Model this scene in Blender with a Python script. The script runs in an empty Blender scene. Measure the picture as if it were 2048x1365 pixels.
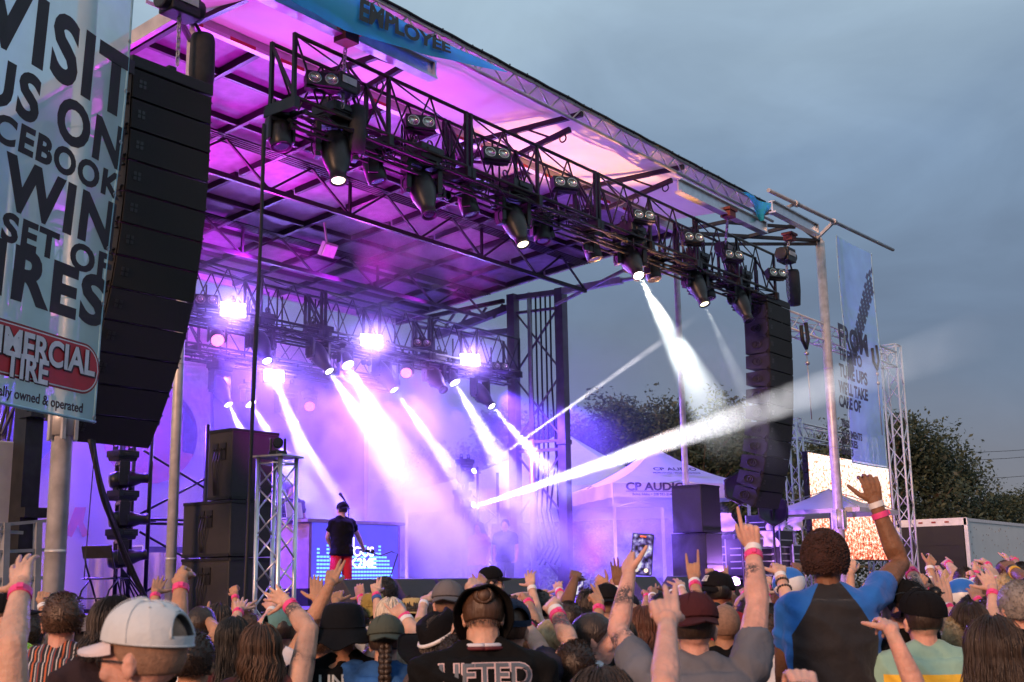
import bpy, bmesh, math, random
from mathutils import Vector, Matrix, Euler, noise as mnoise
V=Vector; R=math.radians; PI=math.pi
random.seed(7)
SC=bpy.context.scene; COL=SC.collection
def lin(r,g,b):
    f=lambda c:(c/255/12.92) if c/255<=.04045 else ((c/255+.055)/1.055)**2.4
    return (f(r),f(g),f(b),1)
# ---------------------------------------------------------------- camera
PSI,PITCH,ROLL=R(37.5),R(11.44),R(0.9); CAM=V((0,0,1.8)); FPX=2400.0
FW=V((math.cos(PSI)*math.cos(PITCH),math.sin(PSI)*math.cos(PITCH),math.sin(PITCH)))
_r0=V((math.sin(PSI),-math.cos(PSI),0)); _u0=_r0.cross(FW)
RT=_r0*math.cos(ROLL)-_u0*math.sin(ROLL); UP=_u0*math.cos(ROLL)+_r0*math.sin(ROLL)
cd=bpy.data.cameras.new('camera'); cam=bpy.data.objects.new('camera',cd); COL.objects.link(cam)
cd.sensor_width=36; cd.lens=36*FPX/2048; cd.clip_start=.05; cd.clip_end=2000; cd.dof.use_dof=True; cd.dof.focus_distance=17; cd.dof.aperture_fstop=6.3
m=Matrix.Identity(4)
for i in range(3): m[i][0]=RT[i]; m[i][1]=UP[i]; m[i][2]=-FW[i]; m[i][3]=CAM[i]
cam.matrix_world=m; SC.camera=cam
def ray(x,y): return FW*FPX+RT*(x-1024)+UP*(682.5-y)
def on(ax,val,x,y):            # where the sight line through a photo pixel meets a plane of the place
    d=ray(x,y); return CAM+d*((val-CAM[ax])/d[ax])
def at(x,y,dep): return CAM+ray(x,y)*(dep/FPX)
# ---------------------------------------------------------------- world, sun, exposure
SC.view_settings.view_transform='Standard'; SC.view_settings.look='None'; SC.view_settings.exposure=0; SC.view_settings.gamma=1
SC.render.engine='CYCLES'; cy=SC.cycles
cy.use_denoising=True; cy.max_bounces=6; cy.diffuse_bounces=2; cy.glossy_bounces=2; cy.transmission_bounces=4
cy.transparent_max_bounces=24; cy.volume_bounces=0; cy.sample_clamp_indirect=6; cy.caustics_reflective=False; cy.caustics_refractive=False
cy.use_adaptive_sampling=True; cy.adaptive_threshold=.02
try: cy.volume_step_rate=1.0; cy.volume_max_steps=64
except Exception: pass
SUN_AZ,SUN_EL=R(188),R(17)
w=bpy.data.worlds.new('World'); SC.world=w; w.use_nodes=True; nt=w.node_tree; N=nt.nodes; L=nt.links; N.clear()
out=N.new('ShaderNodeOutputWorld'); bg=N.new('ShaderNodeBackground'); bg2=N.new('ShaderNodeBackground'); add=N.new('ShaderNodeAddShader')
sky=N.new('ShaderNodeTexSky'); sky.sky_type='NISHITA'; sky.sun_disc=False; sky.sun_elevation=SUN_EL; sky.sun_rotation=PI/2-SUN_AZ
bg2.inputs['Strength'].default_value=.006; L.new(sky.outputs[0],bg2.inputs['Color'])
tc=N.new('ShaderNodeTexCoord'); sp=N.new('ShaderNodeSeparateXYZ'); L.new(tc.outputs['Generated'],sp.inputs[0])
mp=N.new('ShaderNodeMapping'); mp.inputs['Scale'].default_value=(1.5,1.5,3.0); mp.inputs['Rotation'].default_value=(.12,.1,.3); L.new(tc.outputs['Generated'],mp.inputs[0])
nz=N.new('ShaderNodeTexNoise'); nz.inputs['Scale'].default_value=1.5; nz.inputs['Detail'].default_value=6; nz.inputs['Roughness'].default_value=.5; nz.inputs['Distortion'].default_value=.5; L.new(mp.outputs[0],nz.inputs['Vector'])
ma=N.new('ShaderNodeMath'); ma.operation='MULTIPLY_ADD'; ma.inputs[1].default_value=.30; L.new(nz.outputs['Fac'],ma.inputs[0])
mb_=N.new('ShaderNodeMath'); mb_.operation='ADD'; mb_.inputs[1].default_value=-.15; L.new(sp.outputs['Z'],mb_.inputs[0]); L.new(mb_.outputs[0],ma.inputs[2])
cr=N.new('ShaderNodeValToRGB'); L.new(ma.outputs[0],cr.inputs[0]); el=cr.color_ramp.elements
for k,(p,c) in enumerate([(0,(128,126,136)),(.09,(112,115,130)),(.2,(108,125,150)),(.31,(126,149,176)),(.42,(158,181,202)),(.55,(178,202,215)),(1,(152,172,192))]):
    e=el[k] if k<2 else el.new(p)
    e.position=p; e.color=lin(*c)
nz2=N.new('ShaderNodeTexNoise'); nz2.inputs['Scale'].default_value=3.2; nz2.inputs['Detail'].default_value=8; nz2.inputs['Roughness'].default_value=.55; nz2.inputs['Distortion'].default_value=.8; L.new(mp.outputs[0],nz2.inputs['Vector'])
mr=N.new('ShaderNodeMapRange'); mr.inputs[1].default_value=.35; mr.inputs[2].default_value=.75; mr.inputs[3].default_value=.90; mr.inputs[4].default_value=1.13; L.new(nz2.outputs['Fac'],mr.inputs[0])
mx=N.new('ShaderNodeMix'); mx.data_type='RGBA'; mx.blend_type='MULTIPLY'; mx.inputs[0].default_value=1; L.new(cr.outputs[0],mx.inputs[6]); L.new(mr.outputs[0],mx.inputs[7])
L.new(mx.outputs[2],bg.inputs['Color']); bg.inputs['Strength'].default_value=1.0
L.new(bg.outputs[0],add.inputs[0]); L.new(bg2.outputs[0],add.inputs[1]); L.new(add.outputs[0],out.inputs['Surface'])
sl=bpy.data.lights.new('sun','SUN'); sl.energy=3.3; sl.angle=R(14); sl.color=(1,.52,.31)
so=bpy.data.objects.new('sun',sl); COL.objects.link(so)
so.rotation_euler=V((math.cos(SUN_AZ)*math.cos(SUN_EL),math.sin(SUN_AZ)*math.cos(SUN_EL),math.sin(SUN_EL))).to_track_quat('Z','Y').to_euler()
# ---------------------------------------------------------------- materials
MATS={}
def mat(name,col=(.5,.5,.5),rough=.6,metal=0,var=.18,scale=9,bump=.0,bscale=None,emit=None,estr=0,trans=0,stretch=None,spec=.5,alpha=None,sheen=0):
    if name in MATS: return MATS[name]
    mt=bpy.data.materials.new(name); mt.use_nodes=True; nt=mt.node_tree; N=nt.nodes; L=nt.links
    b=N['Principled BSDF']; c=tuple(col[:3])+(1,)
    b.inputs['Roughness'].default_value=rough; b.inputs['Metallic'].default_value=metal; b.inputs['Specular IOR Level'].default_value=spec
    if sheen: b.inputs['Sheen Weight'].default_value=sheen
    tc=N.new('ShaderNodeTexCoord'); vec=tc.outputs['Object']
    if stretch:
        mp=N.new('ShaderNodeMapping'); mp.inputs['Scale'].default_value=stretch; L.new(vec,mp.inputs[0]); vec=mp.outputs[0]
    nz=N.new('ShaderNodeTexNoise'); nz.inputs['Scale'].default_value=scale; nz.inputs['Detail'].default_value=5; L.new(vec,nz.inputs['Vector'])
    mr=N.new('ShaderNodeMapRange'); mr.inputs[1].default_value=.25; mr.inputs[2].default_value=.75; mr.inputs[3].default_value=1-var; mr.inputs[4].default_value=1+var; L.new(nz.outputs['Fac'],mr.inputs[0])
    mx=N.new('ShaderNodeMix'); mx.data_type='RGBA'; mx.blend_type='MULTIPLY'; mx.inputs[0].default_value=1; mx.inputs[6].default_value=c; L.new(mr.outputs[0],mx.inputs[7])
    L.new(mx.outputs[2],b.inputs['Base Color'])
    m2=N.new('ShaderNodeMapRange'); m2.inputs[3].default_value=max(.02,rough-.12); m2.inputs[4].default_value=min(1,rough+.15); L.new(nz.outputs['Fac'],m2.inputs[0]); L.new(m2.outputs[0],b.inputs['Roughness'])
    if bump:
        n2=N.new('ShaderNodeTexNoise'); n2.inputs['Scale'].default_value=bscale or scale*3; n2.inputs['Detail'].default_value=4; L.new(vec,n2.inputs['Vector'])
        bp=N.new('ShaderNodeBump'); bp.inputs['Strength'].default_value=bump; bp.inputs['Distance'].default_value=.02; L.new(n2.outputs['Fac'],bp.inputs['Height']); L.new(bp.outputs[0],b.inputs['Normal'])
    if emit: b.inputs['Emission Color'].default_value=tuple(emit[:3])+(1,); b.inputs['Emission Strength'].default_value=estr
    if trans:
        t=N.new('ShaderNodeBsdfTranslucent'); L.new(mx.outputs[2],t.inputs['Color']); ms=N.new('ShaderNodeMixShader'); ms.inputs[0].default_value=trans
        L.new(b.outputs[0],ms.inputs[1]); L.new(t.outputs[0],ms.inputs[2]); L.new(ms.outputs[0],N['Material Output'].inputs['Surface'])
    if alpha is not None: b.inputs['Alpha'].default_value=alpha
    mt['col']=list(c); MATS[name]=mt; return mt
def meshy(name,col,gap,trans=.35):   # woven mesh vinyl: thin threads and open holes
    mt=mat(name,col,.55,0,.12,2.5,trans=trans); nt=mt.node_tree; N=nt.nodes; L=nt.links; o=N['Material Output']; s=o.inputs['Surface'].links[0].from_socket
    t=N.new('ShaderNodeBsdfTransparent'); ms=N.new('ShaderNodeMixShader'); ms.inputs[0].default_value=gap; L.new(s,ms.inputs[1]); L.new(t.outputs[0],ms.inputs[2]); L.new(ms.outputs[0],o.inputs['Surface']); return mt
M=dict(
 black_metal=mat('black_metal',(.018,.018,.022),.42,.3,.3,14), truss_black=mat('truss_black',(.03,.031,.036),.36,.5,.3,8),
 black_plastic=mat('black_plastic',(.016,.016,.019),.38,0,.3,16,.1), speaker_black=mat('speaker_black',(.02,.019,.022),.62,0,.35,22,.25,160),
 grille=mat('grille',(.006,.006,.007),.65,.0,.4,60,.5,300), cable=mat('cable',(.012,.012,.014),.6,0,.2,20),
 galv=mat('galvanised',(.52,.51,.52),.42,.30,.28,7,.08), steel=mat('steel',(.42,.42,.45),.42,.7,.28,6,.05), alu=mat('alu',(.72,.72,.74),.33,.85,.15,8),
 white_truss=mat('white_truss',(.75,.75,.78),.4,.3,.12,6), grey_paint=mat('grey_paint',(.30,.31,.33),.5,.2,.2,6), roof_grey=mat('roof_grey',(.17,.15,.18),.62,.1,.35,5,.12,40),
 roof_beam=mat('roof_beam',(.018,.016,.02),.5,.2,.25,6), roof_edge=mat('roof_edge',(.48,.46,.47),.45,.3,.2,5), canopy=mat('canopy',(.52,.47,.47),.6,0,.10,1.2,.1,3,trans=.25),
 white_vinyl=mat('white_vinyl',(.74,.73,.74),.5,0,.08,3,trans=.3), deck=mat('deck',(.09,.085,.09),.55,0,.35,5,.1), skirt=mat('skirt',(.015,.015,.018),.8,0,.3,6,.2),
 concrete=mat('concrete_grey',(.33,.33,.33),.7,0,.25,6,.1), chrome=mat('chrome',(.8,.8,.82),.16,1,.05,8), lens=mat('lens_glass',(.03,.035,.04),.06,0,.2,6,spec=.9), reflector=mat('reflector',(.78,.75,.66),.16,.9,.15,20),
 rubber=mat('rubber',(.02,.02,.02),.7), red=mat('red_paint',(.45,.02,.02),.45), pole_cap=mat('pole_cap',(.55,.55,.56),.4,.7), wood=mat('ply',(.30,.20,.11),.6,0,.3,4),
 hoist=mat('hoist_black',(.022,.022,.026),.45,.1,.3,12,.2), bag=mat('chain_bag',(.035,.035,.04),.75,0,.35,9,.4,18), label=mat('white_label',(.7,.7,.7),.5),
 lens_white=mat('lit_lens_white',(1,1,1),.3,emit=(1,.96,.92),estr=14), lens_warm=mat('lit_lens_warm',(1,1,1),.3,emit=(1,.95,.55),estr=3.2),
 lens_pink=mat('lit_led_pink',(.8,.2,.5),.3,emit=(1,.30,.62),estr=1.6,var=.6,scale=55), strobe=mat('lit_strobe',(1,1,1),.3,emit=(.95,.9,1),estr=30), led_violet=mat('lit_violet',(1,1,1),.3,emit=(.75,.5,1),estr=9),
)
# ---------------------------------------------------------------- builders
def frame(z,x=None):            # rotation whose Z axis follows z
    z=V(z).normalized(); x=V(x) if x else (V((0,0,1)) if abs(z.z)<.95 else V((1,0,0)))
    y=z.cross(x).normalized(); x=y.cross(z); return Matrix((x,y,z)).transposed()
class MB:
    def __init__(s): s.v=[]; s.f=[]; s.mi=[]; s.i=0; s.sm=[]; s.smooth=False
    def add(s,vs,fs):
        n=len(s.v); s.v+=[V(p) for p in vs]
        for f in fs: s.f.append([n+i for i in f]); s.mi.append(s.i); s.sm.append(s.smooth)
        return s
    def box(s,c,d,rot=None,taper=1.0):
        c=V(c); h=V(d)/2; vs=[]
        for z in (-1,1):
            t=taper if z>0 else 1
            for x,y in ((-1,-1),(1,-1),(1,1),(-1,1)):
                p=V((x*h.x*t,y*h.y*t,z*h.z)); vs.append(c+(rot@p if rot else p))
        return s.add(vs,[(0,3,2,1),(4,5,6,7),(0,1,5,4),(1,2,6,5),(2,3,7,6),(3,0,4,7)])
    def bar(s,a,b,r,n=8,r2=None):
        a,b=V(a),V(b); F=frame(b-a); r2=r if r2 is None else r2; vs=[]
        for k in range(n):
            q=2*PI*k/n; d=F@V((math.cos(q),math.sin(q),0)); vs+= [a+d*r,b+d*r2]
        fs=[(2*k,2*((k+1)%n),2*((k+1)%n)+1,2*k+1) for k in range(n)]
        o=s.smooth; s.smooth=True; s.add(vs,fs); s.smooth=False
        n0=len(s.v)-2*n; s.f.append([n0+2*k for k in range(n)][::-1]); s.f.append([n0+2*k+1 for k in range(n)]); s.mi+=[s.i]*2; s.sm+=[False]*2; s.smooth=o; return s
    def sq(s,a,b,w,h=None,up=(0,0,1)):
        a,b=V(a),V(b); h=h or w; z=(b-a).normalized(); u=V(up); 
        if abs(z.dot(u))>.97: u=V((1,0,0))
        x=z.cross(u).normalized(); y=x.cross(z)
        return s.box((a+b)/2,(w,h,(b-a).length),Matrix((x,y,z)).transposed())
    def tube(s,pts,r,n=6,caps=True):
        pts=[V(p) for p in pts]; m=len(pts); rs=r if isinstance(r,(list,tuple)) else [r]*m; vs=[]; F=None
        for i,p in enumerate(pts):
            t=(pts[min(i+1,m-1)]-pts[max(i-1,0)])
            if t.length<1e-9: t=V((0,0,1))
            t.normalize()
            if F is None: F=frame(t)
            else:
                x=F.col[0]; x=(x-t*x.dot(t)).normalized(); y=t.cross(x); F=Matrix((x,y,t)).transposed()
            for k in range(n):
                q=2*PI*k/n; vs.append(p+F@V((math.cos(q)*rs[i],math.sin(q)*rs[i],0)))
        fs=[(i*n+k,i*n+(k+1)%n,(i+1)*n+(k+1)%n,(i+1)*n+k) for i in range(m-1) for k in range(n)]
        if caps: fs+= [tuple(range(n))[::-1],tuple((m-1)*n+k for k in range(n))]
        o=s.smooth; s.smooth=True; s.add(vs,fs); s.smooth=o; return s
    def lathe(s,prof,mtx=None,n=16,sy=1.0):
        mtx=mtx or Matrix.Identity(4); vs=[]; m=len(prof)
        for r,z in prof:
            for k in range(n): q=2*PI*k/n; vs.append(mtx@V((r*math.cos(q),r*math.sin(q)*sy,z)))
        fs=[(i*n+k,i*n+(k+1)%n,(i+1)*n+(k+1)%n,(i+1)*n+k) for i in range(m-1) for k in range(n)]
        fs+= [tuple(range(n))[::-1],tuple((m-1)*n+k for k in range(n))]
        o=s.smooth; s.smooth=True; s.add(vs,fs); s.smooth=o; return s
    def prism(s,poly,mtx,d):      # polygon in the local XY plane, thickness d along local Z
        n=len(poly); vs=[mtx@V((x,y,0)) for x,y in poly]+[mtx@V((x,y,d)) for x,y in poly]
        return s.add(vs,[tuple(range(n))[::-1],tuple(range(n,2*n))]+[(k,(k+1)%n,n+(k+1)%n,n+k) for k in range(n)])
    def grid(s,fn,nu,nv):
        vs=[fn(i/nu,j/nv) for j in range(nv+1) for i in range(nu+1)]; w=nu+1
        o=s.smooth; s.smooth=True; s.add(vs,[(j*w+i,j*w+i+1,(j+1)*w+i+1,(j+1)*w+i) for j in range(nv) for i in range(nu)]); s.smooth=o; return s
    def truss(s,a,b,w,h,up=(0,0,1),bay=.5,rc=.025,rb=.012,n=6,tri=False):
        a,b=V(a),V(b); z=(b-a).normalized(); u=V(up); x=z.cross(u).normalized(); u=x.cross(z)
        cs=[x*(-w/2)+u*(-h/2),x*(w/2)+u*(-h/2),x*(w/2)+u*(h/2),x*(-w/2)+u*(h/2)]
        if tri: cs=[x*(-w/2)-u*(h/2),x*(w/2)-u*(h/2),u*(h/2)]
        Ln=(b-a).length; nb=max(1,round(Ln/bay)); m=len(cs)
        for c in cs: s.bar(a+c,b+c,rc,n)
        for k in range(m):
            for j in range(nb):
                p,q=(cs[k],cs[(k+1)%m]) if j%2 else (cs[(k+1)%m],cs[k])
                s.bar(a+z*(Ln*j/nb)+p,a+z*(Ln*(j+1)/nb)+q,rb,5)
            s.bar(a+cs[k],a+cs[(k+1)%m],rb*1.3,5); s.bar(b+cs[k],b+cs[(k+1)%m],rb*1.3,5)
        return s
    def ball(s,c,r,n=10,sc=(1,1,1)):
        c=V(c); prof=[(max(1e-4,r*math.sin(PI*i/n)),-r*math.cos(PI*i/n)) for i in range(n+1)]
        return s.lathe(prof,Matrix.Translation(c)@Matrix.Diagonal((*sc,1)),n=max(8,n+2))
    def build(s,name,mats,parent=None,world=True,bevel=0,fix=False):
        me=bpy.data.meshes.new(name); vs=s.v
        if parent and world:
            im=WM[parent.name].inverted(); vs=[im@p for p in s.v]
        me.from_pydata([tuple(p) for p in vs],[],s.f)
        mats=mats if isinstance(mats,(list,tuple)) else [mats]
        for mm in mats: me.materials.append(M[mm] if isinstance(mm,str) else mm)
        me.polygons.foreach_set('material_index',s.mi); me.polygons.foreach_set('use_smooth',s.sm); me.update()
        if fix:
            bm=bmesh.new(); bm.from_mesh(me); bmesh.ops.recalc_face_normals(bm,faces=bm.faces); bm.to_mesh(me); bm.free()
        o=bpy.data.objects.new(name,me); COL.objects.link(o)
        if parent: o.parent=parent; WM[o.name]=WM[parent.name].copy()
        else: WM[o.name]=Matrix.Identity(4)
        if bevel:
            bv=o.modifiers.new('edge','BEVEL'); bv.width=bevel; bv.segments=2; bv.limit_method='ANGLE'
        return o
WM={}
def tag(o,label,cat,group=None,kind=None):
    if label: o['label']=label
    if cat: o['category']=cat
    if group: o['group']=group
    if kind: o['kind']=kind
    return o
def thing(name,label,cat,loc=(0,0,0),rz=0,group=None,rot=None):
    o=bpy.data.objects.new(name,None); COL.objects.link(o); o.empty_display_size=.2
    mw=Matrix.Translation(V(loc))@(rot.to_4x4() if rot else Matrix.Rotation(rz,4,'Z')); o.matrix_world=mw; WM[o.name]=mw
    return tag(o,label,cat,group)
def structure(o): o['kind']='structure'; return o
def copy_tree(o,label=None,parent=None):
    c=o.copy(); COL.objects.link(c)
    if parent: c.parent=parent
    if label: c['label']=label
    WM[c.name]=WM.get(o.name,Matrix.Identity(4))
    for ch in list(o.children): copy_tree(ch,None,c)
    return c
def place(o,mw): o.matrix_world=mw; WM[o.name]=mw.copy(); return o
def text(body,size,mtl,mtx,parent,name='lettering',depth=.002,bold=.0,sx=1.0,align='LEFT',curve_fn=None,spacing=1.0,shear=0):
    cu=bpy.data.curves.new(name,'FONT'); cu.body=body; cu.size=size; cu.extrude=depth; cu.offset=bold*size; cu.align_x=align; cu.space_character=spacing; cu.shear=shear; cu.resolution_u=4
    t=bpy.data.objects.new('t',cu); COL.objects.link(t); dg=bpy.context.evaluated_depsgraph_get(); me=bpy.data.meshes.new_from_object(t.evaluated_get(dg)); bpy.data.objects.remove(t); bpy.data.curves.remove(cu)
    im=WM[parent.name].inverted() if parent else Matrix.Identity(4)
    for v in me.vertices:
        p=V((v.co.x*sx,v.co.y,v.co.z)); p=curve_fn(p) if curve_fn else mtx@p; v.co=im@p
    me.materials.clear(); me.materials.append(M[mtl] if isinstance(mtl,str) else mtl)
    o=bpy.data.objects.new(name,me); COL.objects.link(o); o.parent=parent
    if parent: WM[o.name]=WM[parent.name].copy()
    return o
def lamp(kind,loc,col,energy,target=None,size=.1,cone=30,blend=.3,parent=None,sizey=None,name='lamp_light'):
    l=bpy.data.lights.new(name,kind); l.energy=energy; l.color=col
    if kind=='SPOT': l.spot_size=R(cone); l.spot_blend=blend; l.shadow_soft_size=size
    elif kind=='AREA': l.size=size; 
    else: l.shadow_soft_size=size
    o=bpy.data.objects.new(name,l); COL.objects.link(o); loc=V(loc)
    q=(V(target)-loc).to_track_quat('-Z','Y').to_matrix().to_4x4() if target is not None else Matrix.Identity(4)
    o.matrix_world=Matrix.Translation(loc)@q; return o
ORD=['first','second','third','fourth','fifth','sixth','seventh','eighth','ninth','tenth','eleventh','twelfth','thirteenth','fourteenth']
# ---------------------------------------------------------------- the ground
g=MB(); g.grid(lambda u,v:V((-300+900*u,-300+900*v,0)),60,60)
structure(g.build('ground',mat('ground_asphalt',(.055,.055,.055),.85,0,.35,.8,.3,30)))
# ================================================================ the mobile stage: deck, roof, masts, poles
ST=thing('concert_stage','large mobile stage with raised deck, grey panelled roof, front canopy and steel masts','stage',(15.15,16,0))
DZ=1.5
b=MB(); b.box((15.15,16.2,DZ-.08),(12.6,12,.16)); b.build('deck','deck',ST)
b=MB(); b.box((15.15,10.17,DZ-.09),(12.66,.06,.2)); b.box((8.82,16.2,DZ-.09),(.06,12,.2)); b.build('deck_edge','steel',ST)
b=MB(); b.box((15.15,10.45,.66),(12.5,.05,1.32)); b.box((9.0,16.3,.66),(.05,11.7,1.32)); b.box((21.3,16.3,.66),(.05,11.7,1.32)); b.box((15.15,22,.66),(12.5,.05,1.32)); b.build('skirt','skirt',ST)
# roof panel between the canopy seam (Y 12) and the back edge (Y 20.3)
def zc(y): return 9.08-(y-12)*.088 if y<15.5 else 8.772-(y-15.5)*.09
X0,X1=8.75,21.55
b=MB()
ys=[12,15.5,20.3]
for ya,yb in zip(ys,ys[1:]):
    b.add([(X0,ya,zc(ya)),(X1,ya,zc(ya)),(X1,yb,zc(yb)),(X0,yb,zc(yb)),(X0,ya,zc(ya)+.1),(X1,ya,zc(ya)+.1),(X1,yb,zc(yb)+.1),(X0,yb,zc(yb)+.1)],[(0,1,2,3),(7,6,5,4),(0,4,5,1),(1,5,6,2),(2,6,7,3),(3,7,4,0)])
b.build('roof_panel','roof_grey',ST)
b=MB()
n=10
for k in range(n+1):
    x=X0+.1+(X1-X0-.2)*k/n
    for ya,yb in ((12.05,15.45),(15.55,20.2)): b.sq((x,ya,zc(ya)-.06),(x,yb,zc(yb)-.06),.075,.11)
for y in (12.9,14.0,16.6,17.8,19.0): b.sq((X0,y,zc(y)-.05),(X1,y,zc(y)-.05),.06,.09)
b.build('roof_rib','roof_beam',ST)
b=MB()
for y in (12.02,20.25): b.sq((X0,y,zc(y)-.02),(X1,y,zc(y)-.02),.1,.2)
for x in (X0,X1): b.sq((x,12,zc(12)-.0),(x,15.5,zc(15.5)),.08,.2); b.sq((x,15.5,zc(15.5)),(x,20.3,zc(20.3)),.08,.2)
b.build('roof_edge_rail','roof_edge',ST)
for yy,dz in ((14.45,.62),(17.3,.55)):            # flat girders hanging under the panel, each with a fluted top rail
    b=MB(); zt=zc(yy)-.1; zb=zt-dz
    for j in range(5): b.sq((X0,yy-.14+j*.07,zt),(X1,yy-.14+j*.07,zt),.022,.03)
    b.sq((X0,yy,zb),(X1,yy,zb),.06,.08)
    nb=14
    for k in range(nb):
        xa=X0+(X1-X0)*k/nb; xb=X0+(X1-X0)*(k+1)/nb
        b.sq((xa,yy,zt if k%2 else zb),(xb,yy,zb if k%2 else zt),.035)
        if k%4==2: b.sq((xa,yy,zt),(xa,yy,zb),.045)
    b.build('roof_girder','roof_beam',ST)
# front canopy with the seam tape and eave truss
EY=9.6; CX0,CX1=8.2,20.55
def cz(y,x=0): return 9.12-(12-y)*.105
b=MB(); b.grid(lambda u,v:V((CX0+(CX1-CX0)*u-(0 if v<.99 else 0)+.35*(v)*(1 if u>.9 else 0),EY+(12-EY)*v,cz(EY+(12-EY)*v)-.07*math.sin(PI*v)*abs(math.sin(PI*u*6)))),72,8)
b.grid(lambda u,v:V((CX0+(CX1-CX0)*u,EY-.02,cz(EY)+.02-.0*v+.06*v)),72,1)
b.build('canopy','canopy',ST)
b=MB(); x=CX0; k=0
while x<CX1:
    b.i=k%2; b.box((x+.22,11.95,cz(12)-.145),(.44,.008,.05)); x+=.44; k+=1
b.build('seam_tape',['white_vinyl','red'],ST)
b=MB(); zl,zu=8.63,8.88
b.bar((CX0,EY,zl),(20.9,EY,zl),.028,8); b.bar((CX0,EY,zu),(20.6,EY,zu),.02,8)
nb=44
for k in range(nb):
    xa=CX0+(20.5-CX0)*k/nb; xb=CX0+(20.5-CX0)*(k+1)/nb; b.bar((xa,EY,zl if k%2 else zu),(xb,EY,zu if k%2 else zl),.013,6)
b.build('eave_truss','steel',ST)
b=MB()
for k in range(60):
    x=CX0+.2+k*.205; b.bar((x,EY-.03,zu+.02),(x+.02,EY-.035,zu+.05+.03*random.random()),.012,5)
b.tube([(CX0+12.35*k/40,EY-.03,zu+.045+.006*math.sin(k*2.1)) for k in range(41)],.022,6); b.build('eave_cord','cable',ST)
for px,py in ((870,128),(1165,228),(1368,342)):    # canopy rafters: paired bars with a little web
    p=on(1,EY,px,py+8); p.z=8.80; q=V((p.x-.05,12,8.86)); lo=V((p.x+.02,EY+.25,8.62)); mid=V((p.x,11.2,8.38))
    b=MB(); b.sq(p,q,.06,.08); b.sq(lo,mid,.06,.08); b.sq(mid,(p.x,12,8.6),.05)
    for t in (.25,.5,.75):
        a=p.lerp(q,.35+t*.4); c=lo.lerp(mid,t); b.sq(a,c,.03)
    for t in (.1,.55): 
        c=lo.lerp(mid,t); b.tube([c+V((0,.06*math.sin(q_),-.03-.06+.06*math.cos(q_))) for q_ in [2*PI*i/12 for i in range(13)]],.012,5)
    b.build('canopy_rafter','roof_beam',ST)
for xa,xb,z in ((7.0,10.95,8.32),(17.25,20.55,8.42),(20.95,23.05,8.95)):   # aluminium hoist beams
    b=MB(); b.box(((xa+xb)/2,EY+.02,z+.11),(xb-xa,.13,.025)); b.box(((xa+xb)/2,EY+.02,z-.11),(xb-xa,.15,.03)); b.box(((xa+xb)/2,EY+.02,z),(xb-xa,.03,.195)); b.box((xb-.03,EY+.02,z),(.03,.14,.19))
    b.build('hoist_beam','alu',ST)
def pole(x,y,zt,r,name,collar=None):
    b=MB(); b.bar((x,y,.12),(x,y,zt),r,20); b.box((x,y,.06),(.5,.5,.12))
    if collar:
        for z in collar: b.bar((x,y,z-.16),(x,y,z+.16),r*1.32,14)
        for z in collar:
            for q in range(6):
                a=2*PI*q/6; b.sq((x+r*1.36*math.cos(a),y+r*1.36*math.sin(a),z-.2),(x+r*1.36*math.cos(a),y+r*1.36*math.sin(a),z+.2),.035)
    b.bar((x,y,zt),(x,y,zt+.12),r*.8,12,r*.35)
    for z in (2.15,4.5,6.2): 
        if z<zt: b.bar((x,y,z-.015),(x,y,z+.015),r*1.06,16)
    return b.build(name,'galv',ST)
pole(8.95,12,8.85,.062,'roof_pole'); pole(21.3,12,8.85,.062,'roof_pole')
pole(6.2,10,9.0,.093,'outer_pole',(3.36,)); pole(24.1,10,9.0,.1,'outer_pole',(3.0,))
for s,xi,xo in ((-1,8.95,6.2),(1,21.35,24.1)):      # wing frames that carry the loudspeaker arrays
    b=MB()
    b.sq((xi,EY+.05,8.98),(xo,10,9.02),.07); b.sq((xi,12,8.98),(xo,10,9.02),.07); b.sq((xi,12,8.72),(xo,10,8.95),.06); b.sq((xi,EY+.05,8.98),(xi,12,8.98),.07); b.sq((xi,10.9,8.98),((xi+xo)/2,9.95,9.0),.06)
    b.sq(((xi+xo)/2,9.9,9.05),((xi+xo)/2,11.2,9.0),.07)
    for t in (.4,.75):
        c=V((xi,12,8.72)).lerp(V((xo,10,8.95)),t); b.tube([c+V((.1*math.sin(q_),0,-.04-.1+.1*math.cos(q_))) for q_ in [2*PI*i/12 for i in range(13)]],.012,5)
    b.build('wing_frame','truss_black',ST)
b=MB(); a=on(1,9.5,1537,381); c=on(1,9.5,1786,500); b.bar(a,c,.042,12)
for px,py in ((1592,408),(1668,444)):
    p=on(1,9.5,px,py); b.bar(p-V((.06,0,0)),p+V((.06,0,0)),.065,10); b.sq(p,(p.x-.35 if px<1600 else p.x,9.9,8.98),.06)
b.build('banner_pipe','steel',ST)
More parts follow.
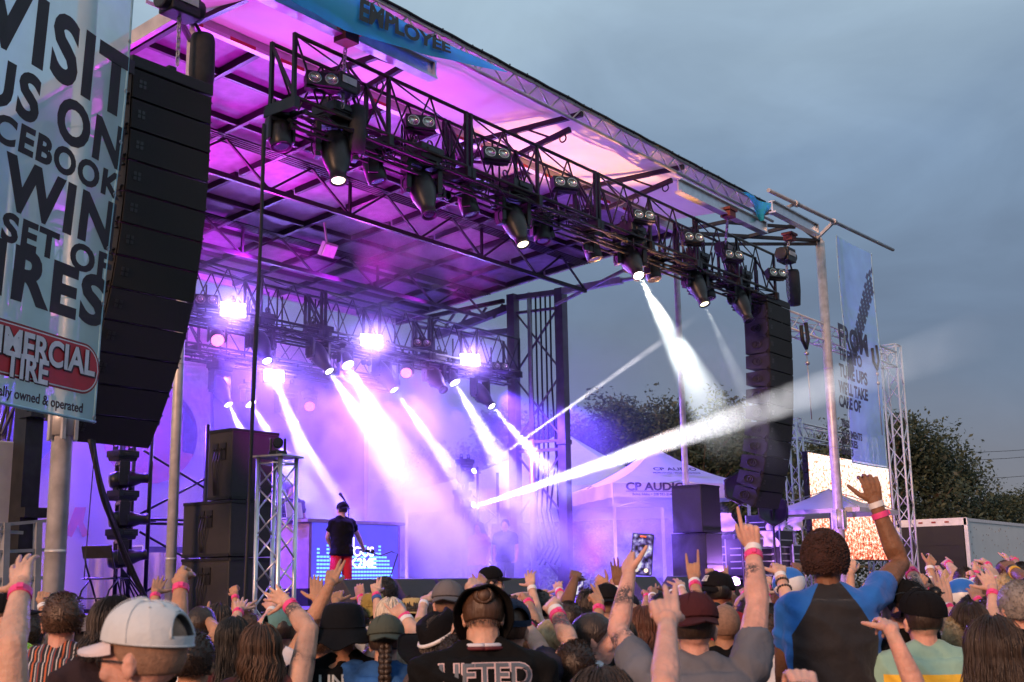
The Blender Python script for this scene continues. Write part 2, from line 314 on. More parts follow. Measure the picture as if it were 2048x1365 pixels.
# masts at both ends of the deck
def mast(x1,y1,x2,y2,zt,s):
    b=MB(); b.sq((x1,y1,1.5),(x1,y1,zt),.21,.21); b.sq((x2,y2,1.5),(x2,y2,zt),.21,.21)
    b.box((x1,y1,4.9),(.25,.25,.1)); b.box((x2,y2,4.9),(.25,.25,.1)); b.box((x1,y1,1.9),(.3,.3,.5)); b.box((x2,y2,1.9),(.3,.3,.5))
    b.build('mast_column',mat('mast_grey',(.11,.10,.12),.4,.4,.25,5),ST)
    b=MB()
    zz=[1.7,3.2,4.75,4.95,6.5,8.1]
    for k in range(len(zz)-1):
        if k==2: continue
        b.sq((x1,y1,zz[k]),(x2,y2,zz[k+1]),.04); b.sq((x2,y2,zz[k]),(x1,y1,zz[k+1]),.04)
    for z in (4.75,4.95,8.0): b.sq((x1,y1,z),(x2,y2,z),.06)
    b.sq((x1,y1-.1,zt-.08),(x2,y2+.1,zt-.08),.12,.12); b.build('mast_brace',mat('mast_grey',(.11,.10,.12)),ST)
    b=MB(); mx_,my_=x1*.35+x2*.65,y1*.35+y2*.65
    b.bar((mx_,my_,1.5),(mx_,my_,5.0),.075,12); b.bar((mx_,my_,5.0),(mx_,my_,zt),.055,12); b.build('mast_ram','steel',ST)
    b=MB()
    for k in range(6):
        t=.12+.1*k; x,y=x1+(x2-x1)*t,y1+(y2-y1)*t; j=random.uniform(-.1,.1)
        b.tube([(x,y,zt-.1),(x+j*.3,y+.05*j,6.4),(x+.05,y+j,4.6),(x+j,y+.1,3.4),(x+.12+j,y+.2*j,2.6),(x+.1,y+.25,2.2)],.022,6)
    b.build('mast_cable','cable',ST)
mast(22.0,15.45,21.75,16.65,8.45,1); mast(9.0,15.45,9.0,16.65,8.5,-1)
b=MB(); b.sq((21.9,15.3,8.35),(21.7,13.6,8.28),.14); b.bar((21.7,13.6,8.28),(21.55,12.1,8.22),.045,10); b.sq((21.5,12.2,8.75),(21.7,15.4,8.0),.06); b.build('roof_ram','steel',ST)
b=MB(); b.sq((21.75,16.8,8.15),(21.6,18.9,7.75),.16); b.sq((21.75,16.8,7.6),(21.65,18.0,7.65),.12); b.bar((21.65,18,7.65),(21.6,19.6,8.1),.05,8); b.sq((21.6,16.8,8.3),(21.6,20.2,8.25),.09)
for k in range(5): b.sq((21.7,16.9+k*.5,8.25),(21.65,17.15+k*.5,7.95),.05)
b.build('roof_strut','roof_beam',ST)
# printed strip inside the canopy
ss=thing('stage_maker_strip','dark printed strip with white script and number stuck inside the pink-lit canopy','sign',(11.0,11.9,9.2))
a=on(1,11.8,420,-8); c=on(1,11.8,590,62); dx=(c-a).normalized(); dy=V((0,.0,1)); dy=(dy-dx*dy.dot(dx)).normalized()
A=on(1,11.8,428,16); 
mt=Matrix.Identity(4)
for i in range(3): mt[i][0]=dx[i]; mt[i][1]=dy[i]; mt[i][2]=dx.cross(dy)[i]; mt[i][3]=A[i]
Ls=(on(1,11.8,598,82)-A).length
b=MB(); b.prism([(0,-.03),(Ls,-.03),(Ls,.16),(0,.16)],mt@Matrix.Translation((0,0,-.012)),.01); b.build('strip',mat('strip_dark',(.05,.02,.09),.5),ss)
b=MB(); b.prism([(Ls*.52,-.09),(Ls*.82,-.09),(Ls*.82,.22),(Ls*.56,.22)],mt@Matrix.Translation((0,0,-.016)),.006); b.build('blue_patch',mat('strip_blue',(.02,.05,.45),.5),ss)
text('STAGELINE',.15,'white_vinyl',mt@Matrix.Translation((.05,.01,0)),ss,sx=.95*(Ls*.5)/.98,bold=.004,shear=.2)
text('SL',.26,'white_vinyl',mt@Matrix.Translation((Ls*.6,-.03,0)),ss,sx=.8,shear=.35)
text('320',.15,mat('strip_red',(.6,.06,.12),.5),mt@Matrix.Translation((Ls*.78,.01,0)),ss,sx=1.0,bold=.01,shear=.1)
# ================================================================ lighting fixtures (one of each kind, copied)
GB='big black moving heads under the front truss'; GS='small black wash heads under the front truss'
PROTO={}
def big_head():
    r=thing('moving_head_spotlight','','stage light')
    b=MB(); b.box((0,0,-.02),(.40,.36,.11)); b.box((0,0,-.10),(.34,.30,.07),taper=1.1); b.box((.15,0,.06),(.05,.1,.08)); b.box((-.15,0,.06),(.05,.1,.08)); b.box((0,-.19,-.03),(.2,.02,.05))
    for x in (-.15,.15): b.tube([(x+.045*math.cos(q),0,.13+.045*math.sin(q)) for q in [2*PI*i/12 for i in range(13)]],.014,5)
    b.build('base','black_plastic',r,bevel=.012)
    y=MB(); y.box((0,0,-.165),(.44,.15,.07)); 
    for s in (-1,1): y.box((s*.205,0,-.33),(.06,.17,.34),taper=1); y.box((s*.205,0,-.51),(.055,.13,.08)); y.tube([(s*.245,-.05,-.38),(s*.275,-.05,-.42),(s*.275,-.05,-.5),(s*.245,-.05,-.54)],.011,5)
    yo=y.build('yoke','black_plastic',r,bevel=.015)
    h=MB(); M4=Matrix.Identity(4)      # head points along its own -Z
    h.lathe([(.02,.21),(.12,.20),(.155,.14),(.165,.05),(.16,-.06),(.145,-.16),(.115,-.25),(.092,-.31),(.09,-.40),(.098,-.405),(.098,-.43),(.082,-.43),(.078,-.41)],n=20,sy=.92)
    for k in range(5): h.box((0,.14,.12-k*.06),(.16,.03,.02))
    for s in (-1,1): h.bar((s*.15,0,-.0),(s*.19,0,0),.05,12)
    hd=h.build('head','black_plastic',r); hd.location=(0,0,-.45)
    l=MB(); l.lathe([(.001,-.415),(.05,-.418),(.079,-.408)],n=20); l.build('lens','lens',hd,world=False)
    return r
def small_head():
    r=thing('wash_light','','stage light')
    b=MB(); b.box((0,0,-.03),(.25,.25,.09)); b.box((0,0,.04),(.2,.06,.06)); b.bar((-.09,0,.0),(-.09,0,.12),.025,8); b.bar((.09,0,.0),(.09,0,.12),.025,8)
    for s in (-1,1): b.box((s*.1,-.13,-.03),(.04,.03,.04))
    b.build('base','black_plastic',r,bevel=.01)
    y=MB(); y.box((0,0,-.10),(.28,.11,.05))
    for s in (-1,1): y.box((s*.135,0,-.21),(.035,.12,.24))
    y.build('yoke','black_plastic',r,bevel=.012)
    h=MB(); h.lathe([(.02,.13),(.10,.125),(.118,.06),(.12,-.08),(.112,-.15),(.108,-.155),(.102,-.14)],n=18); h.box((0,0,.1),(.15,.15,.08),taper=.6)
    for s in (-1,1): h.bar((s*.1,0,0),(s*.125,0,0),.035,10)
    hd=h.build('head','black_plastic',r); hd.location=(0,0,-.25)
    l=MB(); l.lathe([(.001,-.142),(.06,-.146),(.104,-.142)],n=18); l.build('lens','lens',hd,world=False)
    return r
def blinder():
    r=thing('blinder_light','','stage light')
    b=MB(); b.box((0,.03,0),(.40,.16,.20)); b.box((0,.13,.0),(.34,.06,.16),taper=.8); b.box((0,.10,.13),(.05,.04,.12)); b.box((0,.0,-.11),(.42,.02,.02))
    b.build('housing','black_metal',r,bevel=.008)
    for s in (-1,1):
        l=MB(); M4=Matrix.Translation((s*.1,-.055,0))@Matrix.Rotation(PI/2,4,'X'); l.lathe([(.082,-.002),(.078,.006),(.06,-.02),(.03,-.04),(.001,-.045)],M4,18)
        lp=l.build('reflector','reflector',r); q=MB(); q.ball((s*.1,-.03,0),.02,8); q.build('bulb',mat('bulb_amber',(.8,.45,.2),.25,emit=(1,.5,.25),estr=.25),lp,world=False)
    return r
def strobe():
    r=thing('strobe_light','','stage light')
    b=MB(); b.box((0,.05,0),(.46,.10,.28)); b.box((0,.12,0),(.3,.06,.2),taper=.7); b.box((0,.03,.2),(.06,.04,.16)); b.build('housing','black_metal',r,bevel=.01)
    b=MB(); b.box((0,-.003,0),(.42,.012,.24)); b.build('panel','strobe',r)
    return r
LMESH={}; FS=1.0
def hang(proto,loc,label,group,pan=0,tilt=0,lensm=None,tiltx=None):
    o=proto if not proto.get('used') else copy_tree(proto)
    proto['used']=1
    if 'used' in o and o is not proto: del o['used']
    o['label']=label; o['group']=group
    mw=Matrix.Translation(V(loc))@Matrix.Scale(FS,4); place(o,mw)
    for ch in o.children:
        nm=ch.name.split('.')[0]
        if nm in ('yoke','head'): ch.rotation_euler=(0,0,pan) if nm=='yoke' else (tilt,0,pan)
        if nm=='head':
            for l in ch.children:
                key=(l.data.name.split('.')[0],proto.name,lensm or 'lens')
                if key not in LMESH:
                    me=l.data.copy(); me.materials.clear(); me.materials.append(M[lensm or 'lens']); LMESH[key]=me
                l.data=LMESH[key]
    return o
def aim(proto,loc,target,label,group,lensm=None,drop=.45):
    d=V(target)-(V(loc)-V((0,0,drop))); pan=math.atan2(d.x,-d.y)   # tilt about X by t sends -Z to (0,-sin... )
    hor=math.hypot(d.x,d.y); t=-math.atan2(hor,-d.z)
    return hang(proto,loc,label,group,pan,t,lensm)
BH,SH,BL,SB=big_head(),small_head(),blinder(),strobe()
# ---------------------------------------------------------------- the front lighting truss
def rig_truss(name,label,x0,x1,y,zb,h,wd,nbay,mtl):
    T=thing(name,label,'truss',((x0+x1)/2,y,zb))
    b=MB()
    for yy in (y,y+wd):
        b.bar((x0,yy,zb+h),(x1,yy,zb+h),.026,8); b.bar((x0,yy,zb),(x1,yy,zb),.026,8)
    b.build('chord',mtl,T)
    L_=(x1-x0)/nbay
    for k in range(nbay+1):
        x=x0+L_*k; b=MB()
        for dx in ((-.05,.05) if k%2==0 and 0<k<nbay else (0,)):
            for yy in (y,y+wd): b.sq((x+dx,yy,zb-.02),(x+dx,yy,zb+h+.02),.045,.045)
            b.sq((x+dx,y,zb+.02),(x+dx,y+wd,zb+h-.02),.034); b.sq((x+dx,y-.06,zb-.08),(x+dx,y+wd+.06,zb-.08),.08,.14)
        b.build('upright',mtl,T)
    b=MB()
    for k in range(nbay):
        x=x0+L_*k
        for yy in (y,y+wd):
            for j in range(2):
                xa=x+L_*j/2; b.bar((xa,yy,zb+h),(xa+L_/4,yy,zb),.0135,6); b.bar((xa+L_/4,yy,zb),(xa+L_/2,yy,zb+h),.0135,6)
        b.bar((x,y,zb+h),(x+L_,y+wd,zb+h),.013,5); b.bar((x,y+wd,zb),(x+L_,y,zb),.013,5)
    b.build('lattice',mtl,T)
    b=MB()
    for yy,zz in ((y-.02,zb-.16),(y+wd*.5,zb-.2),(y+wd+.02,zb-.16),(y+wd*.35,zb-.3),(y+wd*.8,zb-.3)): b.bar((x0+.1,yy,zz),(x1-.1,yy,zz),.022,6)
    for k in range(nbay*2+1):
        x=x0+.15+(x1-x0-.3)*k/(nbay*2); b.sq((x,y-.05,zb-.15),(x,y+wd+.05,zb-.15),.03,.05); b.sq((x,y+wd*.35,zb-.3),(x,y+wd*.8,zb-.3),.03); b.sq((x,y+wd*.5,zb-.02),(x,y+wd*.5,zb-.3),.03)
    b.build('fixture_rail',mtl,T)
    b=MB()                                                    # cables laced along the rails, with loops
    for k in range(6):
        pts=[]; yy=y+random.uniform(-.02,wd+.05); ph=random.random()*9
        for i in range(90):
            t=i/89; x=x0+.2+(x1-x0-.4)*t; pts.append((x,yy+.05*math.sin(ph+i*.9),zb-.06-.05*k/9-.09*abs(math.sin(ph+i*.53+k))-.03*random.random()))
        b.tube(pts,.011,5)
    for k in range(16):
        x=random.uniform(x0+.3,x1-.3); yy=y+random.uniform(0,wd); r_=random.uniform(.06,.16); z0=zb-.1; tilt=random.uniform(-.6,.6)
        b.tube([(x+r_*math.cos(q)*math.cos(tilt),yy+r_*math.cos(q)*math.sin(tilt),z0-r_*.6+r_*math.sin(q)) for q in [2*PI*i/14 for i in range(15)]],.009,5)
    b.build('cable_loom','cable',T)
    for k in range(nbay*3):
        b=MB(); x=random.uniform(x0+.2,x1-.2); b.bar((x,y+.1,zb-.1),(x,y+.1,zb+random.uniform(.25,.6)),.016,6)
        if k%3==0: 
            for d in (-.07,.07): b.bar((x+d,y+wd*.6-.02,zb-.4),(x+d,y+wd*.6+.03,zb-.4),.055,12)
        b.build('clamp_spigot',mtl,T)
    return T
FT=rig_truss('lighting_truss','long black lattice truss hung across the front of the stage under the canopy',8.92,21.7,10.0,7.42,.78,.4,8,'truss_black')
for k,(px,py) in enumerate(((645,162),(840,247),(992,310),(1130,368),(1286,433),(1386,477),(1466,512),(1553,548))):
    p=on(1,9.9,px,py); o=hang(BL,p,f'twin-lamp blinder on the front truss, {ORD[k]} from the left','twin blinders on the front truss'); o.rotation_euler=(R(-14),0,R(-32))
bigs=[((672,292),(677,352),'lens_warm','big moving head hanging straight down with a yellow lit lens, left end of front truss'),
 ((843,368),(858,418),None,'big unlit moving head pointing down right, second from the left on the front truss'),
 ((1026,432),(1046,480),'lens_warm','big moving head with a dull yellow lens, third from the left on the front truss'),
 ((1260,512),(1290,568),'lens_white','big moving head throwing the wide white beam from the front truss'),
 ((1390,560),(1409,602),'lens_warm','big moving head with a faint thin beam, right of the wide white beam'),
 ((1478,594),(1500,640),None,'big unlit moving head tilted down at the right end of the front truss')]
BIGPOS=[]; FS=1.14
for (p0,p1,lm,lb) in bigs:
    c=on(1,10.2,*p0); d=proj_d=(c-CAM).dot(FW); tgt=at(p1[0],p1[1],d-(.62 if len(BIGPOS)==3 else .25)); tgt=c+(tgt-c)*6
    lo=c+V((0,0,.45)); aim(BH,lo,tgt,lb,GB,lm); dd=(tgt-c).normalized(); BIGPOS.append((lo-V((0,0,.45*FS))+dd*.45*FS,dd))
for k,(px,py) in enumerate(((560,268),(748,338),(936,406),(1083,462),(1184,498),(1304,540),(1414,580),(1512,618))):
    c=on(1,10.35,px,py); aim(SH,c+V((0,0,.27)),c+V((random.uniform(-.15,.25),-.25,-1)),f'small unlit wash head under the front truss, {ORD[k]} from the left',GS,drop=.25)
FS=1.0
# chain hoists
def hoist(ptop,pbody,zhook,label,bagside=1,sz=1.0,dn=0):
    T=thing('chain_hoist',label,'hoist',pbody)
    b=MB(); b.box(pbody,(.34*sz,.24*sz,.26*sz)); b.bar(V(pbody)+V((-.24*sz,0,.0)),V(pbody)+V((.24*sz,0,0)),.12*sz,14); b.build('motor','hoist',T,bevel=.02)
    b=MB(); b.box(V(pbody)+V((0,-.13*sz,.02)),(.26*sz,.006,.09)); b.build('plate','label',T)
    b=MB(); pt,pb=V(ptop),V(pbody); n=int((pt-pb).length/.055)
    def link(c,k):
        ax=V((1,0,0)) if k%2 else V((0,1,0)); b.tube([c+ax*(.022*math.cos(q))+V((0,0,.042*math.sin(q))) for q in [2*PI*i/8 for i in range(9)]],.009,5,False)
    for k in range(n): link(pt.lerp(pb,(k+.5)/n),k)
    if zhook:
        q=V((pb.x,pb.y,zhook)); m_=int((pb-q).length/.055)
        for k in range(m_): link(pb.lerp(q,(k+.5)/m_),k)
    b.build('chain','steel',T)
    b=MB(); c=pb+V((.33*bagside*sz,.05,-.5*sz)); b.lathe([(.02,-.38*sz),(.11*sz,-.36*sz),(.13*sz,-.1),(.125*sz,.25*sz),(.11*sz,.3*sz)],Matrix.Translation(c),12); b.bar(c+V((0,0,.28*sz)),pb+V((.1*bagside,0,0)),.02,6); b.build('chain_bag','bag',T)
    pt=pt-V((0,0,dn)); b=MB(); b.box(pt+V((0,0,.03)),(.22,.2,.14)); b.box(pt+V((0,0,.1)),(.3,.24,.05)); b.build('trolley',mat('trolley_red',(.16,.03,.03),.6),T)
c=on(1,EY,693,62); hoist(c,on(1,9.95,686,170),7.5,'black chain hoist above the left end of the front truss, hung from a red trolley',1,.9,.12)
c=on(1,EY,1455,412); hoist((c.x,EY,8.3),on(1,10.2,1450,500),7.6,'black chain hoist above the right end of the front truss',1,1.0)
c=on(1,10.2,1576,425); hoist((c.x,10.2,8.85),on(1,10.2,1572,512),7.5,'black chain hoist with a long hanging chain bag above the right speaker array',1,1.15)
c=on(1,10.3,395,-40); T=hoist((c.x,10.3,8.9),on(1,10.3,360,10),7.4,'black chain hoist with a square chain bag above the left speaker array',1,1.1)
# ---------------------------------------------------------------- back trusses
BT=rig_truss('back_lighting_truss','black lattice truss with strobes hung in the haze over the middle of the stage',9.3,21.5,16.3,6.55,.75,.45,8,'truss_black')
BT2=rig_truss('rear_lighting_truss','dim lattice truss deep in the haze at the rear of the stage',9.3,21.3,19.9,6.75,.6,.4,6,'truss_black')
GST='strobes glaring on the back truss'
for px,py,y,lb in ((466,620,16.2,'glaring white strobe on the back truss, just right of the left speaker array'),(743,682,16.2,'glaring white strobe in the middle of the back truss'),(940,720,16.2,'small glaring white strobe at the right end of the back truss'),(548,752,19.7,'glaring white strobe on the rear truss behind the black cable drop')):
    o=hang(SB,on(1,y,px,py),lb,GST); o.rotation_euler=(R(-12),0,R(-28))
for k,(px,py) in enumerate(((412,602),(843,688),(1000,735))):
    o=hang(BL,on(1,16.2,px,py),f'twin-lamp blinder on the back truss, {ORD[k]} from the left','twin blinders on the back truss'); o.rotation_euler=(R(-10),0,R(-30))
GW='spot and wash heads on the back trusses'; FS=1.1
backs=[  # px of the head, px its beam passes, Y, big?, lens, label
 ((434,672),(446,730),16.5,0,'lens_pink','wash head with a pink LED face hanging near the left speaker array'),
 ((520,682),(552,760),16.5,1,'lens_white','moving head lit white beside the black cable drop'),
 ((636,704),(700,800),16.5,1,'lens_white','moving head with a strong white beam through the smoke on the back truss'),
 ((690,716),(735,800),16.5,0,'lens_white','wash head with a broad white beam, just left of the middle strobe'),
 ((764,742),(850,860),16.5,1,'lens_white','moving head with a white beam below the middle strobe'),
 ((812,738),(816,790),16.5,0,'lens_pink','wash head with a pink LED face right of the middle strobe'),
 ((868,750),(905,800),16.5,1,None,'unlit moving head between the two right-hand strobes'),
 ((903,752),(960,850),16.5,0,'lens_white','wash head with a soft pinkish white beam under the right-hand strobe'),
 ((960,782),(1020,850),16.5,1,'lens_white','moving head with a short beam at the right end of the back truss'),
 ((440,772),(490,870),19.9,1,'lens_white','moving head with a white beam over the tall side speaker'),
 ((495,795),(560,900),19.9,0,'lens_white','wash head behind the black cable drop with a white beam'),
 ((572,815),(610,880),19.9,1,'lens_white','small moving head deep in the haze with a narrow beam'),
 ((619,806),(622,850),19.9,0,'lens_pink','wash head with a small pink LED face deep in the haze'),
 ((105,610),(108,660),16.5,0,'lens_pink','wash head with a pink LED face seen through the left banner'),
]
BACKPOS=[]
for (p0,p1,y,big,lm,lb) in backs:
    c=on(1,y,*p0); dp=(c-CAM).dot(FW); tgt=at(p1[0],p1[1],dp-.6 if lm!='lens_pink' else dp-1.2); tgt=c+(tgt-c)*5
    aim(BH if big else SH,c+V((0,0,.45 if big else .25)),tgt,lb,GW,lm,drop=.45 if big else .25); dd=(tgt-c).normalized(); BACKPOS.append((c+V((0,0,(.45 if big else .25)*(1-FS)))+dd*(.44 if big else .165)*FS,dd,lm,big))
o=thing('floodlight','small white floodlight clamped under the stage ceiling','floodlight',on(1,14.3,656,500)); b=MB(); p=on(1,14.3,656,500); b.box(p,(.3,.08,.24),Matrix.Rotation(R(30),3,'X')); b.sq(p,p+V((0,.1,.5)),.03); b.build('housing','grey_paint',o); b=MB(); b.box(p+V((0,-.04,-.03)),(.26,.02,.2),Matrix.Rotation(R(30),3,'X')); b.build('face',mat('flood_face',(.8,.8,.85),.3),o)

FS=.82
# ================================================================ sound gear
def pa_array(name,label,x0,x1,y,ztop,n,hb,angs,side):
    T=thing(name,label,'speaker array',((x0+x1)/2,y,ztop)); wd=x1-x0; xc=(x0+x1)/2
    b=MB(); b.box((xc,y+.26,ztop-.06),(wd*1.02,.56,.13)); b.box((xc,y+.26,ztop+.03),(.1,.5,.06)); b.build('fly_frame','speaker_black',T,bevel=.01)
    p=V((0,y,ztop-.14)); 
    for k in range(n):
        a=R(angs[k]); dn=V((0,math.sin(a),-math.cos(a))); bk=V((0,math.cos(a),math.sin(a)))   # down along the face, and back
        b=MB(); q=p+dn*hb; bt=.13*hb if angs[k]>1 else .0
        P=[p,q,q+bk*.5-dn*bt,p+bk*.5+dn*bt]
        vs=[V((x,c.y,c.z)) for x in (x0,x1) for c in P]
        b.add(vs,[(0,1,2,3),(7,6,5,4),(1,5,6,2),(2,6,7,3),(3,7,4,0)])
        F=Matrix((V((1,0,0)),dn,-bk)).transposed().to_4x4(); F.translation=V((x0,p.y,p.z))
        b.prism([(.012,.008),(wd-.012,.008),(wd-.012,hb-.008),(.012,hb-.008)],F@Matrix.Translation((0,0,.0)),.018)
        for s_ in (x0-.012,x1+.012):
            for t in (.03,hb-.03): c=p+dn*t+bk*.06; b.box((s_,c.y,c.z),(.03,.05,.05))
        bx=b.build('cabinet','grille',T); e=MB(); c=p+dn*hb*.45-bk*.021; F4=Matrix((V((1,0,0)),dn,-bk)).transposed()
        for qx in (0,1):
            for qy in (0,1): e.box(V((x0+.10+qx*.05,c.y,c.z))+dn*(qy*.05-.02),(.036,.036,.004),F4)
        e.build('badge',mat('badge_grey',(.03,.03,.034),.4),bx); e=MB()
        for s_ in (x0-.012,x1+.012):
            for t in (.05,hb-.05): c=p+dn*t+bk*.03; e.bar(V((s_-.02,c.y,c.z)),V((s_+.02,c.y,c.z)),.012,8)
        e.build('rigging_pin','black_metal',bx)
        if side:      # oval handle pocket on the stage-facing side
            c=p+dn*hb*.5+bk*.26; F2=Matrix((bk,dn,V((-1,0,0)))).transposed().to_4x4(); F2.translation=V((x0-.012,c.y,c.z))
            b=MB(); b.tube([F2@V((.10*math.cos(q_),.075*math.sin(q_),0)) for q_ in [2*PI*i/20 for i in range(21)]],.012,5); b.tube([F2@V((-.02+.03*math.cos(q_),.05*math.sin(q_),0)) for q_ in [2*PI*i/10 for i in range(11)]],.010,5); b.build('handle','black_metal',bx)
        p=q+dn*.006
    return T
ANG=[0,0,2,4,6,9,12,16,20,24,28,32]
pa_array('line_array','large black line array of curved grille boxes hanging behind the left banner',6.84,7.86,10.15,7.24,12,.325,ANG,False)
pa_array('line_array','black line array with oval side handles hanging right of the stage by the tall pole',21.25,22.3,10.0,7.30,12,.332,[0,0,1,2,3,4,6,8,11,14,18,22],True)
# side-fill stacks
def cabinet(x0,x1,y0,y1,z0,z1,name,label,conn=True,grp=None,split=0):
    T=thing(name,label,'speaker',((x0+x1)/2,(y0+y1)/2,z0),group=grp)
    b=MB(); b.box(((x0+x1)/2,(y0+y1)/2,(z0+z1)/2),(x1-x0,y1-y0,z1-z0-.01)); b.build('body','speaker_black',T,bevel=.014)
    b=MB()
    for z in (z0+.02,z1-.02): 
        b.box(((x0+x1)/2,y0-.006,z),(x1-x0-.02,.014,.035)); b.box((x0-.006,(y0+y1)/2,z),(.014,y1-y0-.02,.035))
    for k in range(split):
        z=z0+(z1-z0)*(k+1)/(split+1); b.box(((x0+x1)/2,y0-.004,z),(x1-x0-.03,.01,.012)); b.box((x0-.004,(y0+y1)/2,z),(.01,y1-y0-.03,.012))
    b.build('trim','black_metal',T)
    if conn:
        b=MB(); yc=(y0+y1)/2; zc_=z1-(z1-z0)*.32
        b.box((x0-.008,yc-.07,zc_),(.016,.1,.2)); b.box((x0-.008,yc+.08,zc_),(.016,.1,.2)); b.build('connector_panel','black_metal',T)
        b=MB()
        for k in range(5): b.bar((x0-.02,yc-.1+.045*k,zc_+.03),(x0-.045,yc-.1+.045*k,zc_+.02),.012,8)
        for k in range(3): b.tube([(x0-.04,yc-.06+.05*k,zc_),(x0-.07,yc-.05+.05*k,zc_-.15),(x0-.05,yc+.03*k,zc_-.3),(x0-.04,yc+.02*k,z0+.05)],.008,5)
        b.build('plug','cable',T)
    return T
cabinet(9.35,10.1,11.43,12.33,DZ,DZ+.66,'subwoofer','lower of two big black subwoofers at the left edge of the stage',True)
cabinet(9.35,10.1,11.43,12.33,DZ+.67,DZ+1.34,'subwoofer','upper of two big black subwoofers, under the tall side speaker',True)
cabinet(9.36,10.1,11.45,11.9,DZ+1.345,DZ+2.2,'side_fill_speaker','tall black side speaker with plugged cables on top of the left subwoofers',True)
cabinet(20.55,21.2,11.2,11.95,DZ,DZ+1.2,'subwoofer','dim dark subwoofer at the right edge of the stage in violet haze',False,split=1)
cabinet(20.45,21.2,11.2,11.85,DZ+1.21,DZ+2.12,'side_fill_speaker','dark side speaker on the stage edge in front of the white printed tent',False)
# wedges
def wedge(px,y,label):
    c=on(1,y,px,1190); T=thing('stage_monitor',label,'speaker',(c.x,y,DZ),group='wedge monitors along the stage front')
    prof=[(-.25,0),(-.27,.10),(-.04,.385),(.06,.39),(.26,.12),(.25,0)]; F=Matrix(((0,0,1,c.x-.36),(1,0,0,y),(0,1,0,DZ),(0,0,0,1)))
    b=MB(); b.prism(prof,F,.72); b.build('cabinet',mat('wedge_black',(.05,.05,.055),.6,0,.2,20,.15,120),T,bevel=.012)
    b=MB(); n=V((0,-.285,.23)).normalized(); d=V((0,.23,.285)).normalized(); cc=V((c.x+.08,y-.225,DZ+.155)); F3=Matrix((V((1,0,0)),d,n)).transposed(); b.box(cc,(.2,.1,.012),F3); b.build('handle_plate','black_metal',T)
    b=MB(); b.box((c.x+.06,y-.265,DZ+.06),(.16,.012,.06)); b.tube([(c.x+.12,y-.275,DZ+.08),(c.x+.15,y-.33,DZ+.05),(c.x+.16,y-.35,DZ-.1),(c.x+.13,y-.36,DZ-.4)],.009,5); b.build('socket','steel',T)
for px,lb in ((722,'wedge monitor at the stage front right of the performer, leftmost of the row'),(826,'wedge monitor behind the straw hat at the stage front'),(906,'wedge monitor behind the grey backwards cap at the stage front'),(1020,'wedge monitor right of the capped security man at the stage front'),(1285,'dark violet wedge monitor behind the raised phone'),(1362,'dark violet wedge monitor at the far right of the stage front')): wedge(px,10.75,lb)
# box-truss tower with the remote camera
c=at(549,1180,12.7); tx,ty=c.x,c.y
T=thing('truss_tower','short silver box-truss tower standing in front of the black subwoofers','truss',(tx,ty,0)); H=3.17; rot=Matrix.Rotation(R(12),3,'Z')
def rp(x,y,z): return V((tx,ty,z))+rot@V((x,y,0))
b=MB(); s_=.145
cs=[(-s_,-s_),(s_,-s_),(s_,s_),(-s_,s_)]
for x,y in cs: b.bar(rp(x,y,.02),rp(x,y,H),.025,10)
for k in range(4):
    p,q=cs[k],cs[(k+1)%4]
    for j in range(12):
        a,d=(p,q) if j%2 else (q,p); b.bar(rp(*a,.1+j*.25),rp(*d,.1+(j+1)*.25),.011,6)
    b.bar(rp(*p,H-.06),rp(*q,H-.06),.011,6)
b.build('lattice','alu',T); b=MB(); b.box((tx,ty,H+.012),(.4,.4,.02),rot); b.build('top_plate','steel',T); b=MB(); b.box((tx,ty,.012),(.7,.7,.02),rot); b.build('base_plate','steel',T)
T=thing('remote_camera','small black pan-tilt camera standing on the silver truss tower','camera',(tx,ty,H+.022)); z=H+.022
b=MB(); b.box((tx,ty,z+.03),(.16,.15,.06),taper=.9); b.build('base','black_plastic',T,bevel=.01)
b=MB(); r3=Matrix.Rotation(R(-40),3,'Z')
for s2 in (-1,1): b.box(V((tx,ty,z+.12))+r3@V((s2*.075,0,0)),(.025,.09,.14),r3)
b.build('yoke','black_plastic',T,bevel=.008); b=MB(); b.bar(V((tx,ty,z+.14))+r3@V((0,.07,0)),V((tx,ty,z+.14))+r3@V((0,-.08,0)),.056,16); b.bar(V((tx,ty,z+.14))+r3@V((0,-.08,0)),V((tx,ty,z+.14))+r3@V((0,-.1,0)),.04,16); b.build('head','black_plastic',T)
# cables
def cable(name,label,pts,r,n=1,mtl='cable',jit=.02):
    b=MB(); pts=[V(p) for p in pts]
    for k in range(n):
        P=[]
        for i in range(len(pts)-1):
            for t in range(6):
                u=t/6; a=pts[max(i-1,0)]; p=pts[i]; q=pts[i+1]; d=pts[min(i+2,len(pts)-1)]
                P.append(.5*((2*p)+(q-a)*u+(2*a-5*p+4*q-d)*u*u+(3*p-a-3*q+d)*u**3))
        P.append(pts[-1]); o=V((random.uniform(-jit,jit),random.uniform(-jit,jit),0)) if k else V()
        b.tube([p+o*(1+.5*math.sin(i*.7+k)) for i,p in enumerate(P)],r,6)
    return tag(b.build(name,mtl),label,'cable')
cable('cable_drop','tall straight black cable bundle dropping from the left end of the front truss',[on(1,9.97,530,250),on(1,9.97,520,520),on(1,9.97,505,850),on(1,9.97,490,1240)],.017,3,jit=.02)
cable('cable_bundle','sagging black cable bundle running from the left array down to the stage floor',[on(1,10.75,182,880),on(1,10.8,205,985),on(1,11.1,235,1070),on(1,11.7,262,1140),on(1,12.3,300,1210)],.022,4,jit=.03)
cable('tag_line','thin black line hanging from the left array past the folding chair',[on(1,10.4,190,895),on(1,10.4,180,1010),on(1,10.4,168,1160)],.006)
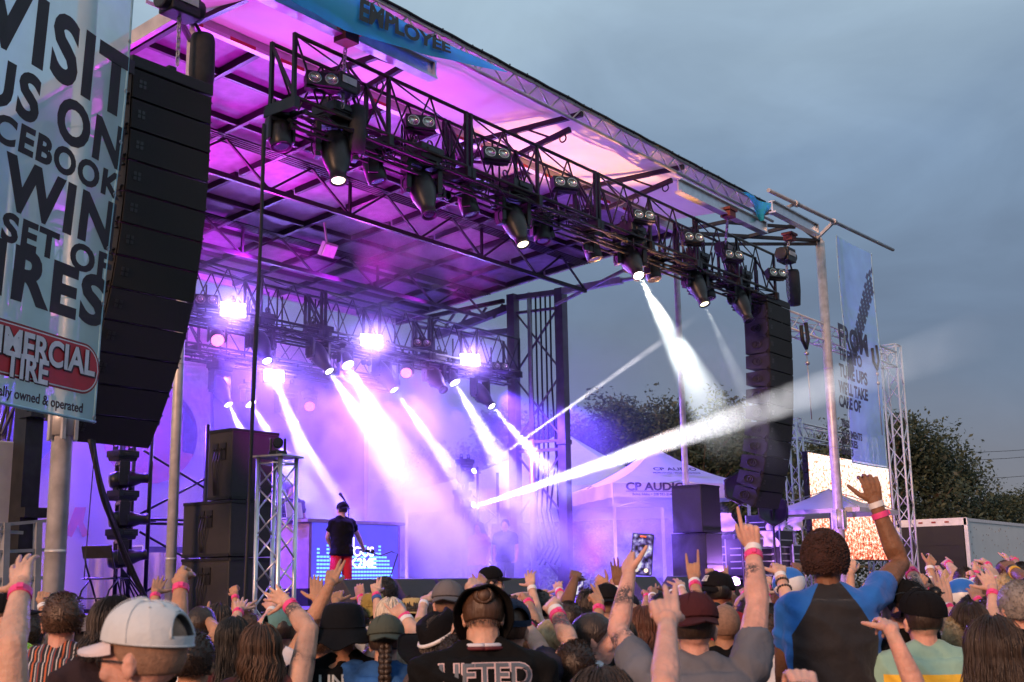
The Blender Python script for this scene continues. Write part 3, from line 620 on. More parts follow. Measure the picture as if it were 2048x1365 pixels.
cable('stage_edge_cable','loose black cables lying along the left front edge of the stage',[(9.0,10.4,DZ+.02),(9.8,10.9,DZ+.03),(10.4,10.35,DZ+.02),(11.2,10.5,DZ+.02)],.014,4,jit=.08)
# folding chair on the left corner of the deck
cx,cyy=9.2,13.7; T=thing('folding_chair','black folding chair standing on the left corner of the stage','chair',(cx,cyy,DZ),R(18)); Wc=WM[T.name]
def lc(x,y,z): return (x,y,z)
b=MB()
for s in (-1,1):
    b.tube([(-.27,s*.21,0.0),(-.16,s*.21,.30),(.03,s*.215,.46)],.012,6)
    b.tube([(.20,s*.20,0.0),(.06,s*.205,.30),(-.10,s*.21,.62),(-.17,s*.21,.84)],.013,6)
b.bar((-.2,-.21,.2),(-.2,.21,.2),.01,6); b.bar((.13,-.2,.14),(.13,.2,.14),.01,6); b.build('leg_frame','black_metal',T,world=False)
b=MB(); b.grid(lambda u,v:V((-.17+.4*u,-.21+.42*v,.455+.015*math.sin(u*3)-.015*math.sin(PI*v))),8,8); b.box((.03,0,.445),(.40,.42,.02)); b.build('seat','black_plastic',T,world=False,bevel=.006)
b=MB(); b.grid(lambda u,v:V((-.125-.045*v+.03*math.sin(PI*u),-.225+.45*u,.70+.15*v)),10,4); b.grid(lambda u,v:V((-.145-.045*v+.03*math.sin(PI*u),-.225+.45*u,.70+.15*v)),10,4); b.tube([(-.17+.03*math.sin(PI*i/10),-.225+.045*i,.85) for i in range(11)],.014,6); b.build('backrest','black_plastic',T,world=False)
# floor towers with stacked moving heads
def light_tower(x,y,label,hs,labels,aims,lens,xs):
    T=thing('light_tower',label,'lighting stand',(x,y,DZ)); b=MB()
    for dx,dy in ((-.16,0),(.12,.1),(.30,-.05)): b.bar((x+dx,y+dy,DZ),(x+dx,y+dy,hs),.03,8)
    b.build('upright','truss_black',T); b=MB()
    for z in (DZ+.06,DZ+1.25,hs-.12): b.bar((x-.3,y,z),(x+.45,y,z),.025,8); b.bar((x,y-.25,z),(x,y+.3,z),.025,8)
    b.box((x,y,DZ+.03),(1.0,.8,.05)); b.build('crossbar','truss_black',T); b=MB()
    for x2 in xs:
        b.bar((x2,y-.15,DZ),(x2,y-.15,hs-.1),.035,8)
        for z in (DZ+.2,DZ+1.35): b.bar((x+.2,y,z),(x2,y-.15,z+.55),.018,6); b.bar((x+.2,y,z+.9),(x2,y-.15,z+.4),.018,6)
        for z in (DZ+1.22,DZ+1.28): b.bar((x+.2,y,z),(x2,y-.15,z),.02,6)
    b.build('side_brace','truss_black',T); b=MB()
    for k in range(6): b.tube([(x-.2+.03*k,y-.1,hs-.2-.2*k),(x-.25,y-.15,DZ+1.5),(x-.15-.02*k,y-.12,DZ+.7),(x+.1*k-.2,y-.2,DZ+.06)],.012,5)
    b.build('cable_loop','cable',T)
    for k,(px,py) in enumerate(labels):
        c=on(1,y-.2,px,py); aim(BH,c+V((0,0,.45)),c+V(aims[k][0]),aims[k][1],'moving heads clamped in the floor light towers',lens[k])
    return T
tl=on(1,14.6,258,1000)
light_tower(tl.x,14.6,'black pipe tower with three moving heads on the left side of the stage',4.3,[(243,972),(243,1052),(240,1130)],[((2,-.9,.25),'lit moving head, topmost of three in the left floor tower'),((2,-.9,.1),'unlit moving head in the middle of the left floor tower'),((2,-.9,.35),'unlit moving head at the bottom of the left floor tower')],['lens_warm',None,None],[tl.x+1.2])
tr=on(1,17.2,935,1000)
light_tower(tr.x,17.2,'violet-lit pipe tower with two beam-throwing heads on the right side of the stage',4.4,[(930,963),(925,1025)],[(tuple(on(1,11,1340,672)-on(1,17,930,963)),'moving head throwing the thin upper beam from the right floor tower'),(tuple(on(1,8.2,1650,778)-on(1,17,925,1025)),'moving head throwing the broad white beam across the crowd')],['lens_white','lens_white'],[tr.x+.9])
# ================================================================ dj booth and stage dressing
bx0,bx1,by,bz=13.85,16.05,14.9,2.86
T=thing('dj_booth','dj booth with a blue lit screen front and violet side panel','dj booth',((bx0+bx1)/2,by+.4,DZ))
b=MB(); b.box(((bx0+bx1)/2,by+.42,DZ+.14),(bx1-bx0,.8,.28)); b.build('plinth','skirt',T)
b=MB(); b.box((bx0+.03,by+.42,(DZ+.28+bz)/2),(.06,.8,bz-DZ-.28)); b.box((bx1-.03,by+.42,(DZ+.28+bz)/2),(.06,.8,bz-DZ-.28)); b.build('side_panel',mat('booth_side',(.45,.25,.5),.45),T)
b=MB(); b.box(((bx0+bx1)/2,by+.42,bz+.025),(bx1-bx0+.16,.9,.05)); b.build('table_top',mat('booth_top',(.4,.3,.42),.4),T)
b=MB(); b.box(((bx0+bx1)/2,by+.03,(DZ+.28+bz)/2),(bx1-bx0-.13,.05,bz-DZ-.30)); sc=b.build('screen',mat('screen_base',(.05,.03,.12),.3,emit=(.10,.08,.85),estr=1.1,var=.3,scale=2),T)
b=MB(); rr=random.Random(3)
nx=26
for k in range(nx):
    hgt=int(10*abs(math.sin(k*.55)*.6+math.sin(k*1.7)*.3)+2+rr.random()*3)
    for j in range(hgt): x=bx0+.12+(bx1-bx0-.3)*k/nx; b.box((x,by-.002,bz-.10-.045*(14-j) if 0 else DZ+.42+.062*j),(.055,.008,.032))
b.build('screen_pattern',mat('screen_bars',(.1,.3,.8),.4,emit=(.15,.45,1.0),estr=2.2),sc)
sw=mat('screen_white',(1,1,1),.4,emit=(1,.97,1),estr=1.5)
FM=Matrix(((1,0,0,0),(0,0,-1,0),(0,1,0,0),(0,0,0,1)))
for body,px,py,sz in (('DJ',690,1092,.21),('FAMOUS',664,1112,.23),('TALK2ME',660,1136,.235)):
    p=on(1,by-.012,px,py); text(body,sz,sw,Matrix.Translation(p)@FM,sc,bold=.02,sx=1.12)
T=thing('laptop','open white laptop standing on the left end of the dj booth','laptop',(bx0+.25,by+.4,bz+.05)); p=on(1,by+.3,583,1020)
b=MB(); b.box((p.x,by+.35,bz+.06),(.34,.24,.02)); b.build('keyboard','white_vinyl',T); b=MB(); b.box((p.x,by+.24,bz+.2),(.36,.012,.26),Matrix.Rotation(R(-12),3,'X')); b.build('lid',mat('laptop_lid',(.75,.72,.68),.35),T)
p=on(1,14.6,697,1040); T=thing('microphone_stand','thin black microphone stand beside the performer at the dj booth','microphone stand',(p.x,14.6,DZ))
b=MB(); q=on(1,14.6,697,1012); b.bar((p.x,14.6,DZ),(p.x,14.6,q.z),.010,8); e=on(1,14.6,690,1002); b.bar(q,e,.009,6); b.build('pole','black_metal',T); b=MB(); b.bar((p.x,14.6,DZ),(p.x,14.6,DZ+.03),.14,16); b.build('base','black_metal',T)
b=MB(); d=(e-q).normalized(); b.bar(e,e+d*.12,.014,8,.02); b.ball(e+d*.15,.03,8); b.build('microphone','black_metal',T)
# road cases, drape
def case(x0,x1,y0,y1,z0,z1,label,grp='road cases on the stage'):
    T=thing('road_case',label,'road case',((x0+x1)/2,(y0+y1)/2,z0),group=grp); b=MB(); b.box(((x0+x1)/2,(y0+y1)/2,(z0+z1)/2),(x1-x0,y1-y0,z1-z0)); b.build('body',mat('case_violet',(.07,.065,.10),.5,0,.2,8),T)
    b=MB(); e=.022
    for x in (x0,x1):
        for y in (y0,y1): b.sq((x,y,z0-.004),(x,y,z1+.004),e*1.6)
        for z in (z0,z1,(z0+z1)/2): b.sq((x,y0,z),(x,y1,z),e)
    for y in (y0,y1):
        for z in (z0,z1,(z0+z1)/2): b.sq((x0,y,z),(x1,y,z),e)
    b.build('edging','alu',T); b=MB()
    for t in (.25,.75):
        b.box((x0+(x1-x0)*t,y0-.008,(z0+z1)/2),(.1,.02,.1)); b.box((x0-.008,y0+(y1-y0)*t,(z0+z1)/2),(.02,.1,.1))
    b.build('latch','steel',T); return T
p=on(1,17,305,1190); case(p.x-.35,p.x+.45,16.8,17.6,DZ,DZ+1.0,'violet-lit road case with silver edges behind the left light tower')
p=on(1,17,345,1190); case(p.x+.2,p.x+.8,17.0,17.6,DZ,DZ+.8,'smaller violet-lit road case half hidden behind the grey roof pole')
T=MB(); T.grid(lambda u,v:V((10.6+1.9*u,16.2+.05*math.sin(u*46)+.02*math.sin(u*17),DZ+.02+.85*v)),120,4); tag(T.build('drape',mat('drape_cream',(.62,.52,.30),.7,0,.15,3,trans=.2)),'low cream pleated drape behind the folding chair','drape')
def back_shape(T,poly,mtl,name,y=20.94,off=0):
    pts=[on(1,y,px,py) for px,py in poly]; F=Matrix(((1,0,0,0),(0,0,-1,y-off),(0,1,0,0),(0,0,0,1))); b=MB(); b.prism([(p.x,p.z) for p in pts],F,.004); return b.build(name,mtl,T)
T=thing('backdrop','tall pale backdrop cloth with big blue and red printed shapes behind the stage','backdrop',(14.8,21,DZ))
b=MB(); b.grid(lambda u,v:V((8.2+13.2*u,21+.03*math.sin(u*60)+.02*math.sin(v*9),DZ+5.9*v)),160,10); b.build('cloth',mat('backdrop_cloth',(.70,.60,.64),.7,0,.08,1.5),T)
def disc(cx,cy,rx,ry,a0=0,a1=360,n=40): return [(cx+rx*math.cos(R(a0+(a1-a0)*i/n)),cy-ry*math.sin(R(a0+(a1-a0)*i/n))) for i in range(n+1)]
back_shape(T,disc(300,870,95,98),mat('print_red',(.62,.10,.08),.6),'printed_disc'); back_shape(T,disc(20,850,95,92),mat('print_blue',(.10,.18,.62),.6),'printed_disc')
back_shape(T,[(130,1070),(150,1015),(172,1015),(166,1045),(178,1070),(165,1075),(156,1050),(143,1075)],mat('print_red',(.62,.10,.08),.6),'printed_letter'); back_shape(T,[(365,730),(420,735),(420,915),(365,905)],mat('print_pale',(.8,.74,.76),.6),'printed_block')
back_shape(T,[(425,700),(728,760),(728,1040),(430,1040)],mat('print_blue2',(.10,.075,.40),.6),'printed_block')
# left access rail and trailer side
T=thing('handrail','grey steel handrail at the far left beside the big pole','railing',on(1,12.3,45,1240))
b=MB(); yr=12.3
def hp(px,py): return on(1,yr,px,py)
for a,c_ in (((-40,1054),(92,1042)),((-40,1062),(45,1066)),((-40,1106),(92,1100)),((-40,1160),(92,1156))): b.sq(hp(*a),hp(*c_),.035)
for px in (12,76): b.sq(hp(px,1046),hp(px-6,1240),.07)
q=hp(70,1240); b.build('rail','grey_paint',T); b=MB()
for px in (12,76): p=hp(px-6,1235); b.sq((p.x,yr,0),(p.x,yr,p.z),.09)
b.build('post','grey_paint',T)
b=MB(); q0=on(1,14.2,-140,1040); q1=on(1,14.2,42,1040); zt=on(1,14.2,30,884).z; b.box(((q0.x+q1.x)/2,14.5,(q0.z-.6+zt)/2),(q1.x-q0.x,.6,zt-q0.z+.6)); b.build('trailer_panel',mat('trailer_pale',(.62,.62,.6),.5,0,.12,4),ST,bevel=.02)
b=MB(); p=on(1,13.8,62,1000); b.box((p.x,13.95,3.2),(.24,.26,6.4)); b.box((p.x+.05,13.8,3.95),(.42,.3,.06)); b.box((p.x+.02,13.8,2.75),(.3,.2,.12)); b.build('mast_column','truss_black',ST)
# ================================================================ banners
def banner(name,label,org,dx,w,z0,z1,mtl,ymods=(.02,3),lean=0):
    T=thing(name,label,'banner',org); dn=V((-dx.y,dx.x,0))
    amp,fr=ymods
    def P(u,z,off=0): return V((org[0],org[1],0))+dx*(u+lean*(z-(z0+z1)/2))+dn*(amp*math.sin(u*fr)+amp*.6*math.sin(z*1.7)+off)+V((0,0,z))
    b=MB(); b.grid(lambda u,v:P(w*u,z0+(z1-z0)*v),40,50); b.build('cloth',mtl,T)
    b=MB()
    for u in (0.02,w-.02): b.tube([P(u,z0+(z1-z0)*k/30,-.004) for k in range(31)],.012,5)
    b.tube([P(w*k/30,z0+.015,-.004) for k in range(31)],.012,5); b.build('hem',mat(name+'_hem',(.30,.52,.60),.5),T)
    b=MB(); F=frame(-dn)
    for k in range(12):
        for u in (0.03,w-.03):
            c=P(u,z0+.05+(z1-z0-.1)*k/11,-.012); b.tube([c+F@V((.018*math.cos(q),.018*math.sin(q),0)) for q in [2*PI*i/8 for i in range(9)]],.006,4)
    b.build('grommet','steel',T); return T,P
ink=meshy('banner_ink',(.012,.006,.014),.10,0)
cyan=meshy('banner_mesh',(.36,.72,.88),.33,.7)
bd=V((math.cos(R(18.8)),math.sin(R(18.8)),0)); be=at(238,480,11.55); be=V((be.x,be.y,0)); WB=3.6; bo=be-bd*WB; LEAN=0; ZMID=0
def bpx(px,py):            # banner coordinates of a photo pixel
    n=V((-bd.y,bd.x,0)); d=ray(px,py); t=((be-CAM).dot(n))/d.dot(n); p=CAM+d*t; return (p-bo).dot(bd)-LEAN*(p.z-ZMID),p.z
_zb=bpx(197,848)[1]; LEAN=.062; ZMID=(_zb+9.4)/2
LT,LP=banner('mesh_banner','tall blue mesh banner with dark lettering and a red oval logo, left of the stage',bo,bd,WB,_zb,9.4,cyan,(.03,2.3),LEAN)
def btext(T,Pf,pxfn,body,right,top,bot,mtl,off=-.008,align='RIGHT',sx=1.0,bold=.035,name='lettering',spacing=1.0):
    u1,zb=pxfn(*bot); ut,zt=pxfn(*top); cap=zt-zb; size=cap/.70
    text(body,size,mtl,None,T,name,.001,bold,sx,align,lambda p:Pf(u1+p.x,zb+p.y,off-p.z),spacing)
for body,bot,top,sx in (('VISIT',(258,240),(263,122),1.1),('US ON',(246,340),(251,262),1.22),('FACEBOOK',(238,398),(242,352),1.36),('TO WIN',(232,500),(238,412),1.28),('A SET OF',(226,560),(229,512),1.5),('TIRES',(213,652),(218,560),1.42)):
    btext(LT,LP,bpx,body,None,top,bot,ink,sx=sx*.86,bold=.04,spacing=1.13)
def oval(w,h,cx,cz,n=12):
    r=h/2; pts=[]
    for i in range(n+1): a=-PI/2+PI*i/n; pts.append((cx+w/2-r+r*math.cos(a),cz+r*math.sin(a)))
    for i in range(n+1): a=PI/2+PI*i/n; pts.append((cx-w/2+r+r*math.cos(a),cz+r*math.sin(a)))
    return pts
u1,zc0=bpx(201,745); ru=u1; zo=zc0; hh=bpx(160,688)[1]-bpx(160,792)[1]
for w_,h_,mm,off in ((3.0,hh,mat('logo_red_dark',(.25,.012,.015),.5),-.006),(2.96,hh*.92,mat('logo_white',(.75,.7,.7),.5),-.009),(2.93,hh*.87,mat('logo_red',(.52,.02,.03),.5),-.012)):
    b=MB(); r_=h_/2
    def pl(u,v,w_=w_,h_=h_,off=off,r_=r_):
        x=ru-1.5-w_/2+w_*u; e=max(0,r_-min(w_*u,w_*(1-u))); hh_=math.sqrt(max(0,r_*r_-e*e)); return LP(x,zo-hh_+2*hh_*v,off-.012)
    b.grid(pl,160,10); b.build('logo_plate',mm,LT)
for body,bot,top in (('COMMERCIAL',(190,754),(190,706)),('TIRE',(92,772),(92,725))):
    btext(LT,LP,bpx,body,None,top,bot,mat('logo_shadow',(.03,.005,.008),.5),off=-.030,sx=.98,bold=.05,name='logo_lettering')
    bot2=(bot[0]-3,bot[1]-2); top2=(top[0]-3,top[1]-2); btext(LT,LP,bpx,body,None,top2,bot2,mat('logo_letter',(.72,.70,.72),.5),off=-.036,sx=.98,bold=.03,name='logo_lettering')
btext(LT,LP,bpx,'Locally owned & operated',None,(168,807),(168,826),ink,sx=1.0,bold=.02)
# right banner
a=on(1,9.5,1672,470); c=on(1,9.5,1741,500); RBW=c.x-a.x
ZB=on(1,9.5,1700,925).z
RT_,RP=banner('mesh_banner','narrow pale blue mesh banner with a dark tyre track, hung from the right pipe',V((a.x,9.5,0)),V((1,0,0)),RBW,ZB,a.z+.0,meshy('banner_mesh_pale',(.55,.86,.92),.25,.75),(.03,2.0))
def rpx(px,py): p=on(1,9.5,px,py); return p.x-a.x,p.z
inkr=meshy('banner_ink_right',(.07,.055,.10),.22,0)
for body,bot,top,sz in (('FROM',(1674,690),(1674,648),1),('TIRES TO',(1674,718),(1674,696),1),('TUNE UPS',(1675,752),(1675,728),1),("WE'LL TAKE",(1675,784),(1675,762),.95),('CARE OF',(1676,812),(1676,790),1),('TIRES',(1681,852),(1681,838),1),('ALIGNMENTS',(1682,872),(1682,858),1),('BATTERIES',(1682,890),(1682,876),1),('BRAKES',(1682,908),(1682,894),1)):
    btext(RT_,RP,rpx,body,None,top,bot,inkr,align='LEFT',sx=.98*sz,bold=.04)
b=MB()
for i in range(16):
    for j in range(6):
        t=i/15; u=RBW*(1.02-1.0*t)+(j-2.5)*.145; z=a.z-.35-2.75*t**.9+(j-2.5)*.10
        if -.0<u<RBW-.02: 
            s_=.055; d1=V((.06,.085)); d2=V((.045,-.03))
            cs=[(-1,-1),(1,-1),(1,1),(-1,1)]; b.add([RP(min(RBW,max(0,u+d1.x*p*.8+d2.x*q)),min(a.z,z+d1.y*p*.8+d2.y*q),-.008) for p,q in cs],[(0,1,2,3)])
b.build('tyre_track',inkr,RT_)
# teal banner wrapped along the eave
teal=mat('teal_vinyl',(.03,.48,.64),.38,0,.1,2,.12,3,trans=.35)
T=thing('eave_banner','teal vinyl banner with black lettering sagging along the canopy edge','banner',(10.5,EY-.1,8.9))
tops=[(380,-215),(560,-95),(700,-18),(860,72),(1015,143)]; bots=[(380,-150),(585,3),(690,62),(860,112),(1015,146)]
def interp(L_,t):
    f_=t*(len(L_)-1); i=min(int(f_),len(L_)-2); u=f_-i; return V((*L_[i],0)).lerp(V((*L_[i+1],0)),u)
NT=40
tp=[on(1,EY-.22,*interp(tops,i/NT)[:2]) for i in range(NT+1)]; bt=[on(1,EY-.26,*interp(bots,i/NT)[:2]) for i in range(NT+1)]
def TP(u,v,off=0):
    f_=max(0,min(.9999,u))*NT; i=int(f_); s=f_-i; A_=tp[i].lerp(tp[i+1],s); B_=bt[i].lerp(bt[i+1],s); p=B_.lerp(A_,v); p.y-=.04*math.sin(PI*v)*(1-u)*1.3+.006*math.sin(u*40+v*3)+off; return p
b=MB(); b.grid(lambda u,v:TP(u,v),120,10); b.build('vinyl',teal,T)
text('EMPLOYEE',1,mat('teal_ink',(.01,.012,.016),.5),None,T,'lettering',.0,.04,1,'LEFT',lambda p:TP(.525+p.x*.060,.36+p.y*.80,-.0+.035+p.z))
T=thing('eave_banner','loose teal vinyl corner hanging at the right end of the canopy edge','banner',on(1,EY-.08,1510,405)); b=MB()
tri=[on(1,EY-.09,*q) for q in ((1486,384),(1540,408),(1524,442))]
b.grid(lambda u,v:(tri[0].lerp(tri[1],u)).lerp(tri[2],v)+V((0,-.05*math.sin(u*7+v*4),0)),10,10); b.build('vinyl',teal,T)
# ================================================================ tents, screen, truck, trees
wv='white_vinyl'
def tent(name,label,c,wx,wy,ze,zp,val,rz,leg=.03,z0=0,flat=False):
    T=thing(name,label,'tent',(c[0],c[1],z0),rz); b=MB(); hx,hy=wx/2,wy/2
    cs=[V((-hx,-hy,ze-z0)),V((hx,-hy,ze-z0)),V((hx,hy,ze-z0)),V((-hx,hy,ze-z0))]; ap=V((0,0,zp-z0))
    for k in range(4):
        p,q=cs[k],cs[(k+1)%4]
        def fn(u,v,p=p,q=q):
            e=p.lerp(q,u); s=e.lerp(ap,v); s.z-=.12*(zp-ze)*math.sin(PI*v)*(.6+.4*abs(math.cos(PI*u))); return s
        b.grid(fn,10,10)
        b.grid(lambda u,v,p=p,q=q:p.lerp(q,u)+V((0,0,-val*(1-v)+.01*math.sin(u*30)*(1-v))),24,3)
    b.build('canopy',wv,T,world=False); b=MB()
    for p in cs:
        b.sq((p.x*.98,p.y*.98,0),(p.x*.98,p.y*.98,p.z),leg*2)
    for k in range(4):
        p,q=cs[k]*.98,cs[(k+1)%4]*.98; p.z=q.z=ze-z0-val*.6; m_=(p+q)/2
        b.bar(p,(m_.x,m_.y,p.z+.25),.012,5); b.bar(q,(m_.x,m_.y,p.z+.25),.012,5); b.bar(p-V((0,0,.35)),(m_.x,m_.y,p.z+.05),.012,5)
    b.build('leg_frame','alu',T,world=False); return T,cs,ap
P0=at(1312,1000,28.5); rz=R(-38)
CPT,cs,ap=tent('canopy_tent','white pop-up tent with dark printed lettering beside the right end of the stage',(P0.x,P0.y),3.3,3.3,at(1312,978,28.5).z,at(1350,892,28.5).z,.32,rz,z0=1.5)
ctx=mat('tent_ink',(.06,.04,.10),.6)
W0=WM[CPT.name]
def tmat(x,y,z,ry): return W0@Matrix.Translation((x,y,z))@ry
FR=Matrix.Rotation(PI/2,4,'X'); ze_=cs[0].z
text('CP AUDIO',.24,ctx,tmat(-1.35,-1.67,ze_-.16,FR),CPT,bold=.03,sx=1.25)
text('Boise, Idaho • 208 941-2145',.085,ctx,tmat(-1.2,-1.67,ze_-.28,FR),CPT,bold=.012,sx=1.0)
b=MB(); b.box(W0@V((-.6,-1.665,ze_-.185)),(1.5,.006,.012),W0.to_3x3()); b.build('underline',ctx,CPT)
sl_=math.atan2(ap.z-ze_,1.55); text('CP AUDIO',.19,ctx,tmat(-.45,-1.10,ze_+.34,Matrix.Rotation(sl_,4,'X')),CPT,bold=.02,sx=1.2); text('PRODUCTION • SOUND • LIGHTING',.07,ctx,tmat(-.5,-1.20,ze_+.26,Matrix.Rotation(sl_,4,'X')),CPT,bold=.01)
FL=Matrix.Rotation(PI/2,4,'Z')@Matrix.Rotation(PI/2,4,'X')
P1=at(1130,1000,44); PW,_,_=tent('frame_tent','big plain white tent with a tall peak behind the stage masts',(P1.x,P1.y),9,9,at(1130,992,44).z,at(1130,860,44).z,.7,R(20),leg=.05)
# wing deck under the printed tent
b=MB(); b.box((P0.x,P0.y,1.42),(4.2,4.2,.14)); 
for x in (-2,0,2):
    for y in (-2,0,2): b.bar((P0.x+x,P0.y+y,0),(P0.x+x,P0.y+y,1.4),.03,6)
tag(b.build('wing_platform','deck'),'dark raised side platform carrying the printed tent','platform')
# screen and its truss rig
YS=12.2; a=on(1,YS,1616,905); c=on(1,YS,1776,935); zt,zb=a.z,on(1,YS,1640,1118).z
T=thing('video_screen','large bright outdoor video screen showing a red and white crowd','screen',((a.x+c.x)/2,YS,zb))
ms=bpy.data.materials.new('screen_crowd'); ms.use_nodes=True; nt=ms.node_tree; N=nt.nodes; L=nt.links; pb=N['Principled BSDF']
tcn=N.new('ShaderNodeTexCoord'); mpn=N.new('ShaderNodeMapping'); mpn.inputs['Scale'].default_value=(2.2,1,3.4); L.new(tcn.outputs['Object'],mpn.inputs[0])
n1=N.new('ShaderNodeTexNoise'); n1.inputs['Scale'].default_value=3.4; n1.inputs['Detail'].default_value=7; n1.inputs['Roughness'].default_value=.75; L.new(mpn.outputs[0],n1.inputs['Vector'])
sp_=N.new('ShaderNodeSeparateXYZ'); L.new(tcn.outputs['Object'],sp_.inputs[0]); mm=N.new('ShaderNodeMath'); mm.operation='MULTIPLY_ADD'; mm.inputs[1].default_value=.045; L.new(sp_.outputs['Z'],mm.inputs[0]); L.new(n1.outputs['Fac'],mm.inputs[2])
crn=N.new('ShaderNodeValToRGB'); e=crn.color_ramp.elements; L.new(mm.outputs[0],crn.inputs[0])
for k,(p,cc) in enumerate(((.42,(.10,.01,.01)),(.49,(.75,.08,.03)),(.54,(1,.42,.22)),(.60,(1,.82,.72)),(.70,(1,1,1)))):
    q=e[k] if k<2 else e.new(p); q.position=p; q.color=(*cc,1)
L.new(crn.outputs[0],pb.inputs['Emission Color']); pb.inputs['Emission Strength'].default_value=1.7; pb.inputs['Base Color'].default_value=(.02,.02,.02,1)
b=MB(); b.box(((a.x+c.x)/2,YS+.08,(zt+zb)/2),(c.x-a.x+.06,.14,zt-zb+.06)); 
for k in range(9): b.box((a.x-.05,YS+.08,zb+(zt-zb)*(k+.5)/9),(.06,.1,.12))
b.build('cabinet','black_metal',T); b=MB(); b.box(((a.x+c.x)/2,YS,(zt+zb)/2),(c.x-a.x,.012,zt-zb)); b.build('display',ms,T)
def wtruss(name,label,A_,B_,w,up=(0,0,1),bay=.45):
    T=thing(name,label,'truss',A_); b=MB(); b.truss(A_,B_,w,w,up,bay,.026,.013); b.build('lattice','white_truss',T); return T
t0=on(1,10.2,1782,700); t1=V((t0.x+.1,10.2,0))
wtruss('truss_tower','white truss tower standing at the right end of the video screen rig',(t0.x,10.2,0),(t0.x,10.2,t0.z+.1),.36,(0,1,0),.5)
l0=on(1,10.2,1596,640); T=wtruss('truss_beam','white truss beam crossing behind the right speaker array to the tall white tower',(l0.x-1.2,10.2,on(1,10.2,1600,655).z),(t0.x-.16,10.2,on(1,10.2,1600,655).z),.36)
m0=on(1,13.0,1592,862); m1=on(1,13.0,1738,900)
wtruss('truss_tower','white truss tower left of the video screen',(m0.x-.2,13,0),(m0.x-.2,13,m0.z+.3),.36,(0,1,0),.5)
wtruss('truss_tower','far white truss tower partly hidden behind the right edge of the video screen',(m1.x,13,0),(m1.x,13,m0.z+.2),.36,(0,1,0),.5)
wtruss('truss_beam','white truss beam above the video screen joining two white towers',(m0.x,13,m0.z),(m1.x,13,m0.z),.36)
b=MB(); s0=on(1,10.2,1815,1125); b.sq(s0,(s0.x+1.9,10.2,.05),.06); tag(b.build('brace_pole','white_truss'),'slanted white brace pole at the foot of the tall white tower','pole')
for px,dep in ((1612,24.6),(1752,26.5)):       # black slings with chain
    p=at(px,655 if px<1700 else 700,dep)
    T=thing('chain_sling','black sling and thin chain on the white beam '+('just right of the speaker array' if px<1700 else 'beside the pale banner'),'sling',p); b=MB(); b.tube([p+V((0,0,.1)),p+V((.06,0,-.25)),p+V((-.05,0,-.45)),p+V((-.22,0,-.3)),p+V((-.24,0,0))],.04,6); b.build('strap','cable',T); b=MB(); b.bar(p+V((-.05,0,-.45)),p+V((-.02,0,-1.9)),.012,5); b.ball(p+V((-.05,0,-.55)),.05,6); b.ball(p+V((-.04,0,-.75)),.05,6); b.build('chain','steel',T)
# parasol
p=at(1657,978,26.5); T=thing('parasol','pale square parasol open in front of the video screen','parasol',(p.x,p.y,0)); b=MB(); hw=1.12; zr=at(1657,1024,26.5).z
cs_=[V((p.x-hw,p.y-hw,zr)),V((p.x+hw,p.y-hw,zr)),V((p.x+hw,p.y+hw,zr)),V((p.x-hw,p.y+hw,zr))]
for k in range(4):
    A_,B_=cs_[k],cs_[(k+1)%4]
    def fn(u,v,A_=A_,B_=B_):
        s=A_.lerp(B_,u).lerp(V((p.x,p.y,p.z)),v); s.z-=.07*math.sin(PI*v); return s
    b.grid(fn,8,6); b.grid(lambda u,v,A_=A_,B_=B_:A_.lerp(B_,u)-V((0,0,.09*v)),8,1)
b.build('canopy',mat('parasol_cream',(.66,.60,.58),.7,0,.1,3,trans=.25),T); b=MB(); b.bar((p.x,p.y,0),(p.x,p.y,p.z),.025,8)
for A_ in cs_: b.bar((p.x,p.y,p.z-.02),A_+V((0,0,.005)),.01,5)
b.build('pole','grey_paint',T); b=MB(); q=cs_[1]; 
text('Employee Owned',.16,ctx,Matrix.Translation((p.x+.1,p.y-hw*.72-.02,zr+.12))@Matrix.Rotation(R(24),4,'X'),T,bold=.01)
# truck trailer
tx=46.8; ty=14.4; zt=at(1925,1038,46).z; T=thing('truck_trailer','long white box trailer with an open black rear end parked at the right','trailer',(tx,ty,0)); 
b=MB(); Lt=15.; Wt=2.6; zb=1.1
b.box((tx+Lt/2,ty+Wt/2,(zb+zt)/2),(Lt-.2,Wt,zt-zb)); b.build('box_body',mat('trailer_white',(.66,.70,.71),.4,0,.08,1.5),T,bevel=.03)
b=MB(); b.box((tx+.02,ty+Wt/2,zt-.12),(.2,Wt+.06,.28)); b.box((tx+.02,ty,(zt+zb)/2),(.2,.14,zt-zb)); b.box((tx+.02,ty+Wt,(zt+zb)/2),(.2,.14,zt-zb)); b.box((tx+Lt/2,ty-.012,zt-.06),(Lt,.04,.12)); b.build('rear_frame','white_truss',T)
b=MB(); b.box((tx-.0,ty+Wt/2,(zt+zb)/2-.1),(.12,Wt-.24,zt-zb-.3));  # black sheet standing in for the shade inside the open trailer
for k in range(4): b.box((tx-.07,ty+Wt/2,zb+.4+.5*k),(.02,Wt-.3,.03))
b.build('dark_rear_sheet',mat('interior_shade',(.009,.009,.012),.45,0,.2,3),T); b=MB()
for k in range(3): b.box((tx-.09,ty+.7+.5*k,zt-.12),(.02,.16,.06))
b.build('marker_lamp',mat('marker_red',(.3,.03,.02),.4),T); b=MB(); rr=random.Random(5)
for k in range(150): b.box((tx+.4+rr.random()*Lt*.9,ty-.006,zb+.3+rr.random()*(zt-zb-.5)),(.05,.012,.05))
b.build('rivet',mat('rivet_grey',(.25,.26,.27),.6),T); b=MB()
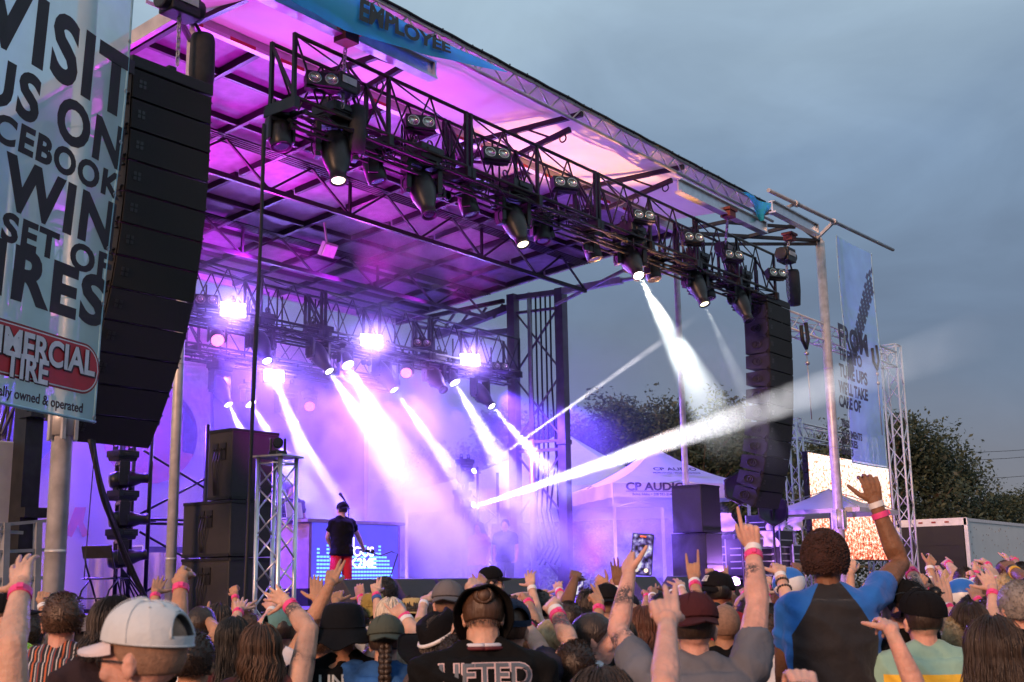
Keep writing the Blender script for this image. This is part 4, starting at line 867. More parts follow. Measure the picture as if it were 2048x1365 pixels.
for x in (tx+1.5,tx+2.8,tx+Lt-1.5):
    for y in (ty+.2,ty+Wt-.2): b.lathe([(.3,-.14),(.5,-.14),(.52,0),(.5,.14),(.3,.14)],Matrix.Translation((x,y,.5))@Matrix.Rotation(PI/2,4,'X'),18)
b.build('wheel','rubber',T)
# backstage gear at the right of the stage
def rack(px,py,dep,w,h,d,label):
    c=at(px,py,dep); T=thing('equipment_rack',label,'equipment rack',(c.x,c.y,c.z-h/2),R(0),'equipment racks beside the stage'); b=MB(); b.box(c,(w,d,h)); b.build('body','black_plastic',T,bevel=.01); b=MB(); e=.02
    for x in (-1,1):
        b.sq(c+V((x*w/2,-d/2-.005,-h/2)),c+V((x*w/2,-d/2-.005,h/2)),e*1.5); b.sq(c+V((-w/2,-d/2-.005,x*h/2)),c+V((w/2,-d/2-.005,x*h/2)),e*1.5); b.sq(c+V((-w/2-.005,d/2*x,-h/2)),c+V((-w/2-.005,d/2*x,h/2)),e)
    for k in range(4): b.box(c+V((0,-d/2-.004,-h*.3+h*.18*k)),(w*.75,.012,h*.03)); b.box(c+V((-w/2-.004,0,-h*.3+h*.18*k)),(.012,d*.7,h*.03))
    b.build('trim','alu',T); return T,c
rack(1500,1115,25.2,.8,.75,.7,'black rack with pale front strips behind the raised tattooed arm'); rack(1548,1100,25.6,.7,.8,.6,'black rack with silver trim below the towels'); rack(1572,1125,25.8,.55,.7,.6,'dark rack just left of the man in the blue jersey'); rack(1455,1115,25.5,.5,.9,.6,'violet-lit dark rack at the right edge of the stage'); rack(1530,1060,25.9,.75,.6,.5,'black amplifier rack under the draped towels')
for px,py,lb in ((1478,978,'round black dish light on a stand beside the right speaker array'),(1545,1020,'round black dish light just above the towels')):
    c=at(px,py,24.8); T=thing('dish_light',lb,'stage light',c); F=frame(V((-.75,-.6,.1))).to_4x4(); F.translation=c; b=MB(); b.lathe([(.05,-.2),(.2,-.14),(.30,-.02),(.32,.04),(.29,.04),(.2,-.03),(.02,-.06)],F,20); b.build('dish',mat('dish_black',(.02,.018,.03),.2,.3,.2,8),T); b=MB()
    b.tube([F@V((.34*math.cos(q),.34*math.sin(q),.03)) for q in [PI*2*i/6 for i in range(7)]],.022,5); b.bar(c,(c.x,c.y,1.2),.025,6); b.build('stand','black_metal',T)
for k,(px,py,w_,h_) in enumerate(((1552,1045,.36,.34),(1590,1048,.36,.28),(1535,1078,.42,.32),(1440,1045,.55,.38))):
    c=at(px,py,25.0); b=MB(); sd=k*1.7; b.grid(lambda u,v:c+RT*(w_*(u-.5)+.04*math.sin(v*5+sd))+V((0,0,h_*(.5-v)))+V((-.6,-.8,0))*(.06*math.sin(u*9+sd)*v+.05*math.sin(v*7+u*3)),14,10); tag(b.build('towel',mat('towel_white',(.6,.58,.62),.9,0,.15,6,.2)),['white towel draped over the dark rack beside the dish light','white towel hanging left of the pale parasol pole','crumpled white towel on the rack below the others','white cloth hanging below the printed tent'][k],'towel')
# power lines
for k,(ya,yb) in enumerate(((878,884),(897,897),(932,936))):
    b=MB(); p=at(1560,ya,90); q=at(2200,yb,110); b.tube([p.lerp(q,i/12)-V((0,0,1.0*math.sin(PI*i/12))) for i in range(13)],.02,4); tag(b.build('power_line','cable'),['highest of three thin power lines across the right sky','middle one of three thin power lines across the right sky','lowest of three thin power lines across the right sky'][k],'power line')
# trees
leafm=[mat(f'leaf_{k}',c,.6,0,.4,1.5,trans=.25) for k,c in enumerate(((.050,.074,.046),(.040,.062,.044),(.072,.094,.054)))]; bark=mat('bark',(.09,.07,.055),.9,0,.3,4,.4)
def tree_mesh(seed,h,rad,conic):
    rn=random.Random(seed); T=MB(); br=[]; top=h*.92
    T.tube([(0,0,0),(rn.uniform(-.1,.1),0,h*.3),(rn.uniform(-.2,.2),rn.uniform(-.2,.2),h*.6),(0,0,top)],[h*.028,h*.022,h*.013,.02],7)
    cl=[]
    for k in range(34):
        t=rn.uniform(.18,.98); z=h*t; a=rn.uniform(0,2*PI)
        rr_=rad*((1-t)**.75*1.25 if conic else math.sin(PI*min(1,(t*.86+.16)))**.7)*rn.uniform(.55,1.08); e=V((rr_*math.cos(a),rr_*math.sin(a),z+rr_*rn.uniform(.15,.5)))
        s=V((0,0,z*.8)); T.tube([s,s.lerp(e,.5)+V((0,0,.1*rr_)),e],[h*.008,h*.005,.012],5)
        for q in range(3): cl.append((s.lerp(e,rn.uniform(.5,1.02))+V((rn.gauss(0,.4),rn.gauss(0,.4),rn.gauss(0,.35))),rad*rn.uniform(.17,.34)))
    cr=MB()
    for c,r_ in cl:
        for q in range(120):
            d=V((max(-1.9,min(1.9,rn.gauss(0,1))),max(-1.9,min(1.9,rn.gauss(0,1))),max(-1.7,min(1.7,rn.gauss(0,.85)))))*r_*.52; p=c+d; s=rn.uniform(.06,.17); n=V((rn.gauss(0,1),rn.gauss(0,1),rn.gauss(.5,1))).normalized(); F=frame(n); a=rn.random()*6
            u=F@V((math.cos(a)*s,math.sin(a)*s,0)); w_=F@V((-math.sin(a)*s*.5,math.cos(a)*s*.5,0)); cr.i=rn.randrange(3); cr.add([p-u,p+w_,p+u,p-w_],[(0,1,2,3)])
    return T,cr
TP_=[]
for k,(h,rd,cn) in enumerate(((12,4.0,False),(13,3.0,True),(10,4.2,False))):
    r=thing('leafy_tree' if not cn else 'pointed_tree','','tree'); a_,c_=tree_mesh(11+k,h,rd,cn); a_.build('trunk',bark,r); c_.build('crown',leafm,r); r['h']=h; TP_.append(r)
def ptree(px,ptop,dep,k,label,sw=1.0,grp='trees behind the stage and trailer'):
    r=TP_[k]; r=copy_tree(r) if 'used' in r else r; TP_[k]['used']=1
    g_=at(px,1165,dep); zt=at(px,ptop,dep).z; s=zt/ (12.8,13.4,10.8)[k]; r['label']=label; r['group']=grp
    r.matrix_world=Matrix.Translation((g_.x,g_.y,0))@Matrix.Rotation(px*.7,4,'Z')@Matrix.Diagonal((s*sw,s*sw,s,1)); 
for px,pt,dep,k,lb,sw in ((880,870,66,0,'dim bushy tree deep in violet haze left of the stage masts',1.1),(1000,800,70,1,'hazy pointed tree between the back truss and the left mast column',1.1),(1075,810,68,2,'hazy round tree seen between the two mast columns',1),(1150,790,70,0,'hazy bushy tree just right of the mast columns',.9),(1245,775,66,1,'pointed tree above the peak of the white printed tent',1.25),(1325,752,68,0,'tallest bushy tree left of the thin front roof pole',1.05),(1415,800,66,2,'round tree right of the thin front roof pole',1),(1480,775,74,1,'pointed tree behind the right speaker array',1),(1560,830,70,2,'round tree between the right array and the video screen',1),(1690,820,64,0,'bushy tree behind the video screen and pale banner',1),(1800,785,60,0,'large leafy tree rising right of the white truss tower',1.15),(1870,835,62,2,'spreading tree with loose branches over the black trailer end',1.15),(1925,900,64,0,'mid-height bushy tree above the white trailer corner',1.1),(1985,965,66,2,'low round tree above the white trailer',1.2),(2040,975,68,1,'pointed low tree at the right edge above the trailer',1.5),(2100,960,68,0,'bushy low tree cut by the right edge of the view',1.2),(1890,985,80,2,'far low tree filling the gap behind the leafy trees',1.6),(1960,1000,82,0,'far low tree behind the white trailer roof',1.7)): ptree(px,pt,dep,k,lb,sw)
for r in TP_: 
    for kk in ('used','h'):
        if kk in r: del r[kk]
for o in bpy.data.objects:
    for kk in ('used','h'):
        if kk in o: del o[kk]
# ================================================================ haze, smoke, beams and the lit lamps, seen and added
def volmat(name,dens,col,aniso=.2):
    m=bpy.data.materials.new(name); m.use_nodes=True; nt=m.node_tree; nt.nodes.remove(nt.nodes['Principled BSDF']); p=nt.nodes.new('ShaderNodeVolumePrincipled')
    p.inputs['Color'].default_value=(*col,1); p.inputs['Density'].default_value=dens; p.inputs['Anisotropy'].default_value=aniso; nt.links.new(p.outputs[0],nt.nodes['Material Output'].inputs['Volume']); return m,p,nt
hz,_,_=volmat('stage_haze_volume',.042,(.84,.80,1),.25)  # scatter colour tinted violet to hold down grey sky light
b=MB(); b.box((17.9,18.6,4.6),(18.2,7.0,6.1)); o=b.build('haze',hz,fix=True); tag(o,'violet-lit haze filling the stage under the roof','haze',kind='stuff')
# one unit cone of beam-lit smoke, scaled per beam
bm_mat,pv,nt=volmat('beam_smoke',1,(1,1,1),.3); N=nt.nodes; L=nt.links
def mathn(op,a,b_=None,cl=False):
    n=N.new('ShaderNodeMath'); n.operation=op; n.use_clamp=cl
    for i,x in enumerate((a,b_)):
        if x is None: continue
        if isinstance(x,(int,float)): n.inputs[i].default_value=x
        else: L.new(x,n.inputs[i])
    return n.outputs[0]
tcn=N.new('ShaderNodeTexCoord'); s_=N.new('ShaderNodeSeparateXYZ'); L.new(tcn.outputs['Object'],s_.inputs[0])
rr_=mathn('SQRT',mathn('ADD',mathn('MULTIPLY',s_.outputs[0],s_.outputs[0]),mathn('MULTIPLY',s_.outputs[1],s_.outputs[1])))
q_=mathn('DIVIDE',rr_,mathn('ADD',mathn('MULTIPLY',s_.outputs[2],.93),.07))
edge=mathn('MULTIPLY',mathn('SUBTRACT',1,q_),2.2,True); fade=mathn('MULTIPLY',mathn('SUBTRACT',1,s_.outputs[2]),2.2,True)
ge=N.new('ShaderNodeNewGeometry'); nz=N.new('ShaderNodeTexNoise'); nz.inputs['Scale'].default_value=1.7; nz.inputs['Detail'].default_value=4; nz.inputs['Roughness'].default_value=.6; nz.inputs['Distortion'].default_value=.6; L.new(ge.outputs['Position'],nz.inputs['Vector'])
sm=mathn('MULTIPLY',mathn('SUBTRACT',nz.outputs['Fac'],.30),3.0,True)
oi=N.new('ShaderNodeObjectInfo'); dn=mathn('MULTIPLY',mathn('MULTIPLY',edge,fade),mathn('ADD',mathn('MULTIPLY',sm,.85),.15)); 
at_=N.new('ShaderNodeSeparateColor'); L.new(oi.outputs['Color'],at_.inputs[0]); L.new(mathn('MULTIPLY',mathn('MULTIPLY',dn,mathn('ADD',mathn('MULTIPLY',s_.outputs[2],.6),.5)),mathn('MULTIPLY',at_.outputs[0],4)),pv.inputs['Density'])
def beam(p,d,Lb,ang,dens,watt,col,label,cone=None):
    b=MB(); n=28; vs=[]
    for r_,z in ((.075,0),(1,1)):
        for k in range(n): vs.append((r_*math.cos(2*PI*k/n),r_*math.sin(2*PI*k/n),z))
    b.add(vs,[(k,(k+1)%n,n+(k+1)%n,n+k) for k in range(n)]+[tuple(range(n))[::-1],tuple(range(n,2*n))])
    me_o=b.build('light_beam',bm_mat,fix=True); rm=math.tan(R(ang))*Lb; d=V(d).normalized(); F=frame(d).to_4x4(); F.translation=V(p); me_o.matrix_world=F@Matrix.Diagonal((rm,rm,Lb,1)); me_o.color=(dens/4,dens/4,dens/4,1)
    tag(me_o,label,'light beam','smoky light beams','stuff')
    lamp('SPOT',V(p)-d*.0,col,watt,V(p)+d,size=.03,cone=cone or 2*ang*1.02,blend=.25)
WHITE=(1,.97,.95); VIO=(.62,.58,1)
beam(*BIGPOS[3],4.2,6.0,.24,13000,(.93,1,.95),'wide white smoky beam falling from the front truss beside the right array')
beam(*BIGPOS[4],3.5,5,.2,1500,(.95,1,.95),'short faint beam right of the wide white beam')
h=on(1,17,955,945); e=on(1,11.5,1340,672); beam(h,e-h,(e-h).length*1.15,.75,.45,110000,(1,.93,.95),'thin white beam rising from the right floor tower')
h=on(1,17,950,1014); e=on(1,7.0,1650,776); beam(h,e-h,(e-h).length*1.28,1.55,.30,260000,(1,1,1),'broad white beam sweeping over the crowd from the right floor tower')
for k,(p,d,lm,big) in enumerate(BACKPOS):
    if lm!='lens_white': continue
    beam(p,d,{1:3.4,2:7,3:7,4:6,7:5,8:3,9:4.5,10:4.5,11:4.2}.get(k,3.8),{1:4.2,2:7.5,3:9.5,4:5,7:7.5,8:5.5,9:6,10:7.5,11:5}.get(k,6),.62,{2:4800,3:4000,7:8500}.get(k,11000),VIO,'white beam of the '+' '.join(backs[k][5].split()[:12]))
# smoke clouds
def puff(c,sz,dens,label,scale=1.3,thr=.42):
    mt,pv,nt=volmat('smoke_volume',1,(.93,.92,1),.1); N=nt.nodes; L=nt.links
    tcn=N.new('ShaderNodeTexCoord'); ln=N.new('ShaderNodeVectorMath'); ln.operation='LENGTH'; L.new(tcn.outputs['Object'],ln.inputs[0])
    m1=N.new('ShaderNodeMath'); m1.operation='SUBTRACT'; m1.use_clamp=True; m1.inputs[0].default_value=1; L.new(ln.outputs['Value'],m1.inputs[1])
    ge=N.new('ShaderNodeNewGeometry'); nz=N.new('ShaderNodeTexNoise'); nz.inputs['Scale'].default_value=scale; nz.inputs['Detail'].default_value=5; nz.inputs['Roughness'].default_value=.62; nz.inputs['Distortion'].default_value=1.0; L.new(ge.outputs['Position'],nz.inputs['Vector'])
    m2=N.new('ShaderNodeMath'); m2.operation='SUBTRACT'; m2.inputs[1].default_value=thr; m2.use_clamp=True; L.new(nz.outputs['Fac'],m2.inputs[0])
    m3=N.new('ShaderNodeMath'); m3.operation='MULTIPLY'; L.new(m1.outputs[0],m3.inputs[0]); L.new(m2.outputs[0],m3.inputs[1]); m4=N.new('ShaderNodeMath'); m4.operation='MULTIPLY'; m4.inputs[1].default_value=dens*8; L.new(m3.outputs[0],m4.inputs[0]); L.new(m4.outputs[0],pv.inputs['Density'])
    b=MB(); b.ball((0,0,0),1,12); o=b.build('smoke',mt,fix=True); o.matrix_world=Matrix.Translation(V(c))@Matrix.Diagonal((*sz,1)); tag(o,label,'smoke',kind='stuff')
puff(on(1,15.8,745,900),(2.3,1.6,2.2),.45,'bright white smoke cloud above the dj booth')
puff(on(1,16,880,1060),(3.6,2.2,1.5),.8,'pale smoke rolling over the stage floor right of the dj booth')
puff(on(1,15.5,850,500),(2.6,1.6,.9),.5,'thin smoke curling under the stage roof',1.8)
puff(on(1,9.2,1440,750),(1.3,.9,.9),.10,'white smoke cloud beside the right speaker array',1.8,.45)
puff(on(1,15.5,560,880),(1.6,1.3,1.5),.45,'violet smoke behind the silver truss tower')
# purple washes and strobes, plus unseen lamps added as fill
PUR=(.15,.055,1.0); MAG=(.92,.02,.90); BLU=(.22,.14,1)
for x,e_ in ((10.5,600),(13.2,700),(16,850),(18.8,900),(21,800),(23.5,420)):  # last position lies past the truss, added to colour the haze
    lamp('SPOT',(x,16.4,6.0),PUR,e_*6,(x+.6,13.8,1.6),.15,95,.8)
    lamp('SPOT',(x,20,6.2),PUR,e_*4.5,(x+.3,16.5,1.6),.15,100,.8)
for x,y,e_,tx_ in ((10.2,16.1,330,10.3),(12.0,16.1,300,12.2),(13.9,16.1,260,13.8),(16.2,16.1,170,16.0),(18.8,16.1,90,18.6)): lamp('SPOT',(x,y,7.68),MAG,e_,(tx_,13.0,8.9),.10,120,.8); lamp('SPOT',(x+.4,17.0,7.68),(.6,.02,1),e_*3,(tx_,18.8,8.3),.10,120,.8)
for x,e_,tx_ in ((11.3,1300,10.6),(13.2,950,12.8),(15.4,650,15.2),(18.6,300,18.4)): lamp('SPOT',(x,12.4,1.75),MAG,e_*1.25,(tx_,12.9,8.9),.25,70,.9)  # unseen deck uplights added to fill the ceiling with magenta
for x,e_ in ((9.8,1500),(12.5,1000),(18.9,260)): lamp('SPOT',(x,10.75,1.75),MAG,e_,(x+.2,10.5,9),.12,60,.8)  # unseen spots added to turn the canopy magenta
for px,py,y in ((466,620,16.05),(743,682,16.05),(940,720,16.05),(548,752,19.5)): p=on(1,y,px,py); lamp('SPOT',p,(.30,.17,1),900,p+V((-.5,-1,-.35)),.15,140,.6); puff(p-FW*.35,(.5,.45,.5),.10,'glowing smoke round the strobe at '+{466:'the left speaker array',743:'the middle of the back truss',940:'the right end of the back truss',548:'the black cable drop'}[px],1.5,.12); lamp('POINT',p-FW*.12,(.58,.44,1),11,None,.05)  # small puffs and point lamps added to imitate strobe glare
lamp('SPOT',(9.6,18.2,5.6),(1,.50,.46),2200,(9.2,21,3.2),.15,100,.9); lamp('POINT',(24.2,18.4,4.6),PUR,700,None,.3)  # unseen: pink spot added for the backdrop, violet point for the far haze
c=at(1470,1165,23.6); T=thing('stage_floor_light','small glaring violet light on the stage floor at the far right','stage light',c); b=MB(); b.bar(c,c+V((.12,.12,0)),.11,12); b.build('housing','black_metal',T); b=MB(); b.ball(c+V((-.03,-.03,0)),.085,8); b.build('lens','led_violet',T); lamp('POINT',c+V((-.15,-.2,.05)),(.5,.2,1),500,None,.08)
puff(on(1,12.6,1300,1085),(3.4,1.5,1.2),.55,'violet smoke lying low over the right end of the stage',1.4,.40)
lamp('SPOT',(20.6,13.6,5.2),PUR,3600,(18.4,12.4,1.6),.12,110,.8); lamp('SPOT',(16.5,14.6,5.6),(.22,.11,1),2600,(16.5,14.8,1.6),.2,110,.8)
c=on(1,10.8,1240,900); lamp('SPOT',(18.6,11.2,1.75),(1,.44,.14),8000,on(1,10.6,1190,265),.08,34,.5)
for k,(p,d,lm,big) in enumerate(BACKPOS):
    if lm=='lens_pink': lamp('SPOT',p,(1,.12,.62),160,V((9,3,1.6)) if k!=5 else V((16,3,1.6)),.12,75,.7)
# ================================================================ people
from mathutils.bvhtree import BVHTree
import zlib
def hsh(t): return zlib.crc32(t.encode())
def remesh(mb,vox,smooth=3,fac=.5):
    me=bpy.data.meshes.new('t'); me.from_pydata([tuple(p) for p in mb.v],[],mb.f); me.update(); bm=bmesh.new(); bm.from_mesh(me); bmesh.ops.recalc_face_normals(bm,faces=bm.faces); bm.to_mesh(me); bm.free()
    o=bpy.data.objects.new('t',me); COL.objects.link(o); r=o.modifiers.new('r','REMESH'); r.mode='VOXEL'; r.voxel_size=vox; r.use_smooth_shade=True
    if smooth: q=o.modifiers.new('s','SMOOTH'); q.iterations=smooth; q.factor=fac
    dg=bpy.context.evaluated_depsgraph_get(); out=bpy.data.meshes.new_from_object(o.evaluated_get(dg)); bpy.data.objects.remove(o); bpy.data.meshes.remove(me)
    vs=[v.co.copy() for v in out.vertices]; fs=[tuple(p.vertices) for p in out.polygons]; bpy.data.meshes.remove(out); return vs,fs
def skin(name,c):
    m=mat('skin_'+name,c,.52,0,.26,13,.30,60,spec=.32); p=m.node_tree.nodes['Principled BSDF']; p.inputs['Subsurface Weight'].default_value=.25; p.inputs['Subsurface Radius'].default_value=(1,.4,.2); p.inputs['Subsurface Scale'].default_value=.012
    if m.get('tat'): return m
    m['tat']=1; nt=m.node_tree; N=nt.nodes; L=nt.links; src=p.inputs['Base Color'].links[0].from_socket; tc=[n for n in N if n.type=='TEX_COORD'][0]
    for nm,sc_,ink in (('ink_mask',26,(.045,.05,.062,1)),('colour_mask',22,(.05,.22,.26,1)),('colour_mask',34,(.50,.10,.12,1)),('colour_mask',40,(.045,.05,.062,1))):   # tattoo pigment inside the masked stretch of arm
        at=N.new('ShaderNodeAttribute'); at.attribute_name=nm; nz=N.new('ShaderNodeTexNoise'); nz.inputs['Scale'].default_value=sc_; nz.inputs['Detail'].default_value=3; nz.inputs['Distortion'].default_value=2.2; L.new(tc.outputs['Object'],nz.inputs['Vector'])
        s1=N.new('ShaderNodeMath'); s1.operation='SUBTRACT'; s1.inputs[1].default_value=.5; L.new(nz.outputs['Fac'],s1.inputs[0]); ab=N.new('ShaderNodeMath'); ab.operation='ABSOLUTE'; L.new(s1.outputs[0],ab.inputs[0])
        lo=N.new('ShaderNodeMapRange'); lo.inputs[1].default_value=.07; lo.inputs[2].default_value=.04; L.new(ab.outputs[0],lo.inputs[0]); hi=N.new('ShaderNodeMapRange'); hi.inputs[1].default_value=.07; hi.inputs[2].default_value=.09; L.new(s1.outputs[0],hi.inputs[0])
        mxm=N.new('ShaderNodeMath'); mxm.operation='MAXIMUM'; L.new(lo.outputs[0],mxm.inputs[0]); L.new(hi.outputs[0],mxm.inputs[1]); mu=N.new('ShaderNodeMath'); mu.operation='MULTIPLY'; L.new(mxm.outputs[0],mu.inputs[0]); L.new(at.outputs['Fac'],mu.inputs[1]); m2=N.new('ShaderNodeMath'); m2.operation='MULTIPLY'; m2.inputs[1].default_value=.92; L.new(mu.outputs[0],m2.inputs[0])
        q=N.new('ShaderNodeMix'); q.data_type='RGBA'; L.new(m2.outputs[0],q.inputs[0]); L.new(src,q.inputs[6]); q.inputs[7].default_value=ink; src=q.outputs[2]
    L.new(src,p.inputs['Base Color']); return m
SK={'light':skin('light',(.60,.36,.27)),'pink':skin('pink',(.62,.34,.27)),'tan':skin('tan',(.45,.24,.15)),'olive':skin('olive',(.38,.21,.13)),'brown':skin('brown',(.21,.10,.055)),'dark':skin('dark',(.10,.048,.03))}
TAT=mat('tattoo_ink',(.055,.06,.075),.5,0,.4,30); TATC=mat('tattoo_colour',(.12,.22,.24),.5,0,.9,18)
def cloth(name,c,var=.15,bump=.35): return mat('cloth_'+name,tuple(x*.35 for x in c) if max(c)<.03 else c,.9,0,var,5,bump,24,spec=.2)
def hairm(name,c): return mat('hair_'+name,c,.42,0,.45,40,.3,120,stretch=(1,1,.12))
HR={'black':hairm('black',(.012,.009,.008)),'dark':hairm('dark',(.03,.018,.013)),'brown':hairm('brown',(.075,.038,.022)),'auburn':hairm('auburn',(.10,.035,.02)),'blond':hairm('blond',(.50,.36,.19)),'pale':hairm('pale',(.60,.52,.42)),'grey':hairm('grey',(.22,.20,.19)),'stubble':mat('hair_stubble',(.26,.15,.10),.7,0,.25,60,.3,160),'afro':mat('hair_afro',(.045,.016,.012),.8,0,.5,60,.8,140)}
TORSO=[(.80,.150,.105,-.01),(.86,.168,.118,-.012),(.95,.172,.12,-.015),(1.05,.150,.105,0),(1.15,.154,.110,.0),(1.28,.176,.122,.005),(1.37,.182,.114,.0),(1.43,.160,.09,-.01),(1.455,.13,.082,-.012),(1.475,.10,.072,-.015),(1.51,.062,.062,-.01)]
POSES={ # thumb,index,middle,ring,little curls, spread
 'open':([.1,.12,.08,.12,.18],.16),'flat':([.15,.05,.04,.05,.06],.05),'spread':([.0,.08,.05,.08,.12],.26),'relax':([.3,.35,.45,.5,.55],.06),'fist':([.9,1,1,1,1],.0),'point':([.7,.02,.95,1,1],.0),
 'horns':([.8,.03,1,1,.03],.05),'ok':([.7,.75,.2,.15,.15],.12),'grip':([.05,.25,.25,.28,.3],.03),'claw':([.2,.45,.5,.5,.5],.14),'cup':([.4,.55,.6,.65,.7],.03),'two':([.6,.03,.08,.9,1],.1)}
def hand_mb(mb,W,f,n,side,pose,sc=1.0):
    f=f.normalized(); n=(n-f*n.dot(f)).normalized(); th=(f.cross(n) if side=='R' else n.cross(f)); cur,spr=POSES[pose]
    fl=[(.040,.026,.021),(.045,.029,.022),(.041,.027,.022),(.032,.021,.019)]
    mb.ball(W+f*.005*sc,.030*sc,8,(1,1,1))
    for i in range(4):
        xo=(.030-.0205*i)*sc; K=W+f*(.092-.004*abs(i-1)**1.5)*sc+th*xo; base=W+f*.01*sc+th*xo*.6
        mb.tube([base,base.lerp(K,.5)-n*.002,K],[.0155*sc,.0145*sc,.0118*sc],8)
        a=spr*(1.5-i)/1.5; d=(f*math.cos(a)+th*math.sin(a)).normalized(); p=K; c=cur[i+1]
        pts=[K-d*.012*sc,K]; rs=[.0105*sc,.0102*sc]
        for j,l in enumerate(fl[i]):
            ang=c*R((78,98,62)[j])
            d=(d*math.cos(ang)+n*math.sin(ang)).normalized(); 
            ax=d.cross(n); 
            # rotate the normal with the finger so further joints keep curling
            nn=(n*math.cos(ang)-(d*math.cos(ang)-n*math.sin(ang))*0) 
            p=p+d*l*sc; pts.append(p); rs.append((.0093,.0084,.0068)[j]*sc)
            n_loc=(n-d*n.dot(d)); 
            if j<2: 
                # local palm normal for the next joint
                t=th if abs(d.dot(th))<.9 else f; nl=t.cross(d) if side=='R' else d.cross(t); nl=nl if nl.dot(n)>=0 or c>.5 else -nl
                nfix=nl.normalized()
                def _n(nf=nfix): return nf
            if c>.02 and j<2:
                ang2=c*R((98,62)[j]); 
                nb=(d.cross(th).cross(d)) if False else None
        # recompute curled chain in the finger's own plane
        if c>.02:
            pts=[K-f*.012*sc,K]; p=K; ang=0; d0=(f*math.cos(a)+th*math.sin(a)).normalized()
            for j,l in enumerate(fl[i]):
                ang+=c*R((80,98,60)[j]); d=d0*math.cos(ang)+n*math.sin(ang); p=p+d*l*sc; pts.append(p)
        mb.tube(pts,rs,8); mb.ball(pts[-1],.0066*sc,6)
    tb=W+f*.022*sc+th*.022*sc; mb.ball(W+f*.034*sc+th*.026*sc+n*.006,.0185*sc,7)
    c=cur[0]; d=(th*(.86-.7*c)+f*(.5+.35*c)+n*(.12+.75*c)).normalized(); p1=tb+d*.048*sc; d2=(d*(1-.5*c)+(f*.5-th*.55*c+n*.3*c)*(.6)).normalized(); p2=p1+d2*.034*sc; p3=p2+d2*.026*sc
    mb.tube([tb,p1,p2,p3],[.016*sc,.0122*sc,.0105*sc,.0078*sc],8); mb.ball(p3,.0076*sc,6)
def sphere_hit(c,r,px,near=False):
    d=ray(*px).normalized(); oc=CAM-c; b=d.dot(oc); q=b*b-(oc.dot(oc)-r*r)
    if q<0:
        p=CAM+d*(-b); return c+(p-c).normalized()*r
    t=-b-math.sqrt(q) if near else -b+math.sqrt(q); return CAM+d*t
PEOPLE=[]
